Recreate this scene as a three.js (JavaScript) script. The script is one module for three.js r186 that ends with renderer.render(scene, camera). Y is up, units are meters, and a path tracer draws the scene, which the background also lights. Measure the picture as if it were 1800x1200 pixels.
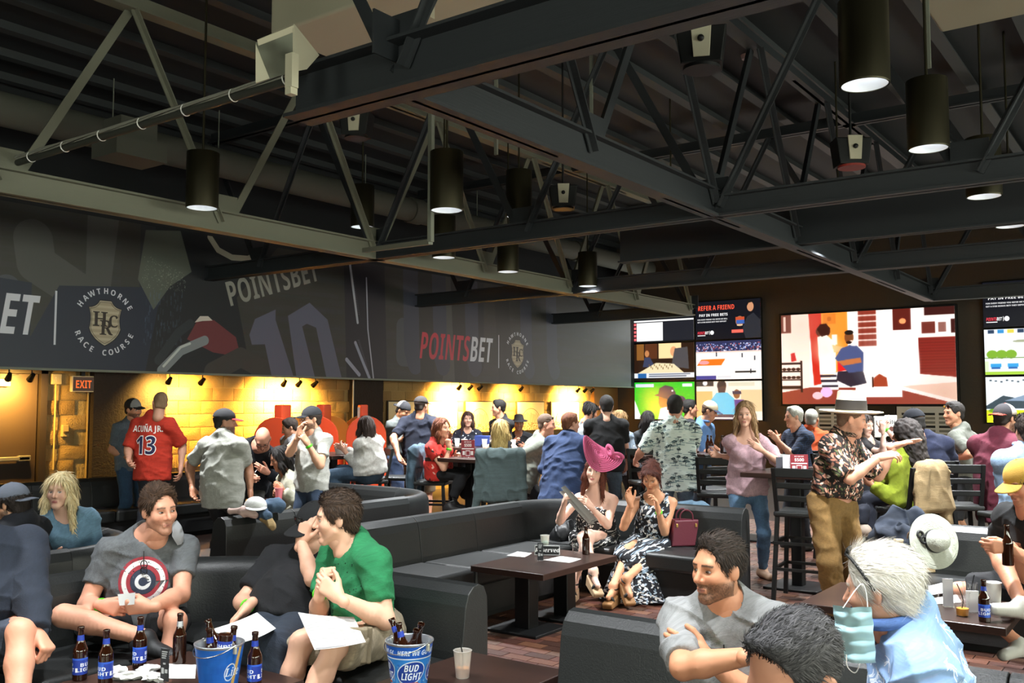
import * as THREE from 'three';
import { RoundedBoxGeometry } from 'three/addons/geometries/RoundedBoxGeometry.js';
import { mergeGeometries } from 'three/addons/utils/BufferGeometryUtils.js';
import { RectAreaLightUniformsLib } from 'three/addons/lights/RectAreaLightUniformsLib.js';
RectAreaLightUniformsLib.init();

// ───────────────────────── camera, exposure ─────────────────────────
const scene = new THREE.Scene();
scene.background = new THREE.Color(0x000000);
const F = 1650, EYE = 1.68, YAW = 36 * Math.PI / 180, PITCH = Math.atan(111 / F);
const camera = new THREE.PerspectiveCamera(2 * Math.atan(600 / F) * 180 / Math.PI, 1.5, 0.05, 200);
camera.position.set(0, EYE, 0);
camera.rotation.set(PITCH, YAW, 0, 'YXZ');
camera.updateMatrixWorld();
const renderer = new THREE.WebGLRenderer({ antialias: true });
renderer.toneMapping = THREE.LinearToneMapping;
renderer.toneMappingExposure = 1.3;
renderer.shadowMap.enabled = true;
renderer.shadowMap.type = THREE.PCFSoftShadowMap;

// ───────────────────────── light levels ─────────────────────────
const CAN_POWER = 105, TRACK_POWER = 55, WINDOW_POWER = 8, SCREEN_GLOW = 0.95;
function areaLight(color, intensity, w, h, pos, look) {
  const l = new THREE.RectAreaLight(color, intensity, w, h);
  l.position.set(...pos); l.lookAt(...look); scene.add(l); return l;
}
function spotLight(color, intensity, pos, target, angle, penumbra, radius = 4) {
  const l = new THREE.SpotLight(color, intensity, 0, angle, penumbra, 2);
  l.position.set(...pos); l.target.position.set(...target); l.castShadow = true; l.shadow.radius = radius;
  l.shadow.mapSize.set(1024, 1024);
  scene.add(l); scene.add(l.target); return l;
}
// daylight from the trackside windows in the wall to the right, and two added behind the viewer as fill for faces
const DAY = new THREE.Color(0.95, 1.0, 0.84);
const SIDE_WINDOWS = [[3.0, 3.0], [-1.0, 3.0], [-5.0, 3.0], [-9.0, 3.0], [-13.0, 3.0]];   // centre z, width
const FILL_WINDOWS = [[-3.4, 2.4], [1.2, 2.4]];                                  // centre x, width; added front fill behind the viewer
for (const [wz, ww] of SIDE_WINDOWS) areaLight(DAY, WINDOW_POWER, ww, 1.7, [5.98, 2.25, wz], [0, 2.25, wz]);
for (const [wx, ww] of FILL_WINDOWS) areaLight(DAY, WINDOW_POWER, ww, 1.7, [wx, 2.25, 6.32], [wx, 2.25, 0]);
// ───────────────────────── vectors, rays ─────────────────────────
const add = (a, b) => [a[0] + b[0], a[1] + b[1], a[2] + b[2]], sub = (a, b) => [a[0] - b[0], a[1] - b[1], a[2] - b[2]];
const mul = (a, s) => [a[0] * s, a[1] * s, a[2] * s], dot = (a, b) => a[0] * b[0] + a[1] * b[1] + a[2] * b[2];
const mad = (a, b, s) => [a[0] + b[0] * s, a[1] + b[1] * s, a[2] + b[2] * s];
const cross = (a, b) => [a[1] * b[2] - a[2] * b[1], a[2] * b[0] - a[0] * b[2], a[0] * b[1] - a[1] * b[0]];
const len = (a) => Math.hypot(a[0], a[1], a[2]), norm = (a) => mul(a, 1 / (len(a) || 1));
const lerp = (a, b, t) => [a[0] + (b[0] - a[0]) * t, a[1] + (b[1] - a[1]) * t, a[2] + (b[2] - a[2]) * t];
const clamp = (x, a = 0, b = 1) => Math.min(b, Math.max(a, x)), RAD = Math.PI / 180;
const smooth = (a, b, x) => { const t = clamp((x - a) / (b - a)); return t * t * (3 - 2 * t); };
const CF = [-Math.sin(YAW), 0, -Math.cos(YAW)], CR = [Math.cos(YAW), 0, -Math.sin(YAW)];   // level forward and right of the viewer
// a survey of the place: where the sight line through a picture point meets a depth or a level
function sight(px, py) {
  const x = (px - 900) / F, y = (600 - py) / F, c = Math.cos(PITCH), s = Math.sin(PITCH);
  const f = c - y * s, u = s + y * c;
  return [CR[0] * x + CF[0] * f, u, CR[2] * x + CF[2] * f];
}
const at = (px, py, d) => { const r = sight(px, py); return [r[0] * d, EYE + r[1] * d, r[2] * d]; };
const atY = (px, py, y) => { const r = sight(px, py), d = (y - EYE) / r[1]; return [r[0] * d, y, r[2] * d]; };
const atX = (px, py, x) => { const r = sight(px, py), d = x / r[0]; return [x, EYE + r[1] * d, r[2] * d]; };
const atZ = (px, py, z) => { const r = sight(px, py), d = z / r[2]; return [r[0] * d, EYE + r[1] * d, z]; };

// ───────────────────────── seeded noise ─────────────────────────
function rng(seed) { let a = seed | 0; return () => { a = (a + 0x6d2b79f5) | 0; let t = Math.imul(a ^ (a >>> 15), 1 | a); t = (t + Math.imul(t ^ (t >>> 7), 61 | t)) ^ t; return ((t ^ (t >>> 14)) >>> 0) / 4294967296; }; }
const PERM = (() => { const r = rng(77), p = [...Array(256).keys()]; for (let i = 255; i > 0; i--) { const j = Math.floor(r() * (i + 1)); [p[i], p[j]] = [p[j], p[i]]; } return Uint8Array.from([...p, ...p]); })();
function noise(x, y, z) {          // -1..1 value noise
  const X = Math.floor(x), Y = Math.floor(y), Z = Math.floor(z), fx = x - X, fy = y - Y, fz = z - Z;
  const u = fx * fx * (3 - 2 * fx), v = fy * fy * (3 - 2 * fy), w = fz * fz * (3 - 2 * fz);
  const h = (i, j, k) => PERM[PERM[PERM[(X + i) & 255] + ((Y + j) & 255)] + ((Z + k) & 255)] / 127.5 - 1;
  const l = (a, b, t) => a + (b - a) * t;
  return l(l(l(h(0, 0, 0), h(1, 0, 0), u), l(h(0, 1, 0), h(1, 1, 0), u), v), l(l(h(0, 0, 1), h(1, 0, 1), u), l(h(0, 1, 1), h(1, 1, 1), u), v), w);
}
const fbm = (x, y, z) => noise(x, y, z) * 0.6 + noise(x * 2.1, y * 2.1, z * 2.1) * 0.3 + noise(x * 4.3, y * 4.3, z * 4.3) * 0.1;

// ───────────────────────── scene graph helpers ─────────────────────────
const NAMES = {};
const numbered = (n) => { const k = NAMES[n] = (NAMES[n] ?? -1) + 1; return k ? n + '_' + String(k).padStart(3, '0') : n; };
function tag(o, label, category, group, kind) {
  o.userData.label = label; if (category) o.userData.category = category;
  if (group) o.userData.group = group; if (kind) o.userData.kind = kind; return o;
}
function shade(o) { o.castShadow = o.receiveShadow = true; return o; }
function thing(name, label, category, pos = [0, 0, 0], turn = 0, group) {
  const g = new THREE.Group(); g.name = numbered(name); g.position.set(...pos); g.rotation.y = turn; scene.add(g);
  return tag(g, label, category, group);
}
function part(name, geo, mat, parent, pos, rot) {
  const m = shade(new THREE.Mesh(geo, mat)); m.name = name; if (pos) m.position.set(...pos); if (rot) m.rotation.set(...rot);
  (parent || scene).add(m); return m;
}
function solo(name, geo, mat, label, category, group, pos, rot) {           // a thing that is one mesh
  const m = part(numbered(name), geo, mat, scene, pos, rot); return tag(m, label, category, group);
}
function struct(name, geo, mat, pos, label) {
  const m = part(name, geo, mat, scene, pos); m.userData.kind = 'structure'; if (label) m.userData.label = label; return m;
}
function structGroup(name, label) { const g = new THREE.Group(); g.name = name; g.userData.kind = 'structure'; if (label) g.userData.label = label; scene.add(g); return g; }
function dup(o, pos, turn, label) {
  const c = o.clone(); c.userData = { ...o.userData }; c.name = numbered(o.name.replace(/_\d{3}$/, '')); scene.add(c);
  c.position.set(...pos); c.rotation.y = turn; if (label) c.userData.label = label; return c;
}

// ───────────────────────── geometry helpers ─────────────────────────
const box = (w, h, d, x = 0, y = 0, z = 0) => new THREE.BoxGeometry(w, h, d).translate(x, y, z);
const rbox = (w, h, d, r = 0.01, x = 0, y = 0, z = 0, seg = 3) => new RoundedBoxGeometry(w, h, d, seg, Math.min(r, w / 2.01, h / 2.01, d / 2.01)).translate(x, y, z);
const cyl = (r0, r1, h, x = 0, y = 0, z = 0, n = 20, open = false) => new THREE.CylinderGeometry(r1, r0, h, n, 1, open).translate(x, y + h / 2, z);   // bottom radius, top radius
const ball = (r, x = 0, y = 0, z = 0, n = 16) => new THREE.SphereGeometry(r, n, Math.ceil(n * 0.7)).translate(x, y, z);
const lathe = (pts, n = 28, a0 = 0, a1 = Math.PI * 2) => new THREE.LatheGeometry(pts.map(([x, y]) => new THREE.Vector2(x, y)), n, a0, a1);
const V3 = (a) => new THREE.Vector3(a[0], a[1], a[2]);
function tube(pts, r, n = 8, closed = false, segs) {
  const c = pts.length === 2 ? new THREE.LineCurve3(V3(pts[0]), V3(pts[1])) : new THREE.CatmullRomCurve3(pts.map(V3), closed, 'centripetal');
  return new THREE.TubeGeometry(c, segs ?? (pts.length === 2 ? 1 : pts.length * 5), r, n, closed);
}
function bar(a, b, w, h) {                                       // a rectangular bar from a to b
  const d = sub(b, a), L = len(d), g = new THREE.BoxGeometry(w, h, L);
  const m = new THREE.Matrix4().lookAt(V3(a), V3(b), new THREE.Vector3(0, Math.abs(d[1]) > 0.98 * L ? 0 : 1, Math.abs(d[1]) > 0.98 * L ? 1 : 0));
  m.setPosition(V3(lerp(a, b, 0.5))); return g.applyMatrix4(m);
}
function rod(a, b, r0, r1 = r0, n = 10) {
  const d = sub(b, a), L = len(d), g = new THREE.CylinderGeometry(r1, r0, L, n);
  g.applyQuaternion(new THREE.Quaternion().setFromUnitVectors(new THREE.Vector3(0, 1, 0), V3(norm(d))));
  return g.translate(...lerp(a, b, 0.5));
}
function merge(list) {
  const g = list.map((q) => { const c = q.index ? q.toNonIndexed() : q.clone(); for (const k of Object.keys(c.attributes)) if (!['position', 'normal', 'uv'].includes(k)) c.deleteAttribute(k); if (!c.attributes.uv) c.setAttribute('uv', new THREE.BufferAttribute(new Float32Array(c.attributes.position.count * 2), 2)); return c; });
  return mergeGeometries(g);
}
const extrude = (pts, depth, bevel = 0, holes = []) => {
  const s = new THREE.Shape(pts.map(([x, y]) => new THREE.Vector2(x, y)));
  for (const h of holes) s.holes.push(new THREE.Path(h.map(([x, y]) => new THREE.Vector2(x, y))));
  return new THREE.ExtrudeGeometry(s, { depth, bevelEnabled: bevel > 0, bevelSize: bevel, bevelThickness: bevel, bevelSegments: 2, curveSegments: 10 });
};
function metric(geo, k = 1) {                                    // uv in metres across each face's own main plane
  const g = geo.index ? geo.toNonIndexed() : geo, p = g.attributes.position, n = p.count, uv = new Float32Array(n * 2);
  for (let i = 0; i < n; i += 3) {
    const a = [p.getX(i), p.getY(i), p.getZ(i)], b = [p.getX(i + 1), p.getY(i + 1), p.getZ(i + 1)], c = [p.getX(i + 2), p.getY(i + 2), p.getZ(i + 2)];
    const m = cross(sub(b, a), sub(c, a)).map(Math.abs), ax = m[0] > m[1] && m[0] > m[2] ? 0 : m[1] > m[2] ? 1 : 2;
    [a, b, c].forEach((q, j) => { uv[(i + j) * 2] = (ax === 0 ? q[2] : q[0]) * k; uv[(i + j) * 2 + 1] = (ax === 1 ? q[2] : q[1]) * k; });
  }
  g.setAttribute('uv', new THREE.BufferAttribute(uv, 2)); return g;
}

// ───────────────────────── textures and materials ─────────────────────────
function dataTex(n, f, srgb = false, rep = 1) {
  const d = new Uint8Array(n * n * 4);
  for (let y = 0; y < n; y++) for (let x = 0; x < n; x++) { const c = f(x / n, y / n), i = (y * n + x) * 4; d[i] = clamp(c[0]) * 255; d[i + 1] = clamp(c[1]) * 255; d[i + 2] = clamp(c[2]) * 255; d[i + 3] = 255; }
  const t = new THREE.DataTexture(d, n, n); t.magFilter = t.minFilter = THREE.LinearFilter; t.wrapS = t.wrapT = THREE.RepeatWrapping; t.repeat.set(rep, rep);
  if (srgb) t.colorSpace = THREE.SRGBColorSpace; t.needsUpdate = true; return t;
}
function torus(x, y, s, seed) {                                  // noise that repeats over the unit square
  const a = x * Math.PI * 2, b = y * Math.PI * 2, r = s / (Math.PI * 2);
  return (noise(Math.cos(a) * r + seed, Math.sin(a) * r + 3.7, Math.cos(b) * r + seed) + noise(Math.cos(b) * r + 9 + seed, Math.sin(b) * r, Math.sin(a) * r + 5)) * 0.7;
}
const grey = (v) => [v, v, v];
function canvasTex(w, h, draw, soft = 0) {
  const c = document.createElement('canvas'); c.width = w; c.height = h; const g = c.getContext('2d'); draw(g, w, h);
  if (soft) for (const k of [soft, soft * 3]) { const q = document.createElement('canvas'); q.width = Math.ceil(w / k); q.height = Math.ceil(h / k); q.getContext('2d').drawImage(c, 0, 0, q.width, q.height); g.globalAlpha = k === soft ? 0.6 : 0.22; g.drawImage(q, 0, 0, w, h); g.globalAlpha = 1; }
  const t = new THREE.CanvasTexture(c); t.colorSpace = THREE.SRGBColorSpace; t.magFilter = THREE.LinearFilter; return t;
}
const T = {
  leather: dataTex(256, (x, y) => grey(0.5 + 0.35 * torus(x, y, 60, 1) + 0.25 * torus(x, y, 130, 4)), false, 4),
  cloth: dataTex(128, (x, y) => grey(0.5 + 0.22 * Math.sin(x * 201) * Math.sin(y * 201) + 0.3 * torus(x, y, 50, 2)), false, 9),
  grain: dataTex(256, (x, y) => grey(0.5 + 0.5 * torus(x, y, 46, 6)), false, 3),
  rough: dataTex(256, (x, y) => grey(0.5 + 0.5 * torus(x, y, 22, 3) + 0.35 * torus(x, y, 70, 8)), false, 2),
  grit: dataTex(256, (x, y) => { const a = torus(x, y, 34, 3), b = torus(x, y, 80, 8); return grey(0.5 + 0.45 * Math.abs(a) * 1.4 - 0.2 + 0.4 * b); }, false, 2.6),
  heather: dataTex(128, (x, y) => grey(0.93 + 0.07 * torus(x, y, 60, 12) + 0.05 * torus(x, y * 1, 18, 15)), true, 3),
  wood: dataTex(256, (x, y) => { const v = 0.5 + 0.5 * torus(x * 1, y, 4, 2) * 1 + 0.28 * noise(x * 4, y * 90, 1) * Math.sin(Math.PI * x) + 0.15 * torus(x, y, 60, 5); return [0.15 + 0.075 * v, 0.1 + 0.05 * v, 0.085 + 0.04 * v]; }, true, 1.4),
};
const std = (color, roughness = 0.7, extra = {}) => new THREE.MeshStandardMaterial({ color, roughness, ...extra });
const cloth = (color, extra = {}) => std(color, 0.92, { map: T.heather, bumpMap: T.cloth, bumpScale: 0.0012, ...extra });
const M = {
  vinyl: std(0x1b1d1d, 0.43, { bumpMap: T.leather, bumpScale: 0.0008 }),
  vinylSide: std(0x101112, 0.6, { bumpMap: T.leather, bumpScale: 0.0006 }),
  plinth: std(0x0b0c0d, 0.7),
  tableTop: std(0xffffff, 0.32, { map: T.wood }),
  tableEdge: std(0x2a1a14, 0.5),
  blackMetal: std(0x08090a, 0.5, { metalness: 0.2 }),
  chrome: std(0xb9bcc0, 0.25, { metalness: 1 }),
  paintBlack: std(0x23272b, 0.75),
  paintGrey: std(0x767a6e, 0.7),
  deck: std(0x1f2326, 0.85),
  duct: std(0x57584f, 0.75),
  cream: std(0xb9b49c, 0.7),
  white: std(0xe9e8e4, 0.6),
  paper: std(0xc4c3c0, 0.85, { side: THREE.DoubleSide }),
  amber: new THREE.MeshPhysicalMaterial({ color: 0x2c1206, roughness: 0.08, clearcoat: 0.6, transmission: 0.25, thickness: 0.004, ior: 1.5 }),
  clear: new THREE.MeshPhysicalMaterial({ color: 0xffffff, roughness: 0.08, transmission: 1, thickness: 0, ior: 1.45 }),
  cup: new THREE.MeshPhysicalMaterial({ color: 0xf3efe8, roughness: 0.3, transmission: 0.75, thickness: 0 }),
  bracelet: std(0x55c81e, 0.5),
  kiosk: std(0xd2451c, 0.5), kioskSide: std(0xc9862f, 0.6),
};
// ───────────────────────── the shell ─────────────────────────
const WX = -12.34, BX = -11.7, WZ = -21.6;                      // block wall, printed bulkhead, screen wall
M.brownWall = std(0x4a4138, 0.85, { bumpMap: T.rough, bumpScale: 0.002 });
M.blockWall = std(0xa08658, 0.9, { bumpMap: T.rough, bumpScale: 0.006 });
M.darkPaint = std(0x2a1d14, 0.85, { bumpMap: T.rough, bumpScale: 0.006 });
M.grout = std(0x33251e, 0.6); M.steel0 = std(0x34383a, 0.7);
struct('floor', metric(box(19, 0.2, 29, -3.2, -0.106, -7.5)), M.grout);
const wallLeft = structGroup('wall_left');
part('backing', metric(box(0.3, 6.2, 29, WX - 0.165, 3.0, -7.5)), M.blockWall, wallLeft);
struct('wall_back', metric(box(19, 6.2, 0.3, -3.2, 3.0, WZ - 0.15)), M.brownWall);
{ // the window wall to the right, and one behind the viewer with added fill windows
  const pane = std(0xdfeee6, 0.2, { emissive: DAY, emissiveIntensity: WINDOW_POWER * 0.5 }); let n = 0;
  const wall = (name, list, put) => {
    const g = structGroup(name), L = list.map(([c, w]) => [c - w / 2, c + w / 2]).sort((p, q) => p[0] - q[0]), [u0, u1] = put.span, xs = [u0, ...L.flat(), u1];
    for (let i = 0; i < xs.length; i += 2) part('pier', metric(put.box(xs[i], xs[i + 1], 1.4, 3.1, 0.3, 0)), M.brownWall, g);
    part('sill_wall', metric(put.box(u0, u1, 0, 1.4, 0.3, 0)), M.brownWall, g); part('head_wall', metric(put.box(u0, u1, 3.1, 6.1, 0.3, 0)), M.brownWall, g);
    for (const [a0, a1] of L) { const win = structGroup('window_' + ++n), t = (a1 - a0) / 3; for (let k = 0; k < 3; k++) { part('pane', put.box(a0 + k * t + 0.03, a0 + (k + 1) * t - 0.03, 1.46, 3.04, 0.02, 0.02), pane, win); part('mullion', put.box(a0 + k * t - (k ? 0.03 : 0), a0 + k * t + 0.03, 1.4, 3.1, 0.1, -0.02), M.paintBlack, win); } part('mullion', put.box(a1 - 0.03, a1, 1.4, 3.1, 0.1, -0.02), M.paintBlack, win); for (const y of [1.4, 3.04]) part('rail', put.box(a0, a1, y, y + 0.06, 0.1, -0.02), M.paintBlack, win); }
  };
  wall('wall_right', SIDE_WINDOWS, { span: [-22, 7], box: (u0, u1, y0, y1, t, o) => box(t, y1 - y0, u1 - u0, 6.2 + o, (y0 + y1) / 2, (u0 + u1) / 2) });
  wall('wall_front', FILL_WINDOWS, { span: [-12.7, 6.3], box: (u0, u1, y0, y1, t, o) => box(u1 - u0, y1 - y0, t, (u0 + u1) / 2, (y0 + y1) / 2, 6.55 + o) });  // glowing panes in this wall are added to fill faces from the front
}
struct('ceiling', box(19, 0.12, 29, -3.2, 5.92, -7.5), M.deck);
for (let i = 0; i < 16; i++) { const x = -12.0 + i * 0.82; struct('trim_' + (20 + i), merge([box(0.05, 0.1, 27.5, x, 5.81, -7.6), box(0.14, 0.012, 27.5, x, 5.755, -7.6)]), M.steel0, null, 'long steel roof rib running toward the screens'); }
// split-faced blocks of the left wall
{
  const r = rng(5), vars = [];
  for (let v = 0; v < 6; v++) {
    const g = new THREE.BoxGeometry(0.05, 0.192, 0.392, 1, 3, 5), p = g.attributes.position;
    for (let i = 0; i < p.count; i++) if (p.getX(i) > 0) {
      const y = p.getY(i), z = p.getZ(i), edge = Math.abs(y) > 0.09 || Math.abs(z) > 0.19;
      p.setX(i, 0.012 + (edge ? 0 : 0.006 + 0.013 * (noise(y * 17 + v * 9.1, z * 15, v * 3.3) * 0.5 + 0.5) + r() * 0.006));
    }
    g.computeVertexNormals(); vars.push(metric(g));
  }
  const tones = [0x8f7144, 0x86683e, 0x987a4c].map((c) => std(c, 0.92, { bumpMap: T.grit, bumpScale: 0.006 }));
  for (let row = 0; row < 7; row++) for (let c = 0; c < 38; c++) {
    const z = -6.66 - c * 0.4 - (row % 2 ? 0.2 : 0), y = 0.84 + row * 0.2; if (z < -20.4) continue;
    if ((z < -7.05 && z > -8.15) || (z < -11.95 && z > -12.7)) continue;
    part('block', vars[Math.floor(r() * 6)], tones[Math.floor(r() * 3)], wallLeft, [WX + 0.004, y, z]);
  }
  for (const [i, z0, z1] of [[1, -7.05, -8.17], [2, -11.97, -12.72]]) struct('trim_' + i, metric(box(0.16, 2.3, z0 - z1, WX + 0.06, 1.15, (z0 + z1) / 2)), M.darkPaint, null, 'dark brown painted pilaster on the block wall');
  struct('trim_3', metric(box(0.1, 2.3, 1.2, WX + 0.03, 1.15, -21.0)), std(0x9a6a3a, 0.85), null, 'smooth orange-brown wall end beside the screens');
}
// bulkhead that carries the printed mural
function shield(g, x, y, s) {                                   // crest and ring lettering, s = metres to pixels
  const R = 0.41 * s; g.save(); g.translate(x, y); g.fillStyle = '#d8dbe6'; g.textAlign = 'center'; g.textBaseline = 'middle'; g.font = `bold ${0.105 * s}px sans-serif`;
  const arc = (t, a0, a1, flip) => [...t].forEach((ch, i, all) => { const a = a0 + (a1 - a0) * i / (all.length - 1); g.save(); g.rotate(a); g.translate(0, flip ? R : -R); g.fillText(ch, 0, 0); g.restore(); });
  arc('HAWTHORNE', -1.02, 1.02, false); arc('RACE COURSE', 1.15, -1.15, true);
  const w = 0.23 * s, h = 0.3 * s;
  const path = (k) => { g.beginPath(); g.moveTo(-0.35 * w * k, -0.93 * h * k); g.lineTo(0.35 * w * k, -0.93 * h * k); g.quadraticCurveTo(0.55 * w * k, -0.62 * h * k, w * k, -0.6 * h * k); g.quadraticCurveTo(0.78 * w * k, -0.2 * h * k, 0.95 * w * k, 0.3 * h * k); g.quadraticCurveTo(0.8 * w * k, 0.75 * h * k, 0, h * 1.05 * k); g.quadraticCurveTo(-0.8 * w * k, 0.75 * h * k, -0.95 * w * k, 0.3 * h * k); g.quadraticCurveTo(-0.78 * w * k, -0.2 * h * k, -w * k, -0.6 * h * k); g.quadraticCurveTo(-0.55 * w * k, -0.62 * h * k, -0.35 * w * k, -0.93 * h * k); g.closePath(); };
  path(1.06); g.fillStyle = '#171a24'; g.fill(); path(1); g.fillStyle = '#a99c84'; g.fill();
  g.save(); g.clip(); g.fillStyle = 'rgba(205,196,172,.5)'; for (let i = -4; i < 5; i++) g.fillRect(-w, i * h * 0.24, 2 * w, h * 0.11); g.restore();
  path(0.93); g.strokeStyle = '#4a443c'; g.lineWidth = 0.006 * s; g.stroke();
  g.fillStyle = '#2b211b'; g.font = `bold ${0.27 * s}px serif`; g.fillText('H', -0.07 * s, -0.03 * s); g.fillText('R', 0.015 * s, 0.08 * s); g.font = `bold ${0.22 * s}px serif`; g.fillText('C', 0.115 * s, -0.01 * s);
  g.restore();
}
function pointsbet(g, x, y, w, h, a = '#b83a48', b = '#d4d6e2') {   // left edge, middle, width, height
  g.save(); g.translate(x, y); g.transform(1, 0, -0.14, 1, 0, 0); g.textAlign = 'left'; g.textBaseline = 'alphabetic'; g.font = 'bold 100px sans-serif';
  const n1 = g.measureText('POINTS').width, n2 = g.measureText('BET').width, k = w / (n1 + n2);
  g.scale(k, h / 72); g.fillStyle = a; g.fillText('POINTS', 0, 36); g.fillStyle = b; g.fillText('BET', n1, 36); g.restore();
}
function mural(s0, W) {
  const k = 2048 / W, H = 2.04;
  return canvasTex(2048, Math.round(H * k), (g, w, h) => {
    const X = (s) => (s - s0) * k, Y = (y) => (4.17 - y) * k, poly = (c, pts) => { g.fillStyle = c; g.beginPath(); pts.forEach(([a, b], i) => (i ? g.lineTo(X(a), Y(b)) : g.moveTo(X(a), Y(b)))); g.closePath(); g.fill(); };
    const blob = (c, pts, lw) => { g.strokeStyle = c; g.lineWidth = lw * k; g.lineCap = g.lineJoin = 'round'; g.beginPath(); pts.forEach(([a, b], i) => (i ? g.lineTo(X(a), Y(b)) : g.moveTo(X(a), Y(b)))); g.stroke(); };
    g.fillStyle = '#383733'; g.fillRect(0, 0, w, h);
    const r = rng(9); for (let i = 0; i < 240; i++) { g.fillStyle = `rgba(${60 + r() * 30},${60 + r() * 30},${72 + r() * 40},.07)`; g.fillRect(r() * w, r() * h, 60 + r() * 300, 4 + r() * 30); }
    // giant soft letterforms of the backdrop
    for (const o of [-7.3, 0, 7.3]) {
      blob('#4d4e4c', [[5.9 + o, 3.75], [5.95 + o, 3.45], [6.6 + o, 3.1], [6.9 + o, 2.6], [6.75 + o, 2.0]], 0.5);
      poly('#4d4e4c', [[6.6 + o, 4.2], [7.05 + o, 4.2], [6.95 + o, 3.2], [6.6 + o, 3.3]]);
      blob('#474b52', [[5.4 + o, 3.1], [5.4 + o, 2.55], [5.6 + o, 2.55], [5.6 + o, 3.1]], 0.34);
      blob('#2b2c31', [[7.6 + o, 4.3], [7.6 + o, 2.5]], 0.45);
    }
    for (const s of [12.9, 13.7, 14.7, 16.6, 17.6]) blob('#3f4250', [[s, 4.1], [s + 0.05, 2.7], [s + 0.15, 2.45]], 0.42);
    blob('#31302f', [[13.3, 4.1], [13.4, 2.2]], 0.4); blob('#31302f', [[14.25, 4.2], [14.4, 2.2]], 0.4); blob('#31302f', [[15.7, 4.2], [15.9, 2.2]], 0.5);
    poly('#232a3c', [[6.25, 3.2], [8.0, 3.35], [8.1, 2.13], [5.7, 2.13]]); poly('#232a3c', [[0, 3.2], [3.2, 3.35], [5.9, 3.2], [5.9, 2.13], [0, 2.13]]);
    // helmet, face guard, ball and glove of the printed player
    poly('#1c1f24', [[7.6, 4.2], [9.8, 4.2], [9.0, 3.3], [9.3, 2.13], [7.5, 2.13], [7.7, 3.2]]);
    poly('#565c54', [[7.35, 3.4], [7.45, 4.1], [8.0, 4.17], [8.2, 3.6], [7.85, 3.35], [7.6, 3.0]]);
    for (let i = 0; i < 240; i++) { g.fillStyle = `rgba(190,200,180,${0.1 + r() * 0.3})`; const a = r(), b = r(); g.fillRect(X(7.4 + a * 0.7), Y(3.3 + b * 0.5 * (1 - a * 0.5)), 2 + r() * 3, 2 + r() * 3); }
    for (let i = 0; i < 120; i++) { g.fillStyle = `rgba(90,110,140,${0.1 + r() * 0.25})`; g.fillRect(X(7.45 + r() * 0.6), Y(2.5 + r() * 0.8), 3 + r() * 3, 8 + r() * 20); }
    blob('#a9aa98', [[8.5, 4.15], [8.65, 3.98], [8.9, 3.9], [9.2, 3.92], [9.45, 4.05]], 0.09);
    poly('#6a3036', [[8.15, 2.62], [8.3, 2.88], [8.6, 2.93], [9.0, 2.7], [9.1, 2.4], [8.6, 2.45]]);
    poly('#c9c4bc', [[8.27, 2.87], [8.36, 2.97], [8.5, 2.98], [8.58, 2.92], [8.4, 2.9]]);
    blob('#7e868c', [[7.75, 2.16], [8.05, 2.45], [8.45, 2.62]], 0.14); blob('#bfc8c6', [[7.78, 2.22], [8.05, 2.5], [8.2, 2.56]], 0.035);
    blob('#2b3036', [[7.7, 2.3], [8.0, 2.7], [8.2, 2.85]], 0.13); blob('#3b3836', [[8.6, 2.16], [9.1, 2.4], [9.6, 2.2]], 0.3);
    // jersey lettering and number
    g.save(); g.translate(X(8.85), Y(3.2)); g.rotate(-Math.atan(0.33)); g.fillStyle = '#8a8b84'; g.font = 'bold 100px sans-serif'; g.textBaseline = 'alphabetic'; g.scale(1.9 * k / g.measureText('POINTSBET').width, 0.37 * k / 72); g.fillText('POINTSBET', 0, 10); g.restore();
    g.fillStyle = '#5b5d70'; poly('#5b5d70', [[9.25, 2.75], [9.35, 3.0], [9.75, 3.18], [9.75, 3.02], [10.15, 2.1], [9.7, 2.1], [9.55, 2.62], [9.3, 2.6]]);
    g.beginPath(); for (const [a, b] of [[10.0, 3.1], [10.45, 3.35], [10.85, 3.1], [11.2, 2.1], [10.85, 2.1], [10.6, 2.95], [10.4, 3.0], [10.3, 2.95], [10.6, 2.1], [10.2, 2.1]]) g.lineTo(X(a), Y(b)); g.closePath(); g.fillStyle = '#5b5d70'; g.fill();
    poly('#26242c', [[11.2, 4.2], [12.2, 4.2], [12.3, 2.13], [11.3, 2.13]]);
    blob('#a5a8b4', [[11.35, 4.1], [11.45, 3.6], [11.55, 3.1]], 0.05); blob('#9da0b0', [[11.75, 3.9], [11.8, 3.0], [11.95, 2.15]], 0.03); blob('#8c90a4', [[11.5, 2.75], [11.7, 2.4], [11.85, 2.15]], 0.06); blob('#8c90a4', [[11.3, 2.45], [11.6, 2.2]], 0.07);
    for (let i = 0; i < 26; i++) { g.fillStyle = 'rgba(190,192,208,.35)'; g.fillRect(X(11.38 + i * 0.007), Y(4.0 - i * 0.03), 12, 2); g.fillRect(X(11.55 + i * 0.01), Y(2.8 - i * 0.022), 14, 2); }
    // logos
    for (const o of [0, 9.42]) {
      pointsbet(g, X(3.74 + o), Y(2.8), 2.25 * k, 0.5 * k, '#c03848'); g.fillStyle = '#d4d6e2'; g.fillRect(X(6.2 + o), Y(3.13), 0.028 * k, 0.69 * k); shield(g, X(6.89 + o), Y(2.78), k);
    }
  });
}
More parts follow.
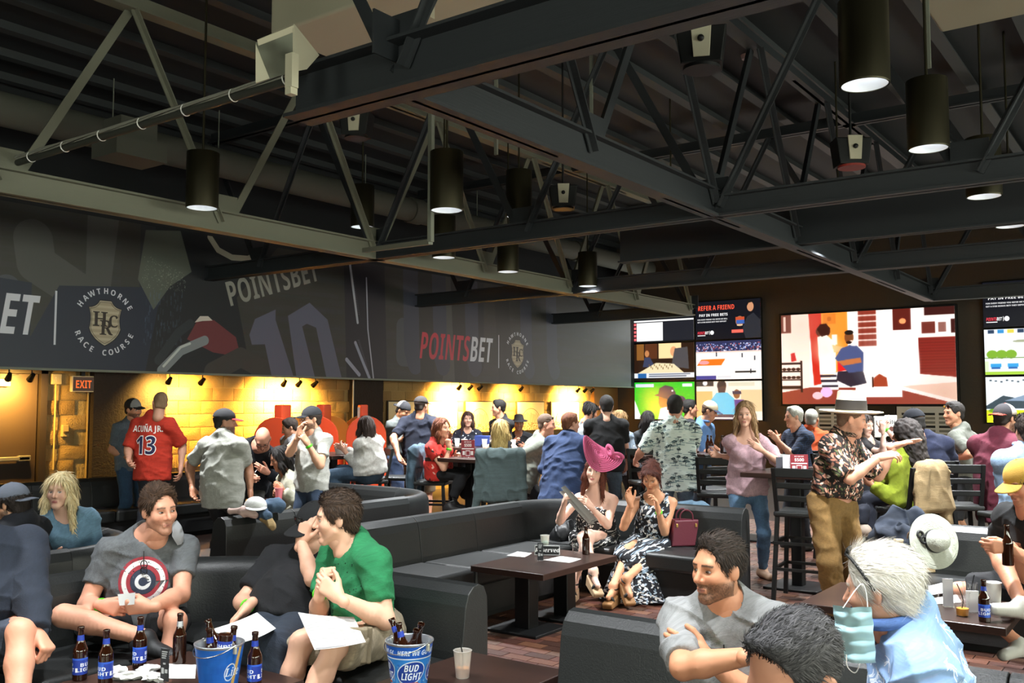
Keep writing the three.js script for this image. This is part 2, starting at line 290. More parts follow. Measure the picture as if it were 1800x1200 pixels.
{
  const b = structGroup('trim_4', 'printed bulkhead above the block wall');
  part('soffit', box(0.62, 2.1, 27, WX + 0.32, 3.18, -8.2), M.paintBlack, b);
  for (const [i, s0] of [0, 7.1, 14.2].entries()) {
    const m = std(0xffffff, 0.45, { map: mural(s0, 7.1) });
    const g = new THREE.PlaneGeometry(7.1, 2.04);
    const p = shade(new THREE.Mesh(new THREE.BoxGeometry(7.1, 2.04, 0.02), [M.paintBlack, M.paintBlack, M.paintBlack, M.paintBlack, m, m]));
    p.name = 'mural_panel'; p.rotation.y = Math.PI / 2; p.position.set(BX - 0.01, 3.15, -(s0 + 3.55)); b.add(p);
  }
  part('edge_strip', box(0.05, 0.03, 27, BX - 0.01, 2.125, -8.0), M.paintGrey, b);
}
struct('trim_6', box(0.06, 1.7, 27, WX + 0.05, 5.03, -8.2), M.deck, null, 'dark painted wall strip above the printed bulkhead');
// exit door
{
  const d = structGroup('door_1', 'dark brown exit door with push bar and closer');
  const brown = std(0x2f2013, 0.55);
  part('door_leaf', rbox(0.05, 2.08, 0.95, 0.006, WX + 0.04, 1.04, -5.84), brown, d);
  for (const z of [-5.33, -6.38]) part('jamb', box(0.14, 2.13, 0.09, WX + 0.04, 1.065, z), std(0x241810, 0.6), d);
  part('frame_head', box(0.14, 0.05, 1.14, WX + 0.04, 2.11, -5.86), std(0x241810, 0.6), d);
  const bar1 = part('push_bar', rbox(0.05, 0.055, 0.78, 0.012, WX + 0.12, 0.99, -5.82), std(0x9c958a, 0.35, { metalness: 0.7 }), d);
  part('bar_end', rbox(0.07, 0.075, 0.16, 0.012, WX + 0.11, 0.99, -6.14), std(0x8a8378, 0.4, { metalness: 0.7 }), bar1);
  part('door_closer', rbox(0.07, 0.1, 0.42, 0.01, WX + 0.11, 1.96, -5.72), std(0xb49b6a, 0.4, { metalness: 0.4 }), d);
  part('closer_arm', bar([WX + 0.12, 2.02, -5.6], [WX + 0.3, 2.06, -5.95], 0.03, 0.012), M.blackMetal, d);
}
{
  const e = thing('exit_sign', 'small box sign with glowing red-orange EXIT letters beside the door', 'sign', [WX + 0.1, 1.96, -6.9], Math.PI / 2);
  part('housing', rbox(0.32, 0.22, 0.06, 0.012), std(0xcdbb95, 0.6), e);
  const tx = canvasTex(256, 176, (g, w, h) => { g.fillStyle = '#3a2a20'; g.fillRect(0, 0, w, h); g.fillStyle = '#ff6a2a'; g.font = 'bold 118px sans-serif'; g.textAlign = 'center'; g.textBaseline = 'middle'; g.save(); g.translate(w / 2, h / 2); g.scale(0.82, 1.15); g.fillText('EXIT', 0, 4); g.restore(); });
  part('sign_face', box(0.29, 0.19, 0.008, 0, 0, 0.032), std(0x111111, 0.6, { map: tx, emissive: 0xffffff, emissiveMap: tx, emissiveIntensity: 0.9 }), e);
  part('bracket', box(0.05, 0.1, 0.05, 0, 0.14, 0), M.blackMetal, e);
}
{
  const a = thing('fire_alarm_strobe', 'square beige alarm strobe mounted between the door and exit sign', 'alarm', [WX + 0.06, 2.02, -6.56], Math.PI / 2);
  part('plate', rbox(0.14, 0.14, 0.04, 0.01), std(0xb8a37a, 0.6), a); part('lens', rbox(0.06, 0.08, 0.03, 0.01, 0, 0, 0.03), M.clear, a);
  part('conduit', rod([0, -0.07, 0], [0, -1.2, 0], 0.012), std(0xa58a56, 0.6), a);
  const s = thing('pull_station', 'small pull box on the blocks right of the exit door', 'alarm', [WX + 0.06, 1.33, -6.7], Math.PI / 2);
  part('box_body', rbox(0.09, 0.16, 0.06, 0.01), std(0xa88e5c, 0.6), s); part('pull_handle', rbox(0.06, 0.03, 0.04, 0.008, 0, -0.02, 0.04), std(0x3a2a1a, 0.5), s);
  const c = solo('conduit_pipe', rod([WX + 0.05, 0.3, -7.02], [WX + 0.05, 2.13, -7.02], 0.014), std(0x9a7c46, 0.55), 'thin painted conduit running up the block wall beneath the crest', 'pipe');
  solo('conduit_pipe', rod([WX + 0.16, 0.3, -11.93], [WX + 0.16, 2.13, -11.93], 0.016), std(0xb5ab97, 0.4, { metalness: 0.5 }), 'silver conduit running up the edge of the far dark pilaster', 'pipe');
}
// framed prints on the block wall
[[-13.3, 0.8], [-14.5, 0.95], [-15.7, 0.95], [-17.6, 1.1], [-19.05, 1.25]].forEach(([z, w], i) => {
  const names = ['sepia print of a stand and flag behind the man in the two-tone cap', 'bright grandstand print behind the man in the dark navy shirt', 'arched grandstand print behind the woman with long dark hair', 'sepia building print right of the man in the dark brimmed hat', 'wide bright print behind the man with sunglasses on his head'];
  const g = thing('framed_print', names[i], 'picture', [WX + 0.07, 1.42, z], Math.PI / 2, 'prints on the block wall');
  part('frame', rbox(w, 0.68, 0.03, 0.006), std(0x3a2a16, 0.6), g);
  const tx = canvasTex(256, 176, (c, W, H) => {
    c.fillStyle = '#e2cfa4'; c.fillRect(0, 0, W, H); const r = rng(30 + i); c.strokeStyle = '#6a5030'; c.lineWidth = 3;
    c.beginPath(); c.arc(W * 0.5, H * 0.75, W * 0.36, Math.PI, 0); c.stroke(); for (let k = 0; k < 12; k++) { c.beginPath(); c.moveTo(W * (0.15 + k * 0.06), H * 0.75); c.lineTo(W * (0.2 + k * 0.05), H * (0.35 + 0.1 * r())); c.stroke(); }
    for (let k = 0; k < 300; k++) { c.fillStyle = `rgba(${90 + r() * 60},${60 + r() * 40},30,.6)`; c.fillRect(r() * W, H * (0.72 + r() * 0.28), 2 + r() * 7, 2 + r() * 5); }
  });
  part('print', box(w - 0.05, 0.63, 0.006, 0, 0, 0.016), std(0xffffff, 0.7, { map: tx }), g);
});
// floor tiles: the nearest singly, the rest as one covering
{
  const r = rng(12), tw = 0.205, th = 0.105, geo = new THREE.BoxGeometry(tw - 0.007, 0.008, th - 0.006), cols = [0x53322a, 0x472c25, 0x5d3a2c, 0x3e2821, 0x513a2e, 0x654331];
  const mats = cols.map((c) => std(c, 0.34, { bumpMap: T.grain, bumpScale: 0.0008 })), list = [];
  const sofaZone = (x, z) => (x < -4.3 && z > -3.7) || (x < -5.1) || (x > -4.4 && x < -3.0 && z < -7.2 && z > -7.9);
  for (let i = 0; i < 62; i++) for (let j = 0; j < 116; j++) {
    const x = -7 + i * tw + (j % 2 ? tw / 2 : 0), z = -1.2 - j * th;
    const v = [x * CR[0] + z * CR[2], x * CF[0] + z * CF[2]], px = 900 + F * v[0] / v[1], py = 711 + F * EYE / v[1];
    const zone = (px > 840 && px < 1010 && py > 1045 && py < 1175) || (px > 1290 && px < 1480 && py > 930 && py < 1120) || (px > 1690 && px < 1830 && py > 1105 && py < 1210);
    list.push([x, z, zone && !sofaZone(x, z) ? v[1] : 100 + v[1]]);
  }
  list.sort((a, b) => a[2] - b[2]);
  const fl = scene.getObjectByName('floor');
  list.slice(0, 300).forEach(([x, z]) => part('tile', geo, mats[Math.floor(r() * 6)], fl, [x, -0.001 + r() * 0.001, z]));
  const rest = list.slice(300), im = new THREE.InstancedMesh(metric(geo.clone()), std(0xffffff, 0.34, { bumpMap: T.grain, bumpScale: 0.0008 }), rest.length), m = new THREE.Matrix4(), c = new THREE.Color();
  rest.forEach(([x, z], i) => { im.setMatrixAt(i, m.makeTranslation(x, -0.001 + r() * 0.001, z)); im.setColorAt(i, c.set(cols[Math.floor(r() * 6)])); });
  im.name = 'floor_tiles'; im.userData.kind = 'stuff'; im.receiveShadow = true; fl.add(im);
}

// ───────────────────────── roof trusses ─────────────────────────
M.steel = std(0x22262a, 0.65, { bumpMap: T.grain, bumpScale: 0.0006 });
const BOT = 3.5, TOP = 5.55;
const windowLitSteel = std(0x6e6f60, 0.65, { bumpMap: T.grain, bumpScale: 0.0006 });  // window light on the left truss is put into this paler colour
function truss(label, dir, fixed, u0, u1, opt = {}) {            // dir 'x' or 'z'; nodes every 2.285 m, counted from u0
  const steel = opt.steelTone ?? M.steel, P = (u, y, o = 0) => (dir === 'x' ? [u, y, fixed + o] : [fixed + o, y, u]);
  const g = thing('roof_truss', label, 'truss', P((u0 + u1) / 2, BOT));
  const o = P((u0 + u1) / 2, BOT), L = (p) => sub(p, o), ch = opt.chord ?? 0.22, wd = opt.width ?? 0.16, s = Math.sign(u1 - u0);
  const b0 = opt.b0 ?? u0;
  // bottom chord: an H-shaped section
  part('bottom_chord', merge([bar(L(P(b0, BOT + ch / 2)), L(P(u1, BOT + ch / 2)), 0.03, ch), bar(L(P(b0, BOT + 0.012)), L(P(u1, BOT + 0.012)), wd, 0.024), bar(L(P(b0, BOT + ch)), L(P(u1, BOT + ch)), wd, 0.02)]), steel, g);
  part('top_chord', merge([bar(L(P(u0, TOP + 0.07)), L(P(u1, TOP + 0.07)), 0.04, 0.16), bar(L(P(u0, TOP)), L(P(u1, TOP)), 0.16, 0.02)]), steel, g);
  const n = Math.floor(Math.abs(u1 - u0) / 2.285 + 0.3), base = opt.node ?? u0;
  for (let i = -1; i <= n + 1; i++) {
    const u = base + s * i * 2.285;
    for (const e of [-1, 1]) {
      const v = u + e * 1.14; if ((v - u0) * s < -0.1 || (u1 - v) * s < -0.1 || (u - b0) * s < -0.1 || (u1 - u) * s < -0.1) continue;
      const a = L(P(u + e * 0.07, BOT + ch * 0.5, e * 0.035)), b = L(P(v, TOP, e * 0.035));
      part('diagonal', merge([bar(a, b, 0.012, 0.085), bar(add(a, P(0, 0, e * 0.03).map((q, k) => q - P(0, 0)[k])), add(b, P(0, 0, e * 0.03).map((q, k) => q - P(0, 0)[k])), 0.06, 0.012)]), steel, g);
    }
    if ((u - b0) * s >= -0.1 && (u1 - u) * s >= -0.1) part('gusset', dir === 'x' ? box(0.3, 0.26, 0.014, ...L(P(u, BOT + ch + 0.06))) : box(0.014, 0.26, 0.3, ...L(P(u, BOT + ch + 0.06))), steel, g);
  }
  return g;
}
truss('nearest big roof truss crossing the top of the picture above the hanging bracket', 'x', -4.0, -8.3, 5.8, { b0: -4.62, chord: 0.3, width: 0.24, node: -3.73 });
truss('roof truss with the pale lit chord running to the right edge', 'x', -8.5, -11.7, 5.8, { node: -8.3, chord: 0.2 });
truss('roof truss in front of the red and white wall lettering', 'x', -13.1, -11.7, 5.8, { node: -8.3 });
truss('farthest roof truss passing just before the left bank of screens', 'x', -17.7, -11.7, -8.3, { node: -12.87 });
truss('farthest roof truss above and right of the large display', 'x', -17.7, -3.73, 5.8);
truss('long roof truss with window light in its pale colour running along the mural at upper left', 'z', -8.3, 4, -17.7, { node: -8.5 + 2.285 * 5, steelTone: windowLitSteel });
truss('long dark roof truss running from overhead centre toward the large screen', 'z', -3.73, -4.0, -17.7, { node: -8.5 + 2.285 * 2, chord: 0.26 });
{ // cross girder with a deep dark web, half a bay behind
  const g = thing('cross_girder', 'deep dark girder hanging between two trusses above the crowd', 'girder', [-0.2, 3.55, -10.85]);
  part('web', box(11.8, 0.62, 0.03, 0, 0.31, 0), M.paintBlack, g); for (const y of [0.01, 0.61]) part('flange', box(11.8, 0.02, 0.16, 0, y, 0), M.paintBlack, g);
}
{ // cable run on a pipe
  const g = thing('cable_run', 'steel pipe with tied bundles of grey cable at upper left', 'cable', [-6.5, 3.8, -4.02]);
  part('pipe', rod([-2.4, 0, 0], [1.95, 0, 0], 0.028), std(0x33352f, 0.6), g);
  const r = rng(3), grayc = std(0x8b8a80, 0.5);
  for (let k = 0; k < 6; k++) { const pts = []; for (let i = 0; i <= 16; i++) { const x = -2.4 + i * 0.272, a = k * 1.05 + i * 0.5, sag = 0.016 * Math.abs(Math.sin(i * 1.1 + k)); pts.push([x, 0.044 + Math.sin(a) * 0.016 - sag * 0.3, Math.cos(a) * 0.024]); } part('cable', tube(pts, 0.008, 6), grayc, g); }
  for (let i = 0; i < 8; i++) part('cable_tie', new THREE.TorusGeometry(0.042, 0.005, 6, 16).rotateY(Math.PI / 2).translate(-2.1 + i * 0.55, 0.015, 0), M.white, g);
}
// ───────────────────────── ducts and roof fittings ─────────────────────────
{
  const g = thing('round_duct', 'long grey round air duct along the ceiling at upper left', 'duct', [-11.0, 5.08, -9]);
  part('pipe', new THREE.CylinderGeometry(0.2, 0.2, 24, 28).rotateX(Math.PI / 2), M.duct, g);
  for (const z of [2.3, -3.2, -8.6]) part('coupling', new THREE.CylinderGeometry(0.225, 0.225, 0.28, 28).rotateX(Math.PI / 2).translate(0, 0, z), M.duct, g);
  const bp = at(228, 268, 10.6); part('register_boot', merge([box(0.5, 0.2, 0.62, bp[0] + 11.0, bp[1] - 5.08, bp[2] + 9), box(0.36, 0.3, 0.45, bp[0] + 11.0, bp[1] - 4.88, bp[2] + 9)]), M.duct, g);
  for (const z of [2.5, 0.9, -2, -5]) part('hanger', rod([0, 0.2, z], [0, 0.75, z], 0.008), M.paintGrey, g);
}
{ // open sheet-metal bracket and pale panels overhead
  const p = at(500, 95, 5.6), g = thing('sheet_metal_hood', 'open pale sheet-metal hood fixed at the end of the overhead truss', 'hood', p);
  const q = (px, py, d) => sub(at(px, py, d), p), quad = (a, b, c, d) => { const n = mul(norm(cross(sub(b, a), sub(c, a))), 0.006), G = new THREE.BufferGeometry(), v = [a, b, c, d].flatMap((k) => [add(k, n)]).concat([a, b, c, d].map((k) => sub(k, n))); const idx = [0, 1, 2, 0, 2, 3, 4, 6, 5, 4, 7, 6, 0, 4, 5, 0, 5, 1, 1, 5, 6, 1, 6, 2, 2, 6, 7, 2, 7, 3, 3, 7, 4, 3, 4, 0]; G.setAttribute('position', new THREE.Float32BufferAttribute(idx.flatMap((k) => v[k]), 3)); G.computeVertexNormals(); return G; };
  part('back_plate', quad(q(450, 75, 5.7), q(516, 48, 5.9), q(516, 128, 5.9), q(450, 142, 5.7)), std(0x7f8272, 0.7), g);
  part('side_plate', quad(q(516, 42, 5.5), q(560, 97, 5.7), q(538, 122, 5.6), q(516, 126, 5.5)), M.cream, g);
  part('lip', quad(q(452, 70, 5.5), q(516, 44, 5.5), q(516, 56, 5.52), q(454, 80, 5.52)), M.cream, g);
  part('flange', quad(q(450, 78, 5.5), q(474, 138, 5.5), q(468, 140, 5.5), q(450, 146, 5.5)), M.cream, g);
  part('clamp', box(0.06, 0.2, 0.05, ...q(513, 125, 5.45)), M.cream, g); part('clamp', box(0.05, 0.06, 0.05, ...q(512, 158, 5.45)), M.cream, g);
}
{
  const g = thing('air_handler', 'large cream air unit panel above the truss at top centre', 'air unit', [0, 0, 0]);
  const a = at(655, -10, 8.2); part('casing', rbox(2.6, 1.3, 1.0, 0.03, a[0] + 0.55, a[1] + 0.3, a[2]), M.cream, g); part('latch', box(0.04, 0.16, 0.05, ...at(757, 15, 7.2)), M.cream, g);
  const b = at(1760, -10, 8); solo('ceiling_panel', rbox(2.2, 0.5, 1.2, 0.03), std(0x8e8a76, 0.7), 'dull cream panel at the upper right corner of the ceiling', 'panel', null, [b[0] + 0.5, b[1] + 0.25, b[2]]);
}
function projector(px, py, d, turn, label, red) {
  const p = at(px, py, d), g = thing('ceiling_speaker', label, 'speaker', p, turn);
  part('body', extrude([[-0.12, -0.12], [0.12, -0.12], [0.15, 0.1], [-0.15, 0.1]], 0.2, 0.01).translate(0, 0, -0.2), M.blackMetal, g);
  part('bracket_plate', extrude([[-0.045, -0.09], [0.05, -0.09], [0.065, 0.12], [-0.06, 0.12]], 0.012, 0.003).translate(0, 0, 0.012), M.cream, g);
  part('grille', cyl(0.12, 0.12, 0.02, 0, -0.15, -0.09), red ? std(0x8a2c22, 0.5) : M.blackMetal, g);
  part('stem', rod([0, 0.1, -0.1], [0, TOP + 0.2 - p[1], -0.1], 0.012), M.blackMetal, g);
  part('knob', ball(0.022, 0, 0.02, 0.035), M.blackMetal, g);
}
projector(622, 214, 9.5, 0.5, 'small boxy ceiling speaker left of the central light', false);
projector(1232, 75, 6.0, 0.4, 'boxy ceiling speaker with pale plate at top right of centre', false);
projector(1502, 262, 8.4, 0.6, 'ceiling speaker with a round red underside', true);
projector(990, 342, 10.5, 0.6, 'dim boxy ceiling speaker above the red wall lettering', false);
solo('smoke_detector', cyl(0.06, 0.075, 0.05), std(0xa08c8c, 0.6), 'small round detector on the dark ceiling near the top centre-right', 'detector', null, atY(1313, 104, 5.81));
{ const u = at(757, 250, 9.2), v = at(757, 425, 9.2), g = thing('hanging_strut', 'pale L-shaped strut hanging beside the central ceiling light', 'strut', v);
  part('upright', rbox(0.05, 5.87 - v[1], 0.05, 0.004, 0, (5.87 - v[1]) / 2, 0), M.paintGrey, g); const e = sub(at(640, 440, 10.6), v); part('arm', bar([0, 0, 0], e, 0.05, 0.05), M.paintGrey, g); }
for (const [px, y0, y1, d, lab] of [[1040, 225, 270, 10, 'short pale hanger strip at the centre of the ceiling'], [872, 238, 272, 9, 'short pale hanger strip right of the central light'], [1633, 20, 120, 8, 'thin steel hanger rod above the two right-hand lights']]) { const a = at(px, y0, d), b = at(px, y1, d); solo('hanger_strip', box(0.035, 5.87 - b[1], 0.02), M.paintGrey, lab, 'hanger', null, [b[0], (5.87 + b[1]) / 2, b[2]]); }

// ───────────────────────── ceiling can lights ─────────────────────────
const canLens = std(0xffffff, 0.4, { emissive: new THREE.Color(0.92, 0.97, 1), emissiveIntensity: 4 }), canOut = std(0x3c3829, 0.4, { metalness: 0.75 }), canIn = std(0xdfe3e6, 0.35, { side: THREE.DoubleSide });
function canLight(p, label, power = CAN_POWER, h = 0.55) {
  const g = thing('can_light', label, 'ceiling light', p, 0, 'cylindrical can lights');
  part('housing', lathe([[0.15, 0], [0.155, 0.01], [0.155, h], [0.02, h], [0.02, h - 0.02], [0.143, h - 0.02], [0.143, 0]], 32), canOut, g);
  part('reflector', lathe([[0.142, 0.004], [0.12, 0.05], [0.1, 0.1]], 32), canIn, g);
  part('lens', cyl(0.1, 0.1, 0.008, 0, 0.098, 0, 28), canLens, g);
  part('stem', rod([0, h, 0], [0, 5.87 - p[1], 0], 0.012), canOut, g);
  spotLight(new THREE.Color(0.95, 0.98, 1.0), power, [p[0], p[1] + 0.085, p[2]], [p[0], 0, p[2]], 0.92, 0.7, 5);
}
[[355, 366, 9.2, 'can light low at left in front of the mural'], [785, 370, 8.7, 'large black can light hanging at the centre'], [1520, 150, 6.0, 'largest brass-sheened can light at upper right'], [1632, 262, 7.4, 'second brass-sheened can light at the right'],
[1730, 346, 8.7, 'third can light at the right edge under the pale chord'], [1776, 398, 10.4, 'lowest bright can light at the right edge'], [780, 453, 12.3, 'small can light left of the pair above the red wall lettering'], [893, 478, 13.4, 'small can light above the white part of the wall lettering'], [1033, 503, 15.2, 'farthest small can light near the left screens']]
  .forEach(([px, py, d, lab]) => canLight(at(px, py, d), lab));
[[-3.5, 3.75, -2.2, 'can light overhead above the table with the blue bucket'], [-1.9, 3.75, -2.6, 'can light overhead above the crossed-arms man'], [-2.3, 3.75, -4.1, 'can light overhead above the bare tile floor'], [-0.6, 3.75, -2.2, 'can light overhead above the masked man'], [-5.3, 3.75, -1.2, 'can light overhead above the left end of the front sofa'], [-7.6, 3.9, -2.6, 'can light overhead above the far left sofa']].forEach(([x, y, z, lab]) => canLight([x, y, z], lab, CAN_POWER * 0.4));
[[-5.6, 3.74, -11.35, 'added can light hidden behind the deep dark girder'], [-3.4, 3.74, -11.4, 'second added can light out of sight behind the deep dark girder'], [-6.4, 3.9, -8.95, 'added can light tucked behind the central truss chord'], [-8.75, 4.0, -8.7, 'added can light behind the joint of the pale truss']].forEach(([x, y, z, lab]) => canLight([x, y, z], lab));  // unseen cans, added to brighten the crowd between the trusses
// warm track heads under the bulkhead
const trackGroups = [[[-5.71], [-5.99]], [[-7.95], [-8.5]], [[-10.04], [-10.35], [-10.69]], [[-14.48], [-14.83], [-15.15]], [[-16.6]], [[-18.92], [-19.25], [-19.57]]];
const warm = new THREE.Color(1.0, 0.6, 0.12), tracks = ['track head above the exit door', 'track head right of the crest', 'track head above the man with glasses', 'track head below the red and white lettering', 'track head below the second crest', 'track head beside the left screens'];
trackGroups.forEach((grp, gi) => grp.forEach(([z], k) => {
  const g = thing('track_head', 'black ' + tracks[gi] + (grp.length > 1 ? [', nearest of its row', ', middle of its row', ', farthest of its row'][grp.length === 2 && k ? 2 : k] : ''), 'spotlight', [BX - 0.1, 2.13, z], 0, 'warm track lights');
  const aim = norm([-0.5, -0.36, -0.12 + 0.1 * k]);
  part('track_stem', rod([0, 0, 0], [0, -0.08, 0], 0.008), M.blackMetal, g);
  part('lamp_body', rod(mul(aim, -0.05), mul(aim, 0.07), 0.026, 0.042).translate(0, -0.1, 0), M.blackMetal, g);
  part('lamp_lens', rod(mul(aim, 0.068), mul(aim, 0.073), 0.036, 0.036).translate(0, -0.1, 0), std(0xffffff, 0.5, { emissive: warm, emissiveIntensity: 2 }), g);
  const s = add([BX - 0.1, 2.03, z], mul(aim, 0.08));
  spotLight(warm, gi === 0 ? TRACK_POWER * 0.3 : gi === 1 ? TRACK_POWER * 0.45 : TRACK_POWER, s, add(s, aim), 1.3, 1.0, 1.5);
}));
{ const tr = thing('light_track', 'thin black track under the printed bulkhead carrying the warm spotlights', 'track', [BX - 0.1, 2.13, -13]); part('rail', box(0.035, 0.02, 17, 0, 0, 0), M.blackMetal, tr); }
// ───────────────────────── screens ─────────────────────────
const rect = (g, c, x, y, w, h) => { g.fillStyle = c; g.fillRect(x, y, w, h); }, oval = (g, c, x, y, a, b, t = 0) => { g.fillStyle = c; g.beginPath(); g.ellipse(x, y, a, b, t, 0, 7); g.fill(); };
const shape = (g, c, p) => { g.fillStyle = c; g.beginPath(); p.forEach(([x, y], i) => (i ? g.lineTo(x, y) : g.moveTo(x, y))); g.closePath(); g.fill(); };
function promo(g) {
  rect(g, '#14151c', 0, 0, 480, 270); g.fillStyle = '#ff5a40'; g.font = 'bold 46px sans-serif'; g.save(); g.scale(0.78, 1); g.fillText('REFER A FRIEND', 22, 62); g.restore();
  g.fillStyle = '#f4f4f4'; g.font = 'bold 26px sans-serif'; g.fillText('PAY IN FREE BETS', 26, 106); g.font = 'bold 12px sans-serif'; g.fillText('FOR EVERY FRIEND YOU REFER WE WILL', 14, 132); g.fillText('GET A $100 BONUS BET! THEY DEPOSIT', 14, 150);
  pointsbet(g, 14, 222, 84, 20, '#ff4050', '#fff'); rect(g, '#fff', 104, 208, 3, 28); oval(g, '#fff', 124, 222, 14, 15); rect(g, '#fff', 14, 238, 60, 5); rect(g, '#ff6a5a', 270, 208, 84, 22);
  shape(g, '#2c2d33', [[480, 270], [480, 150], [430, 96], [385, 120], [350, 200], [370, 270]]); oval(g, '#c98f6a', 408, 52, 24, 34); shape(g, '#1a1715', [[384, 48], [388, 14], [420, 6], [434, 40], [428, 20], [396, 26]]); oval(g, '#a46a48', 330, 150, 30, 36); rect(g, '#c25030', 300, 120, 64, 22); rect(g, '#3a62b0', 306, 142, 58, 26); rect(g, '#d8c0a0', 310, 172, 40, 10);
}
const SHOW = [
  (g) => { rect(g, '#15171c', 0, 0, 480, 270); shape(g, '#ffb080', [[0, 26], [0, 50], [140, 50]]); shape(g, '#ffc08a', [[220, 12], [330, 40], [330, 12]]); shape(g, '#ffd8b8', [[345, 12], [420, 12], [395, 42], [365, 42]]); rect(g, '#f2f2f2', 0, 108, 480, 12); rect(g, '#fff', 22, 126, 214, 136); for (let i = 0; i < 5; i++) rect(g, '#ff6a70', 0, 128 + i * 28, 18, 18); rect(g, '#22232a', 240, 126, 240, 136); },
  promo,
  (g) => { rect(g, '#2b1a10', 0, 0, 480, 270); rect(g, '#8a5a28', 20, 0, 60, 120); rect(g, '#ffd9a0', 200, 0, 180, 110); rect(g, '#5a2f18', 90, 0, 100, 110); oval(g, '#c08050', 105, 72, 18, 24); shape(g, '#3a3f5a', [[70, 170], [85, 100], [130, 100], [170, 170]]); oval(g, '#e0a070', 320, 60, 26, 36); shape(g, '#4a484a', [[300, 170], [330, 40], [430, 30], [440, 190]]); shape(g, '#e8d8b0', [[30, 215], [180, 140], [320, 150], [400, 215]]); for (let i = 0; i < 14; i++) rect(g, '#7a5a30', 120 + i * 14, 150 + (i % 3) * 12, 6, 16); rect(g, '#dfe4ea', 0, 216, 480, 36); rect(g, '#2460a0', 30, 218, 70, 34); rect(g, '#30384a', 120, 222, 330, 7); rect(g, '#30384a', 120, 236, 300, 6); rect(g, '#111', 0, 254, 480, 16); },
  (g) => { rect(g, '#fff6ee', 0, 0, 480, 270); rect(g, '#2a2f55', 0, 0, 480, 72); const r = rng(4); for (let i = 0; i < 260; i++) rect(g, ['#e8ecff', '#5060a0', '#20243c', '#b05050', '#a8b8e8'][Math.floor(r() * 5)], r() * 480, 14 + r() * 54, 8, 7); rect(g, '#ffc8b8', 0, 74, 480, 8); shape(g, '#e8731c', [[6, 170], [40, 128], [220, 126], [190, 170]]); oval(g, '#ff9aa0', 60, 150, 40, 14); for (const [x, y] of [[340, 90], [430, 110], [150, 78], [400, 200]]) rect(g, '#3a3a44', x, y, 9, 30); rect(g, '#3a3f90', 0, 244, 150, 26); rect(g, '#d8d8dc', 160, 246, 100, 12); rect(g, '#222', 290, 214, 150, 12); },
  (g) => { rect(g, '#22c32a', 0, 0, 480, 270); const r = rng(6); for (let i = 0; i < 500; i++) rect(g, `rgba(${20 + r() * 70},${170 + r() * 60},${30 + r() * 30},.3)`, r() * 480, r() * 270, 6 + r() * 20, 3 + r() * 6); shape(g, '#eefaee', [[0, 130], [60, 270], [0, 270]]); rect(g, '#cfd8f0', 8, 12, 150, 24); rect(g, '#f6f6f6', 386, 12, 76, 20); shape(g, '#20284e', [[162, 96], [196, 84], [204, 44], [250, 22], [310, 36], [334, 80], [330, 132], [270, 128], [200, 104]]); shape(g, '#8a5a3e', [[200, 104], [196, 150], [206, 182], [270, 190], [280, 126]]); shape(g, '#dce4f4', [[210, 190], [300, 170], [330, 270], [190, 270]]); oval(g, '#26305c', 370, 140, 44, 40); rect(g, '#f4f4ff', 300, 56, 14, 12); shape(g, '#70503c', [[340, 170], [400, 168], [390, 220], [345, 220]]); },
  (g) => { rect(g, '#f4e8d8', 0, 0, 480, 270); rect(g, '#f2b878', 0, 70, 120, 200); rect(g, '#e8c89a', 330, 60, 150, 150); rect(g, '#30343a', 0, 0, 130, 34); oval(g, '#e8e8e8', 66, 12, 18, 18); rect(g, '#d8d4bc', 240, 8, 190, 26); oval(g, '#1b2030', 190, 30, 34, 40); shape(g, '#2a2d3c', [[160, 40], [222, 40], [214, 84], [190, 98], [166, 84]]); shape(g, '#4ac0e6', [[110, 130], [150, 80], [230, 78], [280, 120], [300, 200], [270, 240], [130, 240]]); rect(g, '#2a2c50', 132, 232, 140, 38); oval(g, '#7a4c34', 300, 90, 24, 32); shape(g, '#26264a', [[268, 70], [330, 68], [334, 90], [272, 92]]); shape(g, '#4a3a8a', [[280, 130], [350, 130], [360, 230], [290, 230]]); rect(g, '#e8e4e0', 100, 252, 380, 12); },
  (g) => { rect(g, '#f6fbff', 0, 0, 480, 270); for (let i = 0; i < 9; i++) rect(g, ['#30405c', '#3a90d0', '#e0d050'][i % 3], 20 + i * 52, 4, 34, 20); for (const x of [40, 90, 140, 330, 380]) oval(g, '#7fae30', x, 150, 30, 26); rect(g, '#6a8a40', 0, 168, 480, 6); for (const x of [60, 150, 240, 330, 420]) { rect(g, '#38a0e0', x - 30, 204, 56, 22); rect(g, '#2a60a8', x - 26, 226, 48, 10); } rect(g, '#a6d040', 0, 252, 480, 18); rect(g, '#d8eac0', 0, 190, 20, 60); oval(g, '#a8ac90', 200, 74, 50, 8); },
  (g) => { rect(g, '#f4fbff', 0, 0, 480, 270); for (let i = 0; i < 16; i++) rect(g, '#42505c', 20 + i * 29, 16 + (i % 3) * 4, 12, 8); shape(g, '#3c4a54', [[0, 170], [90, 110], [180, 130], [300, 96], [480, 120], [480, 180], [0, 190]]); shape(g, '#8aa0b8', [[100, 140], [200, 108], [480, 132], [480, 150]]); rect(g, '#d8e020', 0, 196, 480, 74); oval(g, '#70a020', 60, 200, 50, 14); },
];
const glow = (tx, k) => std(0x050505, 0.25, { emissive: 0xffffff, emissiveMap: tx, emissiveIntensity: SCREEN_GLOW * k });
function tv(x, row, show, label, k = 1) {
  const y = 1.29 + 0.983 * row + 0.49, g = thing('television', label, 'television', [x, y, WZ + 0.06], 0, 'wall screens');
  part('bezel', rbox(1.72, 0.975, 0.07, 0.012), M.blackMetal, g);
  part('screen', box(1.675, 0.935, 0.004, 0, 0, 0.036), glow(canvasTex(480, 270, (c) => SHOW[show](c), show < 2 ? 0 : 3), k), g);
}
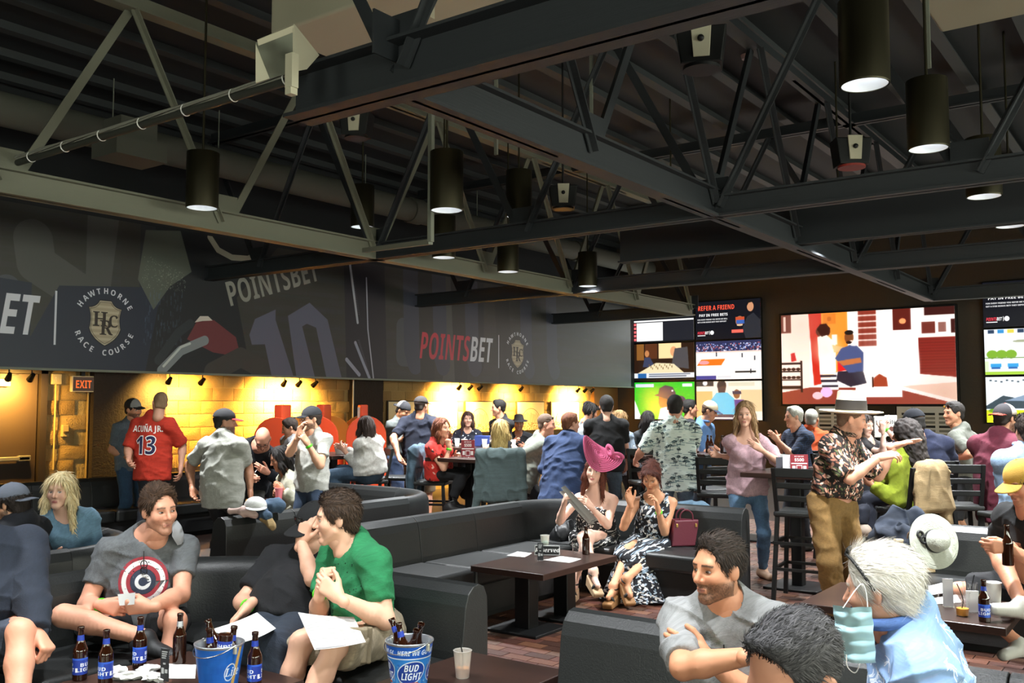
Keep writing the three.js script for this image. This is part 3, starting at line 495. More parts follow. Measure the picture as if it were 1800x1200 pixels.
tv(-10.87, 2, 0, 'wall screen with a half white table, upper left of the left bank'); tv(-9.14, 2, 1, 'wall screen advertising REFER A FRIEND, upper right of the left bank');
tv(-10.87, 1, 2, 'wall screen showing people around a dark wooden table'); tv(-9.14, 1, 3, 'wall screen showing a white and orange basketball court');
tv(-10.87, 0, 4, 'wall screen showing a batter in a blue helmet on green grass'); tv(-9.14, 0, 5, 'wall screen showing an umpire in a light blue shirt');
tv(-2.66, 2, 1, 'cropped wall screen with red headline at the right edge'); tv(-2.66, 1, 6, 'cropped wall screen of hedges and blue barriers at the right edge'); tv(-2.66, 0, 7, 'cropped wall screen of a starting gate on yellow turf at the right edge');
{
  const g = thing('led_display', 'very large bright display of a person and a child by an orange door', 'screen', [-5.92, 2.73, WZ + 0.07]);
  part('cabinet', rbox(3.84, 2.16, 0.1, 0.01), M.blackMetal, g);
  const tx = canvasTex(960, 540, (c) => {
    rect(c, '#fff3ec', 0, 0, 960, 540); shape(c, '#ffe0d0', [[0, 0], [170, 0], [170, 440], [0, 470]]); rect(c, '#5a2a20', 0, 0, 60, 110); rect(c, '#e8c8b8', 14, 10, 14, 90);
    shape(c, '#c2281c', [[165, 0], [240, 0], [240, 420], [190, 430]]); shape(c, '#ef8a2a', [[240, 0], [390, 0], [390, 300], [240, 420]]); rect(c, '#d87420', 250, 4, 74, 62); oval(c, '#b85a18', 286, 36, 12, 14); rect(c, '#fff0e0', 300, 130, 30, 60);
    rect(c, '#8a3426', 450, 0, 100, 206); for (let i = 0; i < 5; i++) rect(c, '#ffe8dc', 450, 22 + i * 36, 100, 8); rect(c, '#5a1c14', 640, 0, 96, 120); oval(c, '#ff9a60', 692, 70, 18, 16); rect(c, '#3a1512', 806, 0, 154, 44); rect(c, '#6a2a22', 790, 80, 70, 66); rect(c, '#f4ece8', 862, 76, 66, 74); rect(c, '#8a5a50', 876, 86, 40, 54); rect(c, '#3a1512', 940, 70, 20, 78);
    shape(c, '#7c241c', [[772, 168], [960, 160], [960, 392], [776, 372]]); for (let i = 0; i < 12; i++) rect(c, 'rgba(60,16,12,.35)', 776, 180 + i * 16, 184, 3); rect(c, '#ffe6da', 780, 158, 180, 10);
    shape(c, '#8a3a2c', [[0, 470], [170, 440], [640, 450], [960, 540], [0, 540]]); shape(c, '#fff8f4', [[430, 440], [680, 440], [680, 500], [420, 500]]); shape(c, '#e8c8b4', [[680, 440], [960, 420], [960, 520]]);
    rect(c, '#2a1814', 0, 290, 124, 12); rect(c, '#2a1814', 0, 340, 124, 8); rect(c, '#2a1814', 0, 390, 124, 8); rect(c, '#2a1814', 112, 280, 12, 190); rect(c, '#2a1814', 0, 430, 124, 20); for (let i = 0; i < 8; i++) oval(c, '#3a2018', 14 + (i % 4) * 28, 330 + Math.floor(i / 4) * 50, 13, 9); shape(c, '#c22a28', [[54, 236], [78, 230], [90, 280], [58, 284]]);
    oval(c, '#4a1a10', 250, 108, 42, 40); shape(c, '#fff6e8', [[216, 140], [270, 130], [320, 180], [320, 350], [226, 356]]); shape(c, '#e8a060', [[300, 190], [380, 210], [390, 226], [310, 236]]);
    for (let i = 0; i < 7; i++) rect(c, i % 2 ? '#2a2430' : '#f4ece8', 226 + i * 2, 352 + i * 15, 94, 14); oval(c, '#8a4a28', 398, 150, 26, 38); shape(c, '#4a557a', [[316, 270], [356, 210], [440, 200], [476, 240], [474, 350], [390, 360]]); shape(c, '#c87040', [[330, 286], [460, 270], [464, 300], [360, 314]]); shape(c, '#2a2430', [[330, 350], [470, 340], [490, 420], [400, 440], [320, 400]]);
    shape(c, '#d81e1e', [[330, 290], [390, 300], [396, 340], [330, 350]]); shape(c, '#a03a20', [[520, 440], [530, 390], [560, 366], [600, 390], [606, 440]]); oval(c, '#e8b0e0', 262, 470, 34, 30); oval(c, '#f0b8c0', 210, 490, 30, 22);
    const gl = (x, y, r, a, b) => { const q = c.createRadialGradient(x, y, 0, x, y, r); q.addColorStop(0, a); q.addColorStop(1, b); c.fillStyle = q; c.fillRect(0, 0, 960, 540); };
    gl(270, 220, 110, 'rgba(255,240,200,.6)', 'rgba(255,240,200,0)'); gl(590, 300, 200, 'rgba(255,250,240,.4)', 'rgba(255,250,240,0)'); gl(120, 60, 260, 'rgba(200,150,130,.35)', 'rgba(200,150,130,0)'); gl(900, 480, 260, 'rgba(150,90,70,.3)', 'rgba(150,90,70,0)');
    shape(c, '#46507a', [[316, 272], [350, 216], [398, 196], [446, 206], [476, 244], [470, 350], [392, 358]]); shape(c, '#b86a3c', [[330, 288], [460, 270], [464, 300], [360, 316]]); oval(c, '#7a4424', 398, 152, 25, 37); oval(c, '#f4d8c8', 410, 172, 9, 5); shape(c, '#9a3c22', [[524, 440], [534, 392], [562, 368], [598, 392], [604, 440]]); rect(c, '#3a1810', 520, 384, 7, 60);
    shape(c, '#3a1a12', [[214, 96], [232, 66], [268, 62], [292, 92], [284, 128], [240, 140]]); oval(c, '#1e1410', 398, 122, 25, 14); oval(c, '#2a1610', 396, 180, 16, 9); for (let i = 0; i < 14; i++) rect(c, 'rgba(80,20,14,.35)', 452 + i * 7, 8, 2, 196);
  }, 4);
  part('screen', box(3.75, 2.07, 0.004, 0, 0, 0.052), glow(tx, 1.15), g);
}
areaLight(new THREE.Color(1, 0.8, 0.7), 2.0, 3.7, 2.0, [-5.92, 2.73, WZ + 0.2], [-5.92, 2.2, 0]);
areaLight(new THREE.Color(0.85, 0.95, 0.9), 1.0, 3.4, 2.8, [-10, 2.7, WZ + 0.2], [-9, 2.2, 0]);
areaLight(new THREE.Color(0.9, 0.97, 0.85), 1.5, 1.7, 2.8, [-2.66, 2.7, WZ + 0.2], [-3, 2.2, 0]);
{ // odds boards below the large display
  const r = rng(41), board = (x, w, dark, label) => {
    const g = thing('odds_board', label, 'board', [x, 1.28, WZ + 0.05]);
    part('panel', box(w, 0.72, 0.04), dark ? std(0x17150f, 0.6) : std(0xe2dfd6, 0.6), g);
    if (!dark) for (let i = 0; i < 3; i++) for (let j = 0; j < 6; j++) part('odds_row', box(w * 0.24, 0.05, 0.004, -w * 0.3 + i * w * 0.3, 0.2 - j * 0.09, 0.022), j % 3 === 0 ? std(0x1d1c1a, 0.6) : std(0x8b887e, 0.6), g);
  };
  board(-7.35, 0.56, true, 'black end panel of the odds board behind the grey-haired man'); board(-6.5, 1.1, false, 'pale odds board behind the straw boater'); board(-5.62, 0.64, true, 'black panel behind the drink advert'); board(-4.65, 1.25, false, 'pale odds board between the navy cap and the grey polo');
  struct('trim_5', box(3.9, 0.9, 0.25, -5.9, 0.45, WZ + 0.2), M.paintBlack, null, 'dark ledge beneath the odds boards');
}

// ───────────────────────── sofas ─────────────────────────
const PROFILE = [[0, 0.36], [0, 0.46], [0.03, 0.68], [0.05, 0.735], [0.09, 0.77], [0.13, 0.777], [0.17, 0.76], [0.195, 0.71], [0.2, 0.6], [0.2, 0.36]];
function backCushion(L) {                                        // runs along +z from 0, inner face at x = 0 facing +x
  return metric(extrude(PROFILE.map(([u, v]) => [-u, v]), L - 0.012, 0.004).translate(0, 0, 0.006));
}
function cushions(g, L, place) {                                 // one straight run: place(geo) moves it from the z axis
  const n = Math.max(1, Math.round(L / 0.78)), w = L / n;
  for (let i = 0; i < n; i++) {
    part('back_cushion', place(backCushion(w).translate(0, 0, i * w)), M.vinyl, g);
    part('seat_cushion', place(metric(rbox(0.55, 0.15, w - 0.008, 0.035, 0.28, 0.355, i * w + w / 2))), M.vinyl, g);
  }
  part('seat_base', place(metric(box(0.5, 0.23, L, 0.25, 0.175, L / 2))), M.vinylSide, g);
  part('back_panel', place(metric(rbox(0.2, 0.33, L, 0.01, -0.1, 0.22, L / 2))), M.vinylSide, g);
  part('plinth', place(box(0.56, 0.06, L - 0.06, 0.16, 0.03, L / 2)), M.plinth, g);
}
function sofaL(label, x, z, LA, LB, m = 1) {                     // inner corner at (x, z); one run along +z, the other along +x (m = 1) or -x (m = -1)
  const g = thing('sofa', label, 'sofa', [x, 0, z]), R = 0.56;
  const A = (q) => (m < 0 ? q.rotateY(Math.PI).translate(0, 0, 0) : q);
  cushions(g, LA - R, (q) => (m > 0 ? q.translate(0, 0, R) : q.rotateY(Math.PI).translate(0, 0, LA)));
  cushions(g, LB - R, (q) => (m > 0 ? q.rotateY(-Math.PI / 2).translate(LB, 0, 0) : q.rotateY(-Math.PI / 2).translate(-R, 0, 0)));
  const a0 = m > 0 ? Math.PI : Math.PI / 2;
  const lt = (pts) => metric(lathe(pts, 14, a0, Math.PI / 2).translate(m * R, 0, R));
  part('corner_back', lt(PROFILE.map(([u, v]) => [R + u, v])), M.vinyl, g);
  part('corner_seat', lt([[0.001, 0.28], [0.001, 0.43], [R - 0.04, 0.43], [R - 0.005, 0.41], [R - 0.002, 0.28]]), M.vinyl, g);
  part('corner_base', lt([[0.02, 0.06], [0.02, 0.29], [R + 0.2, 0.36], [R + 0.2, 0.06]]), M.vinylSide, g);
  return g;
}
function sofaI(label, a, dirTurn, L) { const g = thing('sofa', label, 'sofa', a); cushions(g, L, (q) => q.rotateY(dirTurn)); return g; }
sofaL('front black corner sofa holding the three men around the blue bucket', -4.83, -3.65, 3.1, 1.88);
sofaL('black corner sofa where the two women in patterned dresses sit', -5.06, -7.75, 2.75, 1.86);
sofaL('black corner sofa at far left with the hooded man and blonde woman', -5.9, -3.75, 3.2, 2.6, -1);
sofaL('black corner sofa with white cap and denim jacket on its end', -6.48, -7.5, 2.73, 2.6, -1);
sofaI('black sofa back behind the crossed-arms man at lower right', [1.2, 0, -3.47], -Math.PI / 2, 3.48);
sofaI('dark sofa with the wide straw sun hat at right', [0.6, 0, -7.6], -Math.PI / 2, 2.55);
sofaI('dark banquette along the block wall behind the red jersey', [-10.95, 0, -8.5], 0, 3.6);

// ───────────────────────── tables ─────────────────────────
function lowTable(label, x0, x1, z0, z1, legs = 1) {
  const g = thing('low_table', label, 'table', [(x0 + x1) / 2, 0, (z0 + z1) / 2]), w = x1 - x0, d = z1 - z0;
  part('table_top', metric(rbox(w, 0.045, d, 0.006, 0, 0.4575, 0)), M.tableTop, g);
  for (let i = 0; i < legs; i++) { const z = legs > 1 ? (i - 0.5) * d * 0.5 : 0; part('column', rbox(0.13, 0.415, 0.13, 0.008, 0, 0.23, z), M.blackMetal, g); part('foot_plate', rbox(0.46, 0.025, legs > 1 ? 0.42 : 0.55, 0.008, 0, 0.0135, z), M.blackMetal, g); }
  return g;
}
lowTable('low wooden table with the blue bucket and loose bottles', -4.03, -3.2, -2.86, -1.75, 2);
lowTable('low wooden end table with a patterned bucket and orange drink cup', -2.92, -2.34, -3.66, -2.5);
lowTable('low wooden table with reserved sign before the two women', -4.44, -3.78, -6.63, -5.58, 2);
lowTable('low wooden table crowded with cups and bottles at right', -2.0, -0.87, -6.55, -5.72, 2);
lowTable('small brown table at the banquette behind the grey-shirted man', -10.25, -9.65, -8.2, -7.5);
function highTable(label, x, z, w = 0.75, d = 0.75, h = 1.06) {
  const g = thing('high_table', label, 'table', [x, 0, z]);
  part('table_top', metric(rbox(w, 0.045, d, 0.008, 0, h - 0.0225, 0)), M.tableTop, g);
  for (const dx of w > 1 ? [-w * 0.32, w * 0.32] : [0]) { part('column', rbox(0.1, h - 0.05, 0.1, 0.008, dx, (h - 0.05) / 2, 0), M.blackMetal, g); part('foot_plate', rbox(0.5, 0.025, 0.5, 0.008, dx, 0.0135, 0), M.blackMetal, g); }
  return g;
}
const floorAt = (px, d) => { const p = at(px, 711, d); return [p[0], 0, p[2]]; };
const HT = [['high table beside the seated woman in the pale sweater', 585, 11.9], ['high table where the woman in red leans', 828, 11.2], ['high table at the back with drinks before the dark-haired woman', 850, 13.8], ['high table between the black T-shirt and the palm-print shirt', 1110, 12.0], ['high table with the red promo card beside the pink blouse', 1398, 8.75], ['high table behind the boater hat', 1500, 9.4]];
const tables = HT.map(([l, px, d]) => { const p = floorAt(px, d); return highTable(l, p[0], p[2], d === 13.8 ? 1.8 : 0.8, 0.75); });
{ const p = floorAt(1268, 12.1); highTable('long high counter with bottles beside the blue-shirted man', p[0], p[2], 1.6, 0.7); }

// ───────────────────────── bar stools ─────────────────────────
function stool(pos, turn, label) {
  const g = thing('bar_stool', label, 'stool', pos, turn, 'black bar stools');
  part('seat', rbox(0.42, 0.05, 0.4, 0.02, 0, 0.745, 0), M.vinyl, g);
  const legs = [[-0.18, 0.17], [0.18, 0.17], [-0.18, -0.17], [0.18, -0.17]];
  for (const [x, z] of legs) part('leg', bar([x, 0.72, z], [x * 1.2, 0.0, z * 1.25], 0.034, 0.034), M.blackMetal, g);
  for (const y of [0.28, 0.5]) { part('footrest', bar([-0.205, y, 0.2], [0.205, y, 0.2], 0.024, 0.024), M.blackMetal, g); part('stretcher', bar([-0.205, y, -0.2], [0.205, y, -0.2], 0.024, 0.024), M.blackMetal, g); for (const s of [-1, 1]) part('stretcher', bar([0.205 * s, y, -0.2], [0.205 * s, y, 0.2], 0.024, 0.024), M.blackMetal, g); }
  for (const s of [-1, 1]) part('back_post', bar([0.18 * s, 0.74, -0.17], [0.19 * s, 1.14, -0.25], 0.032, 0.032), M.blackMetal, g);
  for (const [y, h] of [[0.88, 0.05], [0.99, 0.05], [1.1, 0.08]]) part('back_rail', rbox(0.38, h, 0.022, 0.008, 0, y, -0.185 - (y - 0.8) * 0.17), M.blackMetal, g);
  return g;
}
const faceTurn = (deg) => { const a = deg * RAD, f = add(mul(CF, -Math.cos(a)), mul(CR, Math.sin(a))); return Math.atan2(f[0], f[2]); };   // 0 faces the viewer, 90 faces picture right
[[650, 11.6, -70, 'bar stool under the woman in the pale sweater'], [700, 12.1, -100, 'empty ladder-back stool right of the pale sweater'], [762, 11.4, 80, 'bar stool under the woman in red with a denim jacket on its back'], [880, 10.7, 180, 'bar stool hung with a green-grey jacket under the blonde woman'], [1262, 9.9, 160, 'ladder-back stool left of the pink blouse'], [1245, 10.4, 200, 'ladder-back stool behind the palm-print shirt'],
[1408, 8.2, 150, 'tall stool standing under the red promo card'], [1478, 10.3, 30, 'stool behind the boater hat man'], [1595, 8.35, 200, 'stool with a tan jacket under the woman in lime green'], [1672, 8.75, 170, 'stool in front of the man in the grey polo'], [1775, 8.0, 190, 'stool at the right edge behind the maroon T-shirt'], [1140, 11.4, 10, 'stool between the black T-shirt and palm-print men'], [822, 15.1, 10, 'far stool under the dark-haired woman'], [912, 16.0, 10, 'far stool under the man in the brimmed hat'], [1421, 11.4, 160, 'stool under the orange shirt'], [1627, 9.3, 175, 'stool under the man in the navy cap'], [508, 12.7, -60, 'stool behind the man with glasses']]
  .forEach(([px, d, t, l]) => stool(floorAt(px, d), faceTurn(t), l));
// ───────────────────────── betting kiosks ─────────────────────────
[[640, 14.8, -75, 'orange betting kiosk behind the woman in the pale sweater'], [572, 14.3, -95, 'orange betting kiosk right of the man with glasses'], [500, 13.4, -95, 'orange betting kiosk left of the man with glasses']].forEach(([px, d, t, l]) => {
  const g = thing('betting_kiosk', l, 'kiosk', floorAt(px, d), faceTurn(t));
  const side = []; for (let i = 0; i <= 12; i++) { const a = Math.PI * i / 12; side.push([0.3 * Math.cos(a), 1.2 + 0.3 * Math.sin(a)]); } side.push([-0.3, 0], [0.3, 0]);
  part('cabinet', extrude([[-0.3, 0], [0.3, 0], [0.3, 1.1], [-0.3, 1.1]], 0.36, 0.01).translate(0, 0, -0.2), M.kiosk, g);
  part('screen_frame', rbox(0.4, 0.52, 0.12, 0.02, 0, 1.42, 0.02), M.kiosk, g);
  part('touch_screen', box(0.32, 0.42, 0.006, 0, 1.43, 0.083), std(0x14171d, 0.15, { emissive: 0x9fb2c8, emissiveIntensity: 0.25 }), g);
  part('side_wing', extrude(side, 0.03, 0.006).rotateY(Math.PI / 2).translate(-0.37, 0, 0), M.kioskSide, g);
  part('side_wing', extrude(side, 0.03, 0.006).rotateY(Math.PI / 2).translate(0.34, 0, 0), M.kiosk, g);
});
// ───────────────────────── bodies: blended distance fields meshed with surface nets ─────────────────────────
function cone(a, b, ra, rb, k = 0.02, o = {}) {                  // tapered capsule; o.ax, o.sx widen it along an axis; o.cap cuts it flat at b
  const [x0, y0, z0] = a; let bx = b[0] - x0, by = b[1] - y0, bz = b[2] - z0; const ax = o.ax, q = o.sx ? 1 - 1 / o.sx : 0;
  const L0 = Math.hypot(bx, by, bz) || 1e-6, nx = bx / L0, ny = by / L0, nz = bz / L0;
  if (ax) { const t = (bx * ax[0] + by * ax[1] + bz * ax[2]) * q; bx -= ax[0] * t; by -= ax[1] * t; bz -= ax[2] * t; }
  const bb = bx * bx + by * by + bz * bz || 1e-9, dr = rb - ra, m = Math.max(ra, rb) * (o.sx || 1) + 0.002, cap = o.cap;
  return {
    k, neg: o.neg, lo: [0, 1, 2].map((i) => Math.min(a[i], b[i]) - m), hi: [0, 1, 2].map((i) => Math.max(a[i], b[i]) + m),
    d(x, y, z) {
      let px = x - x0, py = y - y0, pz = z - z0; const c = cap ? (px * nx + py * ny + pz * nz) - L0 : -1;
      if (ax) { const t = (px * ax[0] + py * ax[1] + pz * ax[2]) * q; px -= ax[0] * t; py -= ax[1] * t; pz -= ax[2] * t; }
      let h = (px * bx + py * by + pz * bz) / bb; h = h < 0 ? 0 : h > 1 ? 1 : h;
      px -= bx * h; py -= by * h; pz -= bz * h; const d = Math.sqrt(px * px + py * py + pz * pz) - ra - dr * h;
      return cap && c > d ? c : d;
    },
  };
}
function ell(c, r, k = 0.02, o = {}) {                           // ellipsoid, o.fr = three axes
  const fr = o.fr, m = Math.max(...r) + 0.002, a = 1 / r[0], b = 1 / r[1], e = 1 / r[2];
  return {
    k, neg: o.neg, lo: c.map((v, i) => v - (fr ? m : r[i])), hi: c.map((v, i) => v + (fr ? m : r[i])),
    d(x, y, z) {
      let px = x - c[0], py = y - c[1], pz = z - c[2];
      if (fr) { const u = px * fr[0][0] + py * fr[0][1] + pz * fr[0][2], v = px * fr[1][0] + py * fr[1][1] + pz * fr[1][2], w = px * fr[2][0] + py * fr[2][1] + pz * fr[2][2]; px = u; py = v; pz = w; }
      px *= a; py *= b; pz *= e; const k0 = Math.sqrt(px * px + py * py + pz * pz); if (k0 < 1e-6) return -Math.min(...r);
      const k1 = Math.sqrt(px * px * a * a + py * py * b * b + pz * pz * e * e); return k0 * (k0 - 1) / k1;
    },
  };
}
const sph = (c, r, k = 0.02, o) => cone(c, c, r, r, k, o);
function value(list, cuts, x, y, z) {
  let d = 1e3;
  for (let i = 0; i < list.length; i++) {
    const p = list[i], e = p.d(x, y, z), k = p.k;
    if (p.neg) { const n = -e, h = Math.max(k - Math.abs(d - n), 0) / k; d = Math.max(d, n) + h * h * k * 0.25; } else if (e < d + k) { const h = Math.max(k - Math.abs(d - e), 0) / k; d = Math.min(d, e) - h * h * k * 0.25; }
  }
  if (cuts) for (let i = 0; i < cuts.length; i++) { const c = cuts[i](x, y, z); if (c > d) d = c; }
  return d;
}
function mesh(prims, cell, cuts) {
  prims = prims.filter((p) => !p.neg).concat(prims.filter((p) => p.neg));
  const lo = [1e9, 1e9, 1e9], hi = [-1e9, -1e9, -1e9];
  for (const p of prims) if (!p.neg) for (let i = 0; i < 3; i++) { lo[i] = Math.min(lo[i], p.lo[i]); hi[i] = Math.max(hi[i], p.hi[i]); }
  const B = 6, n = [0, 1, 2].map((i) => { lo[i] -= cell * 2.3; return (Math.ceil((hi[i] - lo[i]) / cell / B) + 1) * B; }), [nx, ny, nz] = n, sy = nx, sz = nx * ny;
  const val = new Float32Array(nx * ny * nz).fill(1), act = [], R = B * cell * 0.87 * 1.2 + cell;
  for (let bz = 0; bz < nz; bz += B) for (let by = 0; by < ny; by += B) for (let bx = 0; bx < nx; bx += B) {
    const cx = lo[0] + (bx + B / 2 - 0.5) * cell, cy = lo[1] + (by + B / 2 - 0.5) * cell, cz = lo[2] + (bz + B / 2 - 0.5) * cell, ds = prims.map((p) => p.d(cx, cy, cz));
    let m = 1e3; for (let i = 0; i < ds.length; i++) if (!prims[i].neg && ds[i] < m) m = ds[i];
    if (m > R + 0.06) continue;
    const f = value(prims, cuts, cx, cy, cz); if (f > R + 0.02) continue;
    if (f < -R) { for (let k = 0; k < B; k++) for (let j = 0; j < B; j++) val.fill(-1, bx + (by + j) * sy + (bz + k) * sz, bx + (by + j) * sy + (bz + k) * sz + B); continue; }
    const list = prims.filter((p, i) => (p.neg ? ds[i] < R * 2 : ds[i] < m + 2 * R + p.k));
    for (let k = 0; k < B; k++) for (let j = 0; j < B; j++) for (let i = 0; i < B; i++) val[bx + i + (by + j) * sy + (bz + k) * sz] = value(list, cuts, lo[0] + (bx + i) * cell, lo[1] + (by + j) * cell, lo[2] + (bz + k) * cell);
    act.push([bx, by, bz]);
  }
  const vi = new Int32Array(val.length).fill(-1), pos = [], idx = [];
  const off = [0, 1, sy, sy + 1, sz, sz + 1, sz + sy, sz + sy + 1], E = [[0, 1], [0, 2], [0, 4], [1, 3], [1, 5], [2, 3], [2, 6], [3, 7], [4, 5], [4, 6], [5, 7], [6, 7]];
  for (const [bx, by, bz] of act) for (let k = bz; k < Math.min(bz + B, nz - 1); k++) for (let j = by; j < Math.min(by + B, ny - 1); j++) for (let i = bx; i < Math.min(bx + B, nx - 1); i++) {
    const o = i + j * sy + k * sz; let m = 0; for (let c = 0; c < 8; c++) if (val[o + off[c]] < 0) m |= 1 << c; if (m === 0 || m === 255) continue;
    let x = 0, y = 0, z = 0, w = 0;
    for (const [a, b] of E) { if (((m >> a) & 1) === ((m >> b) & 1)) continue; const t = val[o + off[a]] / (val[o + off[a]] - val[o + off[b]]); x += (a & 1) + ((b & 1) - (a & 1)) * t; y += ((a >> 1) & 1) + (((b >> 1) & 1) - ((a >> 1) & 1)) * t; z += (a >> 2) + ((b >> 2) - (a >> 2)) * t; w++; }
    vi[o] = pos.length / 3; pos.push(lo[0] + (i + x / w) * cell, lo[1] + (j + y / w) * cell, lo[2] + (k + z / w) * cell);
  }
  const quad = (a, b, c, d, s) => { if (a < 0 || b < 0 || c < 0 || d < 0) return; if (s) idx.push(a, b, c, a, c, d); else idx.push(a, c, b, a, d, c); };
  for (const [bx, by, bz] of act) for (let k = Math.max(1, bz); k < Math.min(bz + B, nz - 1); k++) for (let j = Math.max(1, by); j < Math.min(by + B, ny - 1); j++) for (let i = Math.max(1, bx); i < Math.min(bx + B, nx - 1); i++) {
    const o = i + j * sy + k * sz, s = val[o] < 0;
    if (s !== val[o + 1] < 0) quad(vi[o - sy - sz], vi[o - sz], vi[o], vi[o - sy], s);
    if (s !== val[o + sy] < 0) quad(vi[o - 1 - sz], vi[o - 1], vi[o], vi[o - sz], s);
    if (s !== val[o + sz] < 0) quad(vi[o - 1 - sy], vi[o - sy], vi[o], vi[o - 1], s);
  }
  return { pos, idx };
}
const lin = (hex) => { const c = new THREE.Color(hex); return [c.r, c.g, c.b]; };
// mesh data to a geometry about an origin: o.disp moves points along their normals, o.color paints matter, o.uv gives uv
function finish(m, origin, o = {}) {
  const g = new THREE.BufferGeometry(), n = m.pos.length / 3, p = new Float32Array(m.pos);
  g.setAttribute('position', new THREE.BufferAttribute(p, 3)); g.setIndex(m.idx); g.computeVertexNormals(); const nn = g.attributes.normal.array;
  if (o.disp) { for (let i = 0; i < n; i++) { const t = o.disp(p[i * 3], p[i * 3 + 1], p[i * 3 + 2], nn[i * 3], nn[i * 3 + 1], nn[i * 3 + 2]); p[i * 3] += nn[i * 3] * t; p[i * 3 + 1] += nn[i * 3 + 1] * t; p[i * 3 + 2] += nn[i * 3 + 2] * t; } }
  if (o.color) { const c = new Float32Array(n * 3); for (let i = 0; i < n; i++) c.set(o.color(p[i * 3], p[i * 3 + 1], p[i * 3 + 2], nn[i * 3], nn[i * 3 + 1], nn[i * 3 + 2]), i * 3); g.setAttribute('color', new THREE.BufferAttribute(c, 3)); }
  if (o.uv) { const u = new Float32Array(n * 2); for (let i = 0; i < n; i++) u.set(o.uv(p[i * 3], p[i * 3 + 1], p[i * 3 + 2]), i * 2); g.setAttribute('uv', new THREE.BufferAttribute(u, 2)); }
  if (o.mat) g.applyMatrix4(o.mat);
  g.translate(-origin[0], -origin[1], -origin[2]); if (o.disp) g.computeVertexNormals(); return g;
}
M.skin = std(0xffffff, 0.55, { vertexColors: true }); M.hair = std(0xffffff, 0.8, { vertexColors: true }); M.weave = std(0xffffff, 0.92, { vertexColors: true, bumpMap: T.cloth, bumpScale: 0.001 });
M.eye = std(0xffffff, 0.15, { vertexColors: true }); M.rubber = std(0x111111, 0.6);
const camV = ([r, u, t]) => add(add(mul(CR, r), [0, u, 0]), mul(CF, -t));
function ik(a, t, l1, l2, pole) {                                // two bones from a toward t, bending toward pole
  let v = sub(t, a), L = len(v); const mx = (l1 + l2) * 0.998, mn = Math.abs(l1 - l2) * 1.02 + 0.01; const dir = mul(v, 1 / (L || 1)); L = clamp(L, mn, mx);
  const end = mad(a, dir, L), c = (l1 * l1 + L * L - l2 * l2) / (2 * L), h = Math.sqrt(Math.max(0, l1 * l1 - c * c)); let q = sub(pole, a); q = norm(sub(q, mul(dir, dot(q, dir))));
  return [mad(mad(a, dir, c), q, h), end];
}
const CURL = { flat: [0.08, 0.1, 0.08], relax: [0.4, 0.55, 0.4], grip: [0.85, 1.0, 0.6], fist: [1.35, 1.5, 0.9], pinch: [0.75, 0.6, 0.4], point: [1.3, 1.4, 0.9] };
function handPrims(w, dir, pn, left, pose, s) {
  dir = norm(dir); pn = norm(sub(pn, mul(dir, dot(pn, dir)))); let th = cross(dir, pn); if (left) th = mul(th, -1); const c = CURL[pose] || CURL.relax, P = [], A = (b, f, t, n) => add(b, add(add(mul(dir, f * s), mul(th, t * s)), mul(pn, n * s)));
  P.push(cone(mad(w, dir, -0.03 * s), A(w, 0.02, 0, 0), 0.027 * s, 0.026 * s, 0.02 * s));
  const K = [[0.028, 0.094, [0.043, 0.026, 0.021], 0.0092], [0.0095, 0.097, [0.047, 0.03, 0.022], 0.0096], [-0.0095, 0.092, [0.043, 0.027, 0.021], 0.0091], [-0.027, 0.083, [0.034, 0.021, 0.019], 0.008]];
  K.forEach(([t, f, seg, r], i) => {
    const kn = A(w, f, t, 0); P.push(cone(A(w, 0.012, t * 0.55, 0), kn, 0.0165 * s, 0.0125 * s, 0.016 * s));
    let a = kn, ang = 0; const cc = pose === 'point' && i === 0 ? [0.05, 0.1, 0.1] : c, sp = t * (pose === 'flat' ? 3.2 : 1.2);
    seg.forEach((L, j) => { ang += cc[j] + (pose === 'relax' ? i * 0.06 : 0); const d2 = norm(add(add(mul(dir, Math.cos(ang)), mul(pn, Math.sin(ang))), mul(th, sp * (j === 0 ? 1 : 0.6)))), b = mad(a, d2, L * s); P.push(cone(a, b, (r - j * 0.0006) * s, (r - 0.0008 - j * 0.0006) * s, 0.004 * s)); a = b; });
  });
  const tb = A(w, 0.022, 0.022, 0.008), grip = pose === 'grip' || pose === 'fist' || pose === 'pinch', t1 = A(tb, 0.032, grip ? 0.018 : 0.03, grip ? 0.022 : 0.01), t2 = A(t1, 0.03, grip ? -0.004 : 0.014, grip ? 0.016 : 0.006), t3 = A(t2, 0.024, grip ? -0.014 : 0.004, grip ? 0.006 : 0.004);
  P.push(cone(tb, t1, 0.0175 * s, 0.0125 * s, 0.014 * s), cone(t1, t2, 0.0115 * s, 0.0105 * s, 0.004 * s), cone(t2, t3, 0.0105 * s, 0.0085 * s, 0.004 * s));
  return P;
}
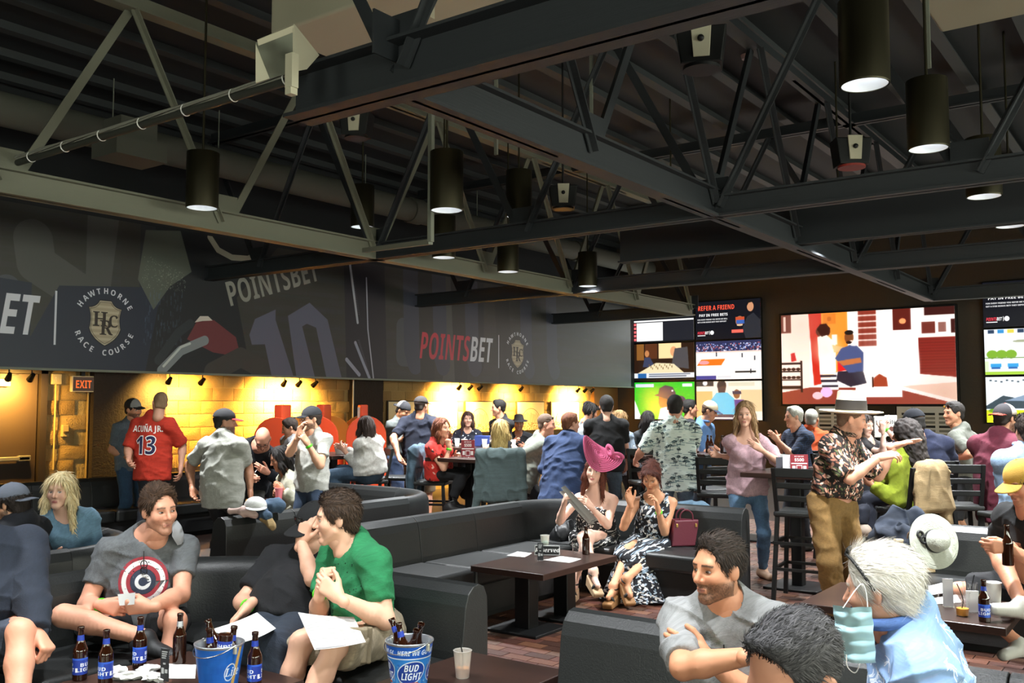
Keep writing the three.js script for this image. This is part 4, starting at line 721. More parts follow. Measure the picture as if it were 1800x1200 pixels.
// the head, in its own axes: origin between the ears, y up, z forward
function headPrims(o) {
  const w = o.hw ?? 1, j = o.jaw ?? (o.f ? 0.88 : 1), n = o.nose ?? (o.f ? 0.85 : 1), P = [
    ell([0, 0.038, -0.014], [0.074 * w, 0.086, 0.097], 0.02), ell([0, -0.022, 0.032], [0.061 * w, 0.085, 0.058], 0.03),
    cone([-0.049 * w * j, -0.05, 0.012], [-0.013, -0.099, 0.066], 0.022, 0.019, 0.025), cone([0.049 * w * j, -0.05, 0.012], [0.013, -0.099, 0.066], 0.022, 0.019, 0.025), ell([0, -0.1, 0.071], [0.02, 0.017, 0.018], 0.02),
    sph([-0.038 * w, -0.024, 0.058], 0.026, 0.025), sph([0.038 * w, -0.024, 0.058], 0.026, 0.025), cone([-0.033, 0.026, 0.075], [0.033, 0.026, 0.075], o.f ? 0.012 : 0.0145, o.f ? 0.012 : 0.0145, 0.022),
    cone([0, 0.014, 0.088], [0, -0.027, 0.105 + 0.006 * n], 0.0075, 0.0115 * n, 0.012), sph([-0.0105, -0.032, 0.094], 0.0085 * n, 0.008), sph([0.0105, -0.032, 0.094], 0.0085 * n, 0.008),
    cone([-0.019, -0.0605, 0.083], [0.019, -0.0605, 0.083], 0.0068, 0.0068, 0.008), cone([-0.016, -0.0705, 0.084], [0.016, -0.0705, 0.084], 0.0078, 0.0078, 0.008), sph([0, -0.06, 0.09], 0.007, 0.008),
    cone([0, -0.05, -0.018], [0, -0.16, -0.034], (o.f ? 0.047 : 0.056) * (o.nk ?? 1), (o.f ? 0.05 : 0.062) * (o.nk ?? 1), 0.03),
    ell([-0.032, 0.004, 0.097], [0.0165, 0.0115, 0.018], 0.012, { neg: 1 }), ell([0.032, 0.004, 0.097], [0.0165, 0.0115, 0.018], 0.012, { neg: 1 }),
  ];
  for (const s of [-1, 1]) {
    P.push(ell([s * 0.077 * w, -0.004, -0.01], [0.008, 0.031, 0.019], 0.008, { fr: [norm([1, 0, s * 0.35]), [0, 1, 0], norm([-s * 0.35, 0, 1])] }));
    P.push(ell([s * 0.032, 0.0035, 0.0745], [0.0155, 0.0098, 0.0115], 0.004));
    P.push(cone([s * 0.02, 0.0125, 0.083], [s * 0.043, 0.0105, 0.0765], 0.0042, 0.0042, 0.005), cone([s * 0.021, -0.0065, 0.0815], [s * 0.042, -0.005, 0.0765], 0.0036, 0.0036, 0.005));
  }
  if (o.fat > 1.1) P.push(ell([0, -0.1, 0.03], [0.05, 0.03, 0.045], 0.03));
  return P;
}
function headColor(o, skin) {
  const hc = lin(o.hair?.c ?? 0x3a2a1c), lip = lin(o.lip ?? (o.f ? 0xb2605c : 0xa8695c)), brow = mul(hc, 0.8), beard = o.beard, bc = lin(o.beardc ?? o.hair?.c ?? 0x33261c), mix = (a, b, t) => lerp(a, b, clamp(t)), far = o.d > 6.5;
  return (x, y, z) => {
    let c = skin; const nz = fbm(x * 40, y * 40, z * 40), ax = Math.abs(x); c = [c[0] * (1 + 0.04 * nz), c[1] * (1 + 0.05 * nz), c[2] * (1 + 0.05 * nz)];
    const pink = Math.exp(-((ax - 0.04) ** 2 + (y + 0.03) ** 2) / 0.0006) * (z > 0.03 ? 1 : 0) * 0.25 + Math.exp(-(x * x + (y + 0.03) ** 2) / 0.0002) * (z > 0.09 ? 1 : 0) * 0.3; c = [c[0], c[1] * (1 - pink * 0.35), c[2] * (1 - pink * 0.35)];
    if (z > 0.072 && y < -0.053 && y > -0.079) c = mix(c, lip, (1 - smooth(0.6, 1.05, Math.hypot(x / 0.025, (y + 0.066) / 0.0115))) * 0.85);
    if (z > 0.072 && Math.abs(y + 0.066 - x * x * (o.smile ?? 6)) < 0.0016 && ax < 0.022) c = mul(c, 0.45);
    if (z > 0.05 && ax > 0.012 && ax < 0.052) { const by = 0.0265 - Math.max(0, ax - 0.036) * 0.35 + (ax - 0.02) * 0.1; c = mix(c, brow, (1 - smooth(0.0025, 0.0062, Math.abs(y - by))) * (o.f ? 0.6 : 0.85)); }
    if (far && z > 0.06) { const e = Math.hypot((ax - 0.032) / 0.014, (y - 0.004) / 0.0068); if (e < 1) c = Math.hypot((ax - 0.032) / 0.0065, (y - 0.004) / 0.007) < 1 ? [0.03, 0.022, 0.018] : [0.5, 0.47, 0.45]; }
    if (beard && z > -0.02 && y > -0.122) {
      let m = 0; if (y < -0.03) { const jawl = smooth(-0.035, -0.055, y) * smooth(-0.012, 0.012, z); const cheek = smooth(0.022, 0.04, ax) * smooth(-0.028, -0.045, y); m = Math.max(jawl * (y < -0.076 || ax > 0.024 ? 1 : 0), cheek * 0.9); if (y < -0.042 && y > -0.058 && ax < 0.03 && z > 0.07) m = Math.max(m, 0.95); if (z > 0.085 && y > -0.044) m = 0; if (beard === 'goatee') m *= 1 - smooth(0.02, 0.04, ax) * 0.8; }
      c = mix(c, bc, m * (beard === 'stubble' ? 0.35 : 0.9) * (0.85 + 0.3 * noise(x * 300, y * 300, z * 300)));
    }
    return c;
  };
}
function hairPrims(st, o) {                                     // returns [prims, cuts]
  const w = o.hw ?? 1, P = [], C = [], t = st.t ?? 0.01, face = ell([0, -0.027 + (st.fore ?? 0), 0.105], [0.083 * w, 0.121, 0.088], 0.01, { neg: 1 });
  P.push(ell([0, 0.042, -0.018], [0.0745 * w + t, 0.087 + t * (st.top ?? 1), 0.098 + t], 0.02));
  const ear = (r = 0.033) => { for (const s of [-1, 1]) P.push(ell([s * 0.082 * w, -0.012, -0.004], [0.022, r, 0.026], 0.008, { neg: 1 })); };
  switch (st.k) {
    case 'long': {
      const L = st.len ?? 0.22, f = st.fl ?? 0.03;
      for (const s of [-1, 1]) { P.push(cone([s * 0.062, 0.05, 0.02], [s * 0.085, -0.06, f * 0.9], 0.026, 0.028, 0.03), cone([s * 0.085, -0.06, f * 0.9], [s * (0.085 + (st.flare ?? 0.01)), -L, f * (st.front ?? 1)], 0.028, 0.016, 0.03)); P.push(cone([s * 0.045, -0.02, -0.07], [s * 0.07, -L, -0.07], 0.05, 0.028, 0.04)); }
      P.push(cone([0, 0, -0.075], [0, -L * 1.05, -0.085], 0.06, 0.03, 0.04), face); break;
    }
    case 'bun': P.push(sph([0, 0.09, -0.085], 0.045, 0.02), cone([-0.035, 0.085, 0.075], [0.035, 0.085, 0.075], 0.028, 0.028, 0.02), cone([-0.04, 0.06, 0.082], [0.04, 0.06, 0.082], 0.02, 0.02, 0.02), cone([0.075, 0.03, 0.02], [0.082, -0.07, 0.03], 0.014, 0.006, 0.01), cone([-0.075, 0.03, 0.02], [-0.082, -0.07, 0.03], 0.014, 0.006, 0.01), face); C.push((x, y, z) => -0.075 - y - (z > 0 ? 0.03 : 0)); ear(); break;
    case 'curly': P.push(ell([0, 0.03, -0.03], [0.115, 0.115, 0.125], 0.03), cone([0, -0.05, -0.07], [0, -0.25, -0.09], 0.11, 0.1, 0.04), face); break;
    case 'bald': P.push(ell([0, 0.09, 0.0], [0.066, 0.075, 0.11], 0.01, { neg: 1 }), face); C.push((x, y) => -0.07 - y, (x, y) => y - 0.05); ear(); break;
    case 'buzz': P.push(cone([-0.03, -0.035, -0.066], [0.03, -0.035, -0.066], 0.033, 0.033, 0.03)); P.push(face); C.push((x, y, z) => -0.062 - y); ear(); break;
    default: P.push(cone([-0.028, 0.108, 0.04], [0.028, 0.108, 0.04], 0.016 + t * 0.6, 0.016 + t * 0.6, 0.02)); if (st.nape ?? 1) P.push(cone([-0.03, -0.035, -0.068], [0.03, -0.035, -0.068], 0.026 + t * 0.5, 0.026 + t * 0.5, 0.03)); P.push(face); C.push((x, y, z) => -0.066 - y - (z > -0.02 ? -0.03 : 0)); ear();
  }
  if (o.cap) C.push((x, y, z) => y - 0.05);
  return [P, C];
}
const strand = (st, amp) => (x, y, z) => { const a = Math.atan2(x, -z + 0.02), q = st.k === 'curly' ? fbm(x * 38, y * 38, z * 38) * 2.6 : st.k === 'long' || st.k === 'bun' ? noise(a * 16, y * 9, 3) + 0.6 * noise(a * 42, y * 16, 7) : fbm(x * 120, y * 70, z * 60) * 1.1 + 0.5 * noise(a * 50, y * 40, 2); return q * amp; };

// loose strands growing from the hair surface, added to its geometry
function strands(g, st, hc, h2, d, P, C) {
  const r = rng(Math.round(d * 977)), p = g.attributes.position.array, n = g.attributes.normal.array, c = g.attributes.color.array, idx = g.index.array, m = p.length / 3, long = st.k === 'long' || st.k === 'bun' || st.k === 'curly', N = d < 7.5 ? (st.ns ?? 5000) : 900, L0 = st.sl ?? (st.k === 'buzz' || st.k === 'bald' ? 0.006 : long ? 0.07 : 0.026), w = Math.max(0.0008, d * 0.00032);
  const np = Array.from(p), nn = Array.from(n), nc = Array.from(c), ni = Array.from(idx);
  for (let i = 0; i < N; i++) {
    const v = Math.floor(r() * m), a = [p[v * 3], p[v * 3 + 1], p[v * 3 + 2]], q = norm([n[v * 3], n[v * 3 + 1], n[v * 3 + 2]]), L = L0 * (0.6 + r() * 0.8);
    if (st.k === 'bun' && a[2] > 0.045 && a[1] < 0.1) continue;
    let f = st.comb ? [a[0] * 0.6, a[1] > 0.06 ? -0.05 : -0.75, -0.8] : long ? [a[0] * 2, -1, -0.1] : st.k === 'short' && a[1] > 0.07 ? [(r() - 0.5) * 0.6 + (st.part ?? 0.5), 0.2, a[2] > 0.05 ? 0.1 : -0.7] : [a[0] * 1.5, -0.9, -0.35]; f = add(f, [(r() - 0.5) * 0.7, (r() - 0.5) * 0.5, (r() - 0.5) * 0.7]); f = norm(sub(f, mul(q, dot(f, q))));
    const lift = long ? 0.05 : (st.lift ?? 0.32) * r(), sd = mul(norm(cross(f, q)), w), b = add(a, add(mul(f, L * 0.5), mul(q, L * lift))), e = add(a, add(mul(f, L), mul(q, L * lift * (long ? -0.4 : 0.9)))), col = mul(lerp(hc, h2, r()), 0.75 + r() * 0.5), k = np.length / 3;
    for (const x of [sub(a, sd), add(a, sd), sub(b, sd), add(b, sd), e]) { np.push(...x); nn.push(...q); nc.push(...col); }
    ni.push(k, k + 1, k + 3, k, k + 3, k + 2, k + 2, k + 3, k + 4);
  }
  g.setAttribute('position', new THREE.Float32BufferAttribute(np, 3)); g.setAttribute('normal', new THREE.Float32BufferAttribute(nn, 3)); g.setAttribute('color', new THREE.Float32BufferAttribute(nc, 3)); g.setIndex(ni);
}
let triangles = 0;
function person(o) {
  const d = o.d, W = (q) => at(q[0], q[1], d + (q[2] || 0)), yawV = (deg) => { const a = deg * RAD; return add(mul(CF, -Math.cos(a)), mul(CR, Math.sin(a))); };
  const neck = W(o.neck), s = o.s ?? (o.pel || o.sit ? 1 : neck[1] / 1.45), f = o.f ? 1 : 0, fat = o.fat ?? 1, TL = 0.53 * s;
  const F0 = yawV(o.yaw ?? 0); let up = [0, 1, 0]; if (o.lean) up = norm(add(up, mul(F0, Math.tan(o.lean * RAD)))); if (o.tilt) up = norm(add(up, mul(CR, Math.tan(o.tilt * RAD))));
  const pel = o.pel ? W(o.pel) : mad(neck, up, -TL); up = norm(sub(neck, pel)); const TLn = len(sub(neck, pel));
  const Fd = norm(sub(F0, mul(up, dot(F0, up)))), Lf = cross(up, Fd), Fp0 = yawV(o.pyaw ?? o.yaw ?? 0), Lp = norm(cross([0, 1, 0], Fp0));
  const base = [pel[0], 0, pel[2]], g = thing('person', o.label, 'person', base, 0, o.group);
  const S = (t, l = 0, fw = 0) => add(add(mad(pel, up, t * TLn), mul(Lf, l * s)), mul(Fd, fw * s));
  const shw = (f ? 0.158 : 0.182) * (1 + (fat - 1) * 0.35), hipw = f ? 0.1 : 0.09;
  const shs = [add(S(0.865, shw, o.shf ?? 0), [0, o.shL ?? 0, 0]), add(S(0.865, -shw, o.shf ?? 0), [0, o.shR ?? 0, 0])];                     // left, right
  const cell = clamp(d * 0.0019, 0.0075, 0.0165) * (o.res ?? 1), fine = clamp(d * 0.00096, 0.0036, 0.0092);
  const skin = lin(o.skin ?? 0xd9a184);
  // joints
  const arms = [0, 1].map((i) => {
    const sh = shs[i], q = [o.hL, o.hR][i], eq = [o.eL, o.eR][i], sg = i ? -1 : 1;
    const t = q ? (q.w || W(q)) : add(add(mad(sh, up, -0.5 * s), mul(Lf, sg * 0.1 * s)), mul(Fd, 0.1 * s)), pole = eq ? W(eq) : add(add(mad(sh, up, -0.4 * s), mul(Lf, sg * 0.35 * s)), mul(Fd, -0.4 * s));
    const [e, w] = ik(sh, t, 0.285 * s, 0.255 * s, pole); return { sh, e, w };
  });
  const legs = [0, 1].map((i) => {
    const sg = i ? -1 : 1, hip = mad(pel, Lp, sg * hipw * s), q = [o.fL, o.fR][i], kq = [o.kL, o.kR][i]; let t;
    if (q && q.length === 3 || q && q.length === 2 && !o.stand2) t = W(q); else t = add([hip[0], 0.085 * s, hip[2]], add(mul(Lp, sg * 0.04 * s), mul(Fp0, -0.02)));
    if (o.step && !q) t = mad(t, Fp0, sg * o.step); t[1] = Math.max(t[1], 0.08);
    const pole = kq ? W(kq) : mad(lerp(hip, t, 0.5), Fp0, 0.6); const [k, a] = ik(hip, t, 0.43 * s, 0.425 * s, pole); return { hip, k, a };
  });
  const hv = norm(add(mul(up, 0.7), [0, 0.45, 0])), headC = o.head ? W(o.head) : add(mad(neck, hv, 0.15 * s), mul(Fd, 0.03 * s));
  const hs = (o.hs ?? 1) * (f ? 0.965 : 1) * Math.sqrt(s);
  // ── skin
  const T0 = (e) => {                                           // trunk, grown by e
    const A = [cone(S(-0.02), S(0.16), 0.108 * s * fat + e, 0.105 * s * fat + e, 0.05, { ax: Lf, sx: f ? 1.55 : 1.45 }), cone(S(0.16), S(0.5), (f ? 0.088 : 0.104) * s * fat + e, (f ? 0.09 : 0.108) * s * fat + e, 0.06, { ax: Lf, sx: 1.38 }), cone(S(0.5), S(0.8, 0, -0.01), (f ? 0.092 : 0.11) * s * fat ** 0.6 + e, (f ? 0.082 : 0.098) * s * fat ** 0.5 + e, 0.06, { ax: Lf, sx: 1.5 }),
      cone(lerp(shs[0], S(0.9), 0.3), lerp(shs[1], S(0.9), 0.3), 0.05 * s + e, 0.05 * s + e, 0.05), cone(mad(mad(neck, up, 0.035 * s), Fd, -0.012 * s), lerp(shs[0], neck, 0.12), 0.048 * s + e, 0.036 * s + e, 0.05), cone(mad(mad(neck, up, 0.035 * s), Fd, -0.012 * s), lerp(shs[1], neck, 0.12), 0.048 * s + e, 0.036 * s + e, 0.05)];
    if (o.belly) A.push(ell(S(0.3, 0, 0.05 + 0.04 * o.belly), [0.15 * s + e, 0.14 * s + e, (0.09 + 0.07 * o.belly) * s + e], 0.06, { fr: [Lf, up, Fd] }));
    if (f) for (const q of [-1, 1]) A.push(sph(S(0.66, q * 0.075, 0.075), (o.bust ?? 0.055) * s + e, 0.05));
    return A;
  };
  const armP = (i, e, to, cap) => {                              // arm from the shoulder, to = 0..1 upper arm, 1..2 forearm
    const { sh, e: el, w } = arms[i], k = o.armk ?? 1, A = [], ru = (f ? 0.043 : 0.053) * s * k * (1 + (fat - 1) * 0.5), re = (f ? 0.036 : 0.043) * s * k, rw = (f ? 0.024 : 0.028) * s, u1 = Math.min(1, to), eU = lerp(sh, el, u1);
    A.push(sph(sh, ru * 1.04 + e, 0.03), cone(sh, eU, ru + e, ru + (re - ru) * u1 + e, 0.025, { cap: cap && to <= 1 }));
    if (to > 1) { const m = lerp(el, w, 0.3), t2 = to - 1; if (t2 <= 0.3) A.push(cone(el, lerp(el, w, t2), re + e, re * 1.03 + e, 0.02, { cap })); else { A.push(cone(el, m, re + e, re * 1.05 + e, 0.02)); A.push(cone(m, lerp(el, w, t2), re * 1.05 + e, re * 1.05 + (rw - re * 1.05) * (t2 - 0.3) / 0.7 + e, 0.02, { cap })); } }
    return A;
  };
  const legP = (i, e, to, cap) => {
    const { hip, k, a } = legs[i], q = o.legk ?? 1, rt = (f ? 0.082 : 0.084) * s * q * Math.sqrt(fat), rk = 0.057 * s * q, ra = 0.039 * s, A = [cone(hip, lerp(hip, k, Math.min(1, to)), rt + e, rt + (rk - rt) * Math.min(1, to) + e, 0.03, { cap: cap && to <= 1 })];
    if (to > 1) { const c = mad(lerp(k, a, 0.3), norm(sub(k, lerp(hip, a, 0.5))), -0.012), t2 = to - 1; A.push(cone(k, c, rk * 0.96 + e, 0.056 * s * q + e, 0.025, { cap: cap && t2 <= 0.3 })); if (t2 > 0.3) A.push(cone(c, lerp(k, a, t2), 0.056 * s * q + e, 0.056 * s * q + (ra - 0.056 * s * q) * (t2 - 0.3) / 0.7 + e, 0.025, { cap })); }
    return A;
  };
  const bare = o.bot ? o.bot.len ?? 2 : 2, sleeves = o.top?.tank ? 0 : o.top?.sl ?? 0.6;
  const B = [...T0(-0.008)]; B.push(cone(S(0.93), mad(headC, hv, -0.1 * hs), (f ? 0.05 : 0.062) * s, (f ? 0.045 : 0.056) * s, 0.04));
  for (const i of [0, 1]) { B.push(...armP(i, sleeves > 1.5 ? -0.012 : 0, 2)); if (bare < 1.7 || o.barefeet || o.bot?.skirt) B.push(...legP(i, -0.004, 2)); else B.push(...legP(i, -0.02, 0.3)); }
  const toes = legs.map(({ a, k }, i) => { const q = [o.tL, o.tR][i], dir = q ? norm(camV(q)) : norm(add(Fp0, mul(Lp, i ? -0.25 : 0.25))); return dir; });
  const seen = o.feet ?? true;
  if (seen && (bare < 1.7 || o.bot?.skirt || o.barefeet)) legs.forEach(({ a }, i) => { const dn = o.tL ? norm(cross(toes[i], cross([0, -1, 0], toes[i]))) : [0, -1, 0], h = mad(mad(a, dn, 0.045 * s), toes[i], -0.03 * s); B.push(cone(a, h, 0.036 * s, 0.033 * s, 0.03), cone(h, mad(mad(a, dn, 0.055 * s), toes[i], 0.14 * s), 0.034 * s, 0.026 * s, 0.03)); });
  const skinAt = (x, y, z) => { const n = fbm(x * 14, y * 14, z * 14); return [skin[0] * (1 + 0.05 * n), skin[1] * (1 + 0.07 * n), skin[2] * (1 + 0.07 * n)]; };
  const G = [finish(mesh(B, cell * 1.4), base, { color: skinAt })];
  arms.forEach(({ e, w }, i) => {
    const pose = [o.poL, o.poR][i] ?? 'relax'; if (pose === 'none') return; const dq = [o.dL, o.dR][i], nq = [o.nL, o.nR][i], dir = dq ? camV(dq) : sub(w, e), pn = nq ? camV(nq) : add(mul(Lf, i ? 1 : -1), mul(Fd, -0.3));
    G.push(finish(mesh(handPrims(w, dir, pn, i === 0, pose, s * (f ? 0.92 : 1.02)), fine), base, { color: (x, y, z) => { const c = skinAt(x, y, z); return [c[0], c[1] * 0.96, c[2] * 0.95]; } }));
  });
  // head frame
  const fh = yawV(o.hy ?? o.yaw ?? 0), hp = (o.hp ?? 0) * RAD, hr = (o.hr ?? 0) * RAD, L0 = norm(cross([0, 1, 0], fh)); let zf = add(mul(fh, Math.cos(hp)), [0, -Math.sin(hp), 0]), yf = norm(cross(zf, L0)), xf = L0; if (hr) { const y2 = add(mul(yf, Math.cos(hr)), mul(xf, Math.sin(hr))); xf = norm(cross(y2, zf)); yf = y2; }
  const HM = new THREE.Matrix4().makeBasis(V3(xf), V3(yf), V3(zf)).scale(new THREE.Vector3(hs, hs, hs)).setPosition(V3(headC));
  const hl = (q) => { const v = V3(q).applyMatrix4(HM); return [v.x, v.y, v.z]; };
  const hloc = finish(mesh(headPrims(o), fine), [0, 0, 0], { color: headColor(o, skin) }); hloc.applyMatrix4(HM).translate(-base[0], 0, -base[2]); G.push(hloc);
  G.forEach((q) => q.deleteAttribute('uv')); part('body', mergeGeometries(G), M.skin, g);
  const onHead = (name, geo, mat, par) => part(name, geo.applyMatrix4(HM).translate(-base[0], 0, -base[2]), mat, par || g);
  if (d < 6.5) for (const q of [-1, 1]) {                         // eyes
    const e = new THREE.SphereGeometry(1, 22, 16), p = e.attributes.position, col = new Float32Array(p.count * 3), gz = o.gaze ?? [0, 0], ir = lin(o.iris ?? 0x3a2a1c); 
    for (let i = 0; i < p.count; i++) { const r = Math.hypot(p.getX(i) - gz[0], (p.getY(i) - gz[1]) * 0.62), fr = p.getZ(i) > 0; col.set(fr && r < 0.26 ? [0.005, 0.005, 0.005] : fr && r < 0.6 ? ir : [0.42, 0.38, 0.36], i * 3); }
    e.setAttribute('color', new THREE.BufferAttribute(col, 3)); e.deleteAttribute('uv'); e.scale(0.0125, 0.0052, 0.0082).rotateY(q * 0.22).translate(q * 0.0318, 0.0032, 0.0795); onHead('eye', e, M.eye);
  }
  if (o.hair !== 0) { const st = { k: 'short', t: 0.011, c: 0x33251a, ...o.hair }, [P, C] = hairPrims(st, o), hc = lin(st.c), h2 = lin(st.c2 ?? st.c), amp = st.amp ?? (st.k === 'long' ? 0.0035 : st.k === 'curly' ? 0.007 : st.k === 'buzz' || st.k === 'bald' ? 0.0006 : 0.003);
    const hg = finish(mesh(P, fine * 1.25, C), [0, 0, 0], { disp: strand(st, amp), color: (x, y, z) => { const a = Math.atan2(x, -z + 0.02), n = noise(a * 30, y * 24, 5) * 0.5 + 0.5 * noise(x * 160, y * 90, z * 160), t = clamp(0.5 + n * 0.6); return mul(lerp(hc, h2, t), 1 + 0.22 * n); } }); if (d < 7.5 || st.k === 'long' || st.k === 'bun') strands(hg, st, hc, h2, d, P, C); onHead('hair', hg, M.hair); }
  // ── clothes
  const uv = (x, y, z) => { const q = sub([x, y, z], pel), f2 = dot(q, Fd); return [dot(q, Lf) + f2 * 0.85, dot(q, up) + f2 * 0.15]; };
  const folds = (amp, sd) => (x, y, z, a, b, c) => { const q = sub([x, y, z], pel), u = dot(q, Lf), v = dot(q, up), w = dot(q, Fd), n1 = noise(u * 7 + sd, v * 13 + u * 5, w * 8), n2 = noise(u * 15 + v * 9, v * 22 - u * 8 + sd, w * 16); const n3 = noise(u * 4 - v * 6 + sd * 2, v * 5 + w * 3, w * 5 + u * 4); return amp * ((1 - Math.abs(n1)) ** 4 * 1.5 + (1 - Math.abs(n3)) ** 6 * 1.3 - 0.6 + n2 * 0.3); };
  const wear = (name, prims, cuts, mat, amp = 0.006, par = g, cl = cell) => { const m = mesh(prims, cl * (name === "trousers" ? 1.3 : 1.02), cuts), q = part(name, finish(m, base, { disp: folds(amp, o.neck[0] * 0.37), uv }), mat, par); return q; };
  const topM = o.top && (o.top.m || cloth(o.top.c)), out = { g, base, S, arms, legs, headC, HM, hl, onHead, neck, pel, up, Fd, Lf, s, wear, T0, armP, legP, shs, cell, hs, skin };
  if (o.top) {
    const t = o.top, e = t.e ?? 0.009, P = T0(e), hem = t.hem ?? -0.12, nr = (t.nr ?? (f ? 0.08 : 0.068)) * s, nc = mad(mad(neck, up, 0.05 * s), Fd, 0.034 * s), hp0 = S(hem);
    if (hem < 0.02) P.push(cone(S(0.3), S(hem - 0.1), 0.112 * s * fat + e, 0.118 * s * fat + e + (t.flare ?? 0), 0.05, { ax: Lf, sx: 1.42 }));
    if (!t.tank) for (const i of [0, 1]) P.push(...armP(i, e + (t.se ?? 0.006), t.sl ?? 0.6, true));
    const C = [(x, y, z) => (hp0[0] - x) * up[0] + (hp0[1] - y) * up[1] + (hp0[2] - z) * up[2]];
    if (!t.hood) C.push((x, y, z) => { const px = x - nc[0], py = y - nc[1], pz = z - nc[2], h = px * up[0] + py * up[1] + pz * up[2]; return nr - Math.sqrt(px * px + py * py + pz * pz - (h > 0 ? h * h : h * h * 0.35)); });
    if (t.v) { const a = mad(nc, up, 0.05), b = add(mad(neck, up, -t.v * s), mul(Fd, 0.13 * s)), V = cone(a, b, 0.06 * s, 0.004, 0.01); C.push((x, y, z) => -V.d(x, y, z)); }
    if (t.tank) for (const i of [0, 1]) { const c = mad(shs[i], Lf, (i ? -1 : 1) * 0.035 * s); C.push((x, y, z) => 0.085 * s - Math.hypot(x - c[0], (y - c[1]) * 0.75, z - c[2])); }
    if (t.strapless) { const q = S(0.74); C.push((x, y, z) => (x - q[0]) * up[0] + (y - q[1]) * up[1] + (z - q[2]) * up[2]); }
    if (t.hood) P.push(ell(mad(mad(neck, up, 0.03), Fd, -0.06), [0.11, 0.07, 0.08], 0.04, { fr: [Lf, up, Fd] }));
    out.shirtP = P; out.shirtC = C; out.fold = folds(t.amp ?? 0.007, o.neck[0] * 0.37); out.shirt = wear(t.name ?? 'shirt', P, C, topM, t.amp ?? 0.007);
    if (t.collar) { const cm = t.collar === true ? topM : t.collar, pts = []; for (let i = 0; i <= 14; i++) { const a = Math.PI * (0.12 + 1.76 * i / 14) - Math.PI / 2 + Math.PI / 2; const r = nr * 1.06; pts.push(sub(add(mad(nc, up, 0.0), add(mul(Lf, Math.sin(a) * r * 1.05), mul(Fd, Math.cos(a) * r))), base)); } part('collar', tube(pts, 0.017 * s, 8), cm, out.shirt); }
  }
  if (o.bot) {
    const t = o.bot, e = t.e ?? 0.012, m = t.m || cloth(t.c), P = [cone(S(-0.02), S(0.14), 0.112 * s * fat + e, 0.105 * s * fat + e, 0.05, { ax: Lf, sx: f ? 1.5 : 1.42 })], q = S(t.rise ?? 0.2);
    for (const i of [0, 1]) P.push(...legP(i, e + (t.wide ?? 0), t.len ?? 1.97, true));
    if (t.full) { const km = lerp(legs[0].k, legs[1].k, 0.5), lo = add(km, add([0, -t.full, 0], mul(sub(lerp(legs[0].a, legs[1].a, 0.5), km), 0.25))); P.push(cone(mad(pel, [0, 1, 0], 0.03), km, 0.12 * s, 0.115 * s, 0.06, { ax: Lp, sx: 1.6 }), cone(km, lo, 0.115 * s, 0.13 * s, 0.06, { ax: Lp, sx: 1.5, cap: true })); out.hemAt = lo; }
    else if (t.skirt) { const k0 = legs[0].k, k1 = legs[1].k; P.push(cone(lerp(legs[0].hip, k0, 0.2), lerp(k0, k1, 0.4), 0.1 * s, 0.085 * s, 0.06), cone(lerp(legs[1].hip, k1, 0.2), lerp(k1, k0, 0.4), 0.1 * s, 0.085 * s, 0.06)); }
    out.pants = wear(t.name ?? 'trousers', P, [(x, y, z) => (x - q[0]) * up[0] + (y - q[1]) * up[1] + (z - q[2]) * up[2]], m, t.amp ?? 0.005);
  }
  if (o.shoe !== undefined && o.shoe !== 0) legs.forEach(({ a }, i) => {
    const dn = [o.tL, o.tR][i] ? norm(cross(toes[i], cross([0, -1, 0], toes[i]))) : [0, -1, 0], h = mad(mad(a, dn, 0.035 * s), toes[i], -0.03 * s), t = mad(mad(a, dn, 0.05 * s), toes[i], 0.165 * s), so = mad(a, dn, 0.083 * s), side = norm(cross(dn, toes[i]));
    const P = [cone(a, h, 0.045 * s, 0.045 * s, 0.03), cone(h, t, 0.046 * s, 0.032 * s, 0.03, { ax: side, sx: 1.1 })], sh = part('shoe', finish(mesh(P, clamp(d * 0.002, 0.008, 0.017), [(x, y, z) => (x - so[0]) * dn[0] + (y - so[1]) * dn[1] + (z - so[2]) * dn[2]]), base), typeof o.shoe === 'number' ? std(o.shoe, 0.6) : o.shoe, g);
  });
  if (o.band) for (const i of o.band === 'L' ? [0] : o.band === 'R' ? [1] : [0, 1]) { const { e, w } = arms[i], c = sub(lerp(e, w, 0.9), base), tg = new THREE.TorusGeometry(0.03 * s * (f ? 0.92 : 1.06), 0.0055, 8, 24); tg.scale(1, 1, 2.2).applyQuaternion(new THREE.Quaternion().setFromUnitVectors(new THREE.Vector3(0, 0, 1), V3(norm(sub(w, e))))).translate(...c); part('wristband', tg, M.bracelet, g); }
  if (o.cap) {
    const c = o.cap, y0 = c.y ?? 0.038, flip = c.back ? -1 : 1, P = [ell([0, 0.042, -0.014], [0.088, 0.098 * (c.h ?? 1), 0.11], 0.02)], crown = onHead('cap', finish(mesh(P, fine, [(x, y, z) => y0 - 0.012 * z / 0.1 * flip - y]), [0, 0, 0], { color: (x, y, z) => (c.c2 !== undefined && z * flip > 0.03 ? lin(c.c2) : lin(c.c)), uv: (x, y, z) => [x, y] }), M.weave);
    const V = [ell([0, y0 + 0.004, flip * 0.112], [0.072, 0.012, 0.078], 0.01)], bend = (x, y, z) => y - (y0 + 0.006) + Math.abs(x) * Math.abs(x) * 3.2 + (z * flip - 0.09) * 0.22;
    const bm = mesh([{ k: 0.01, lo: [-0.085, y0 - 0.09, flip > 0 ? 0.05 : -0.2], hi: [0.085, y0 + 0.03, flip > 0 ? 0.2 : -0.05], d: (x, y, z) => Math.max(Math.abs(bend(x, y, z)) - 0.0045, Math.hypot(x / 0.078, (z * flip - 0.1) / 0.082) > 1 ? (Math.hypot(x / 0.078, (z * flip - 0.1) / 0.082) - 1) * 0.07 : -0.01) }], fine);
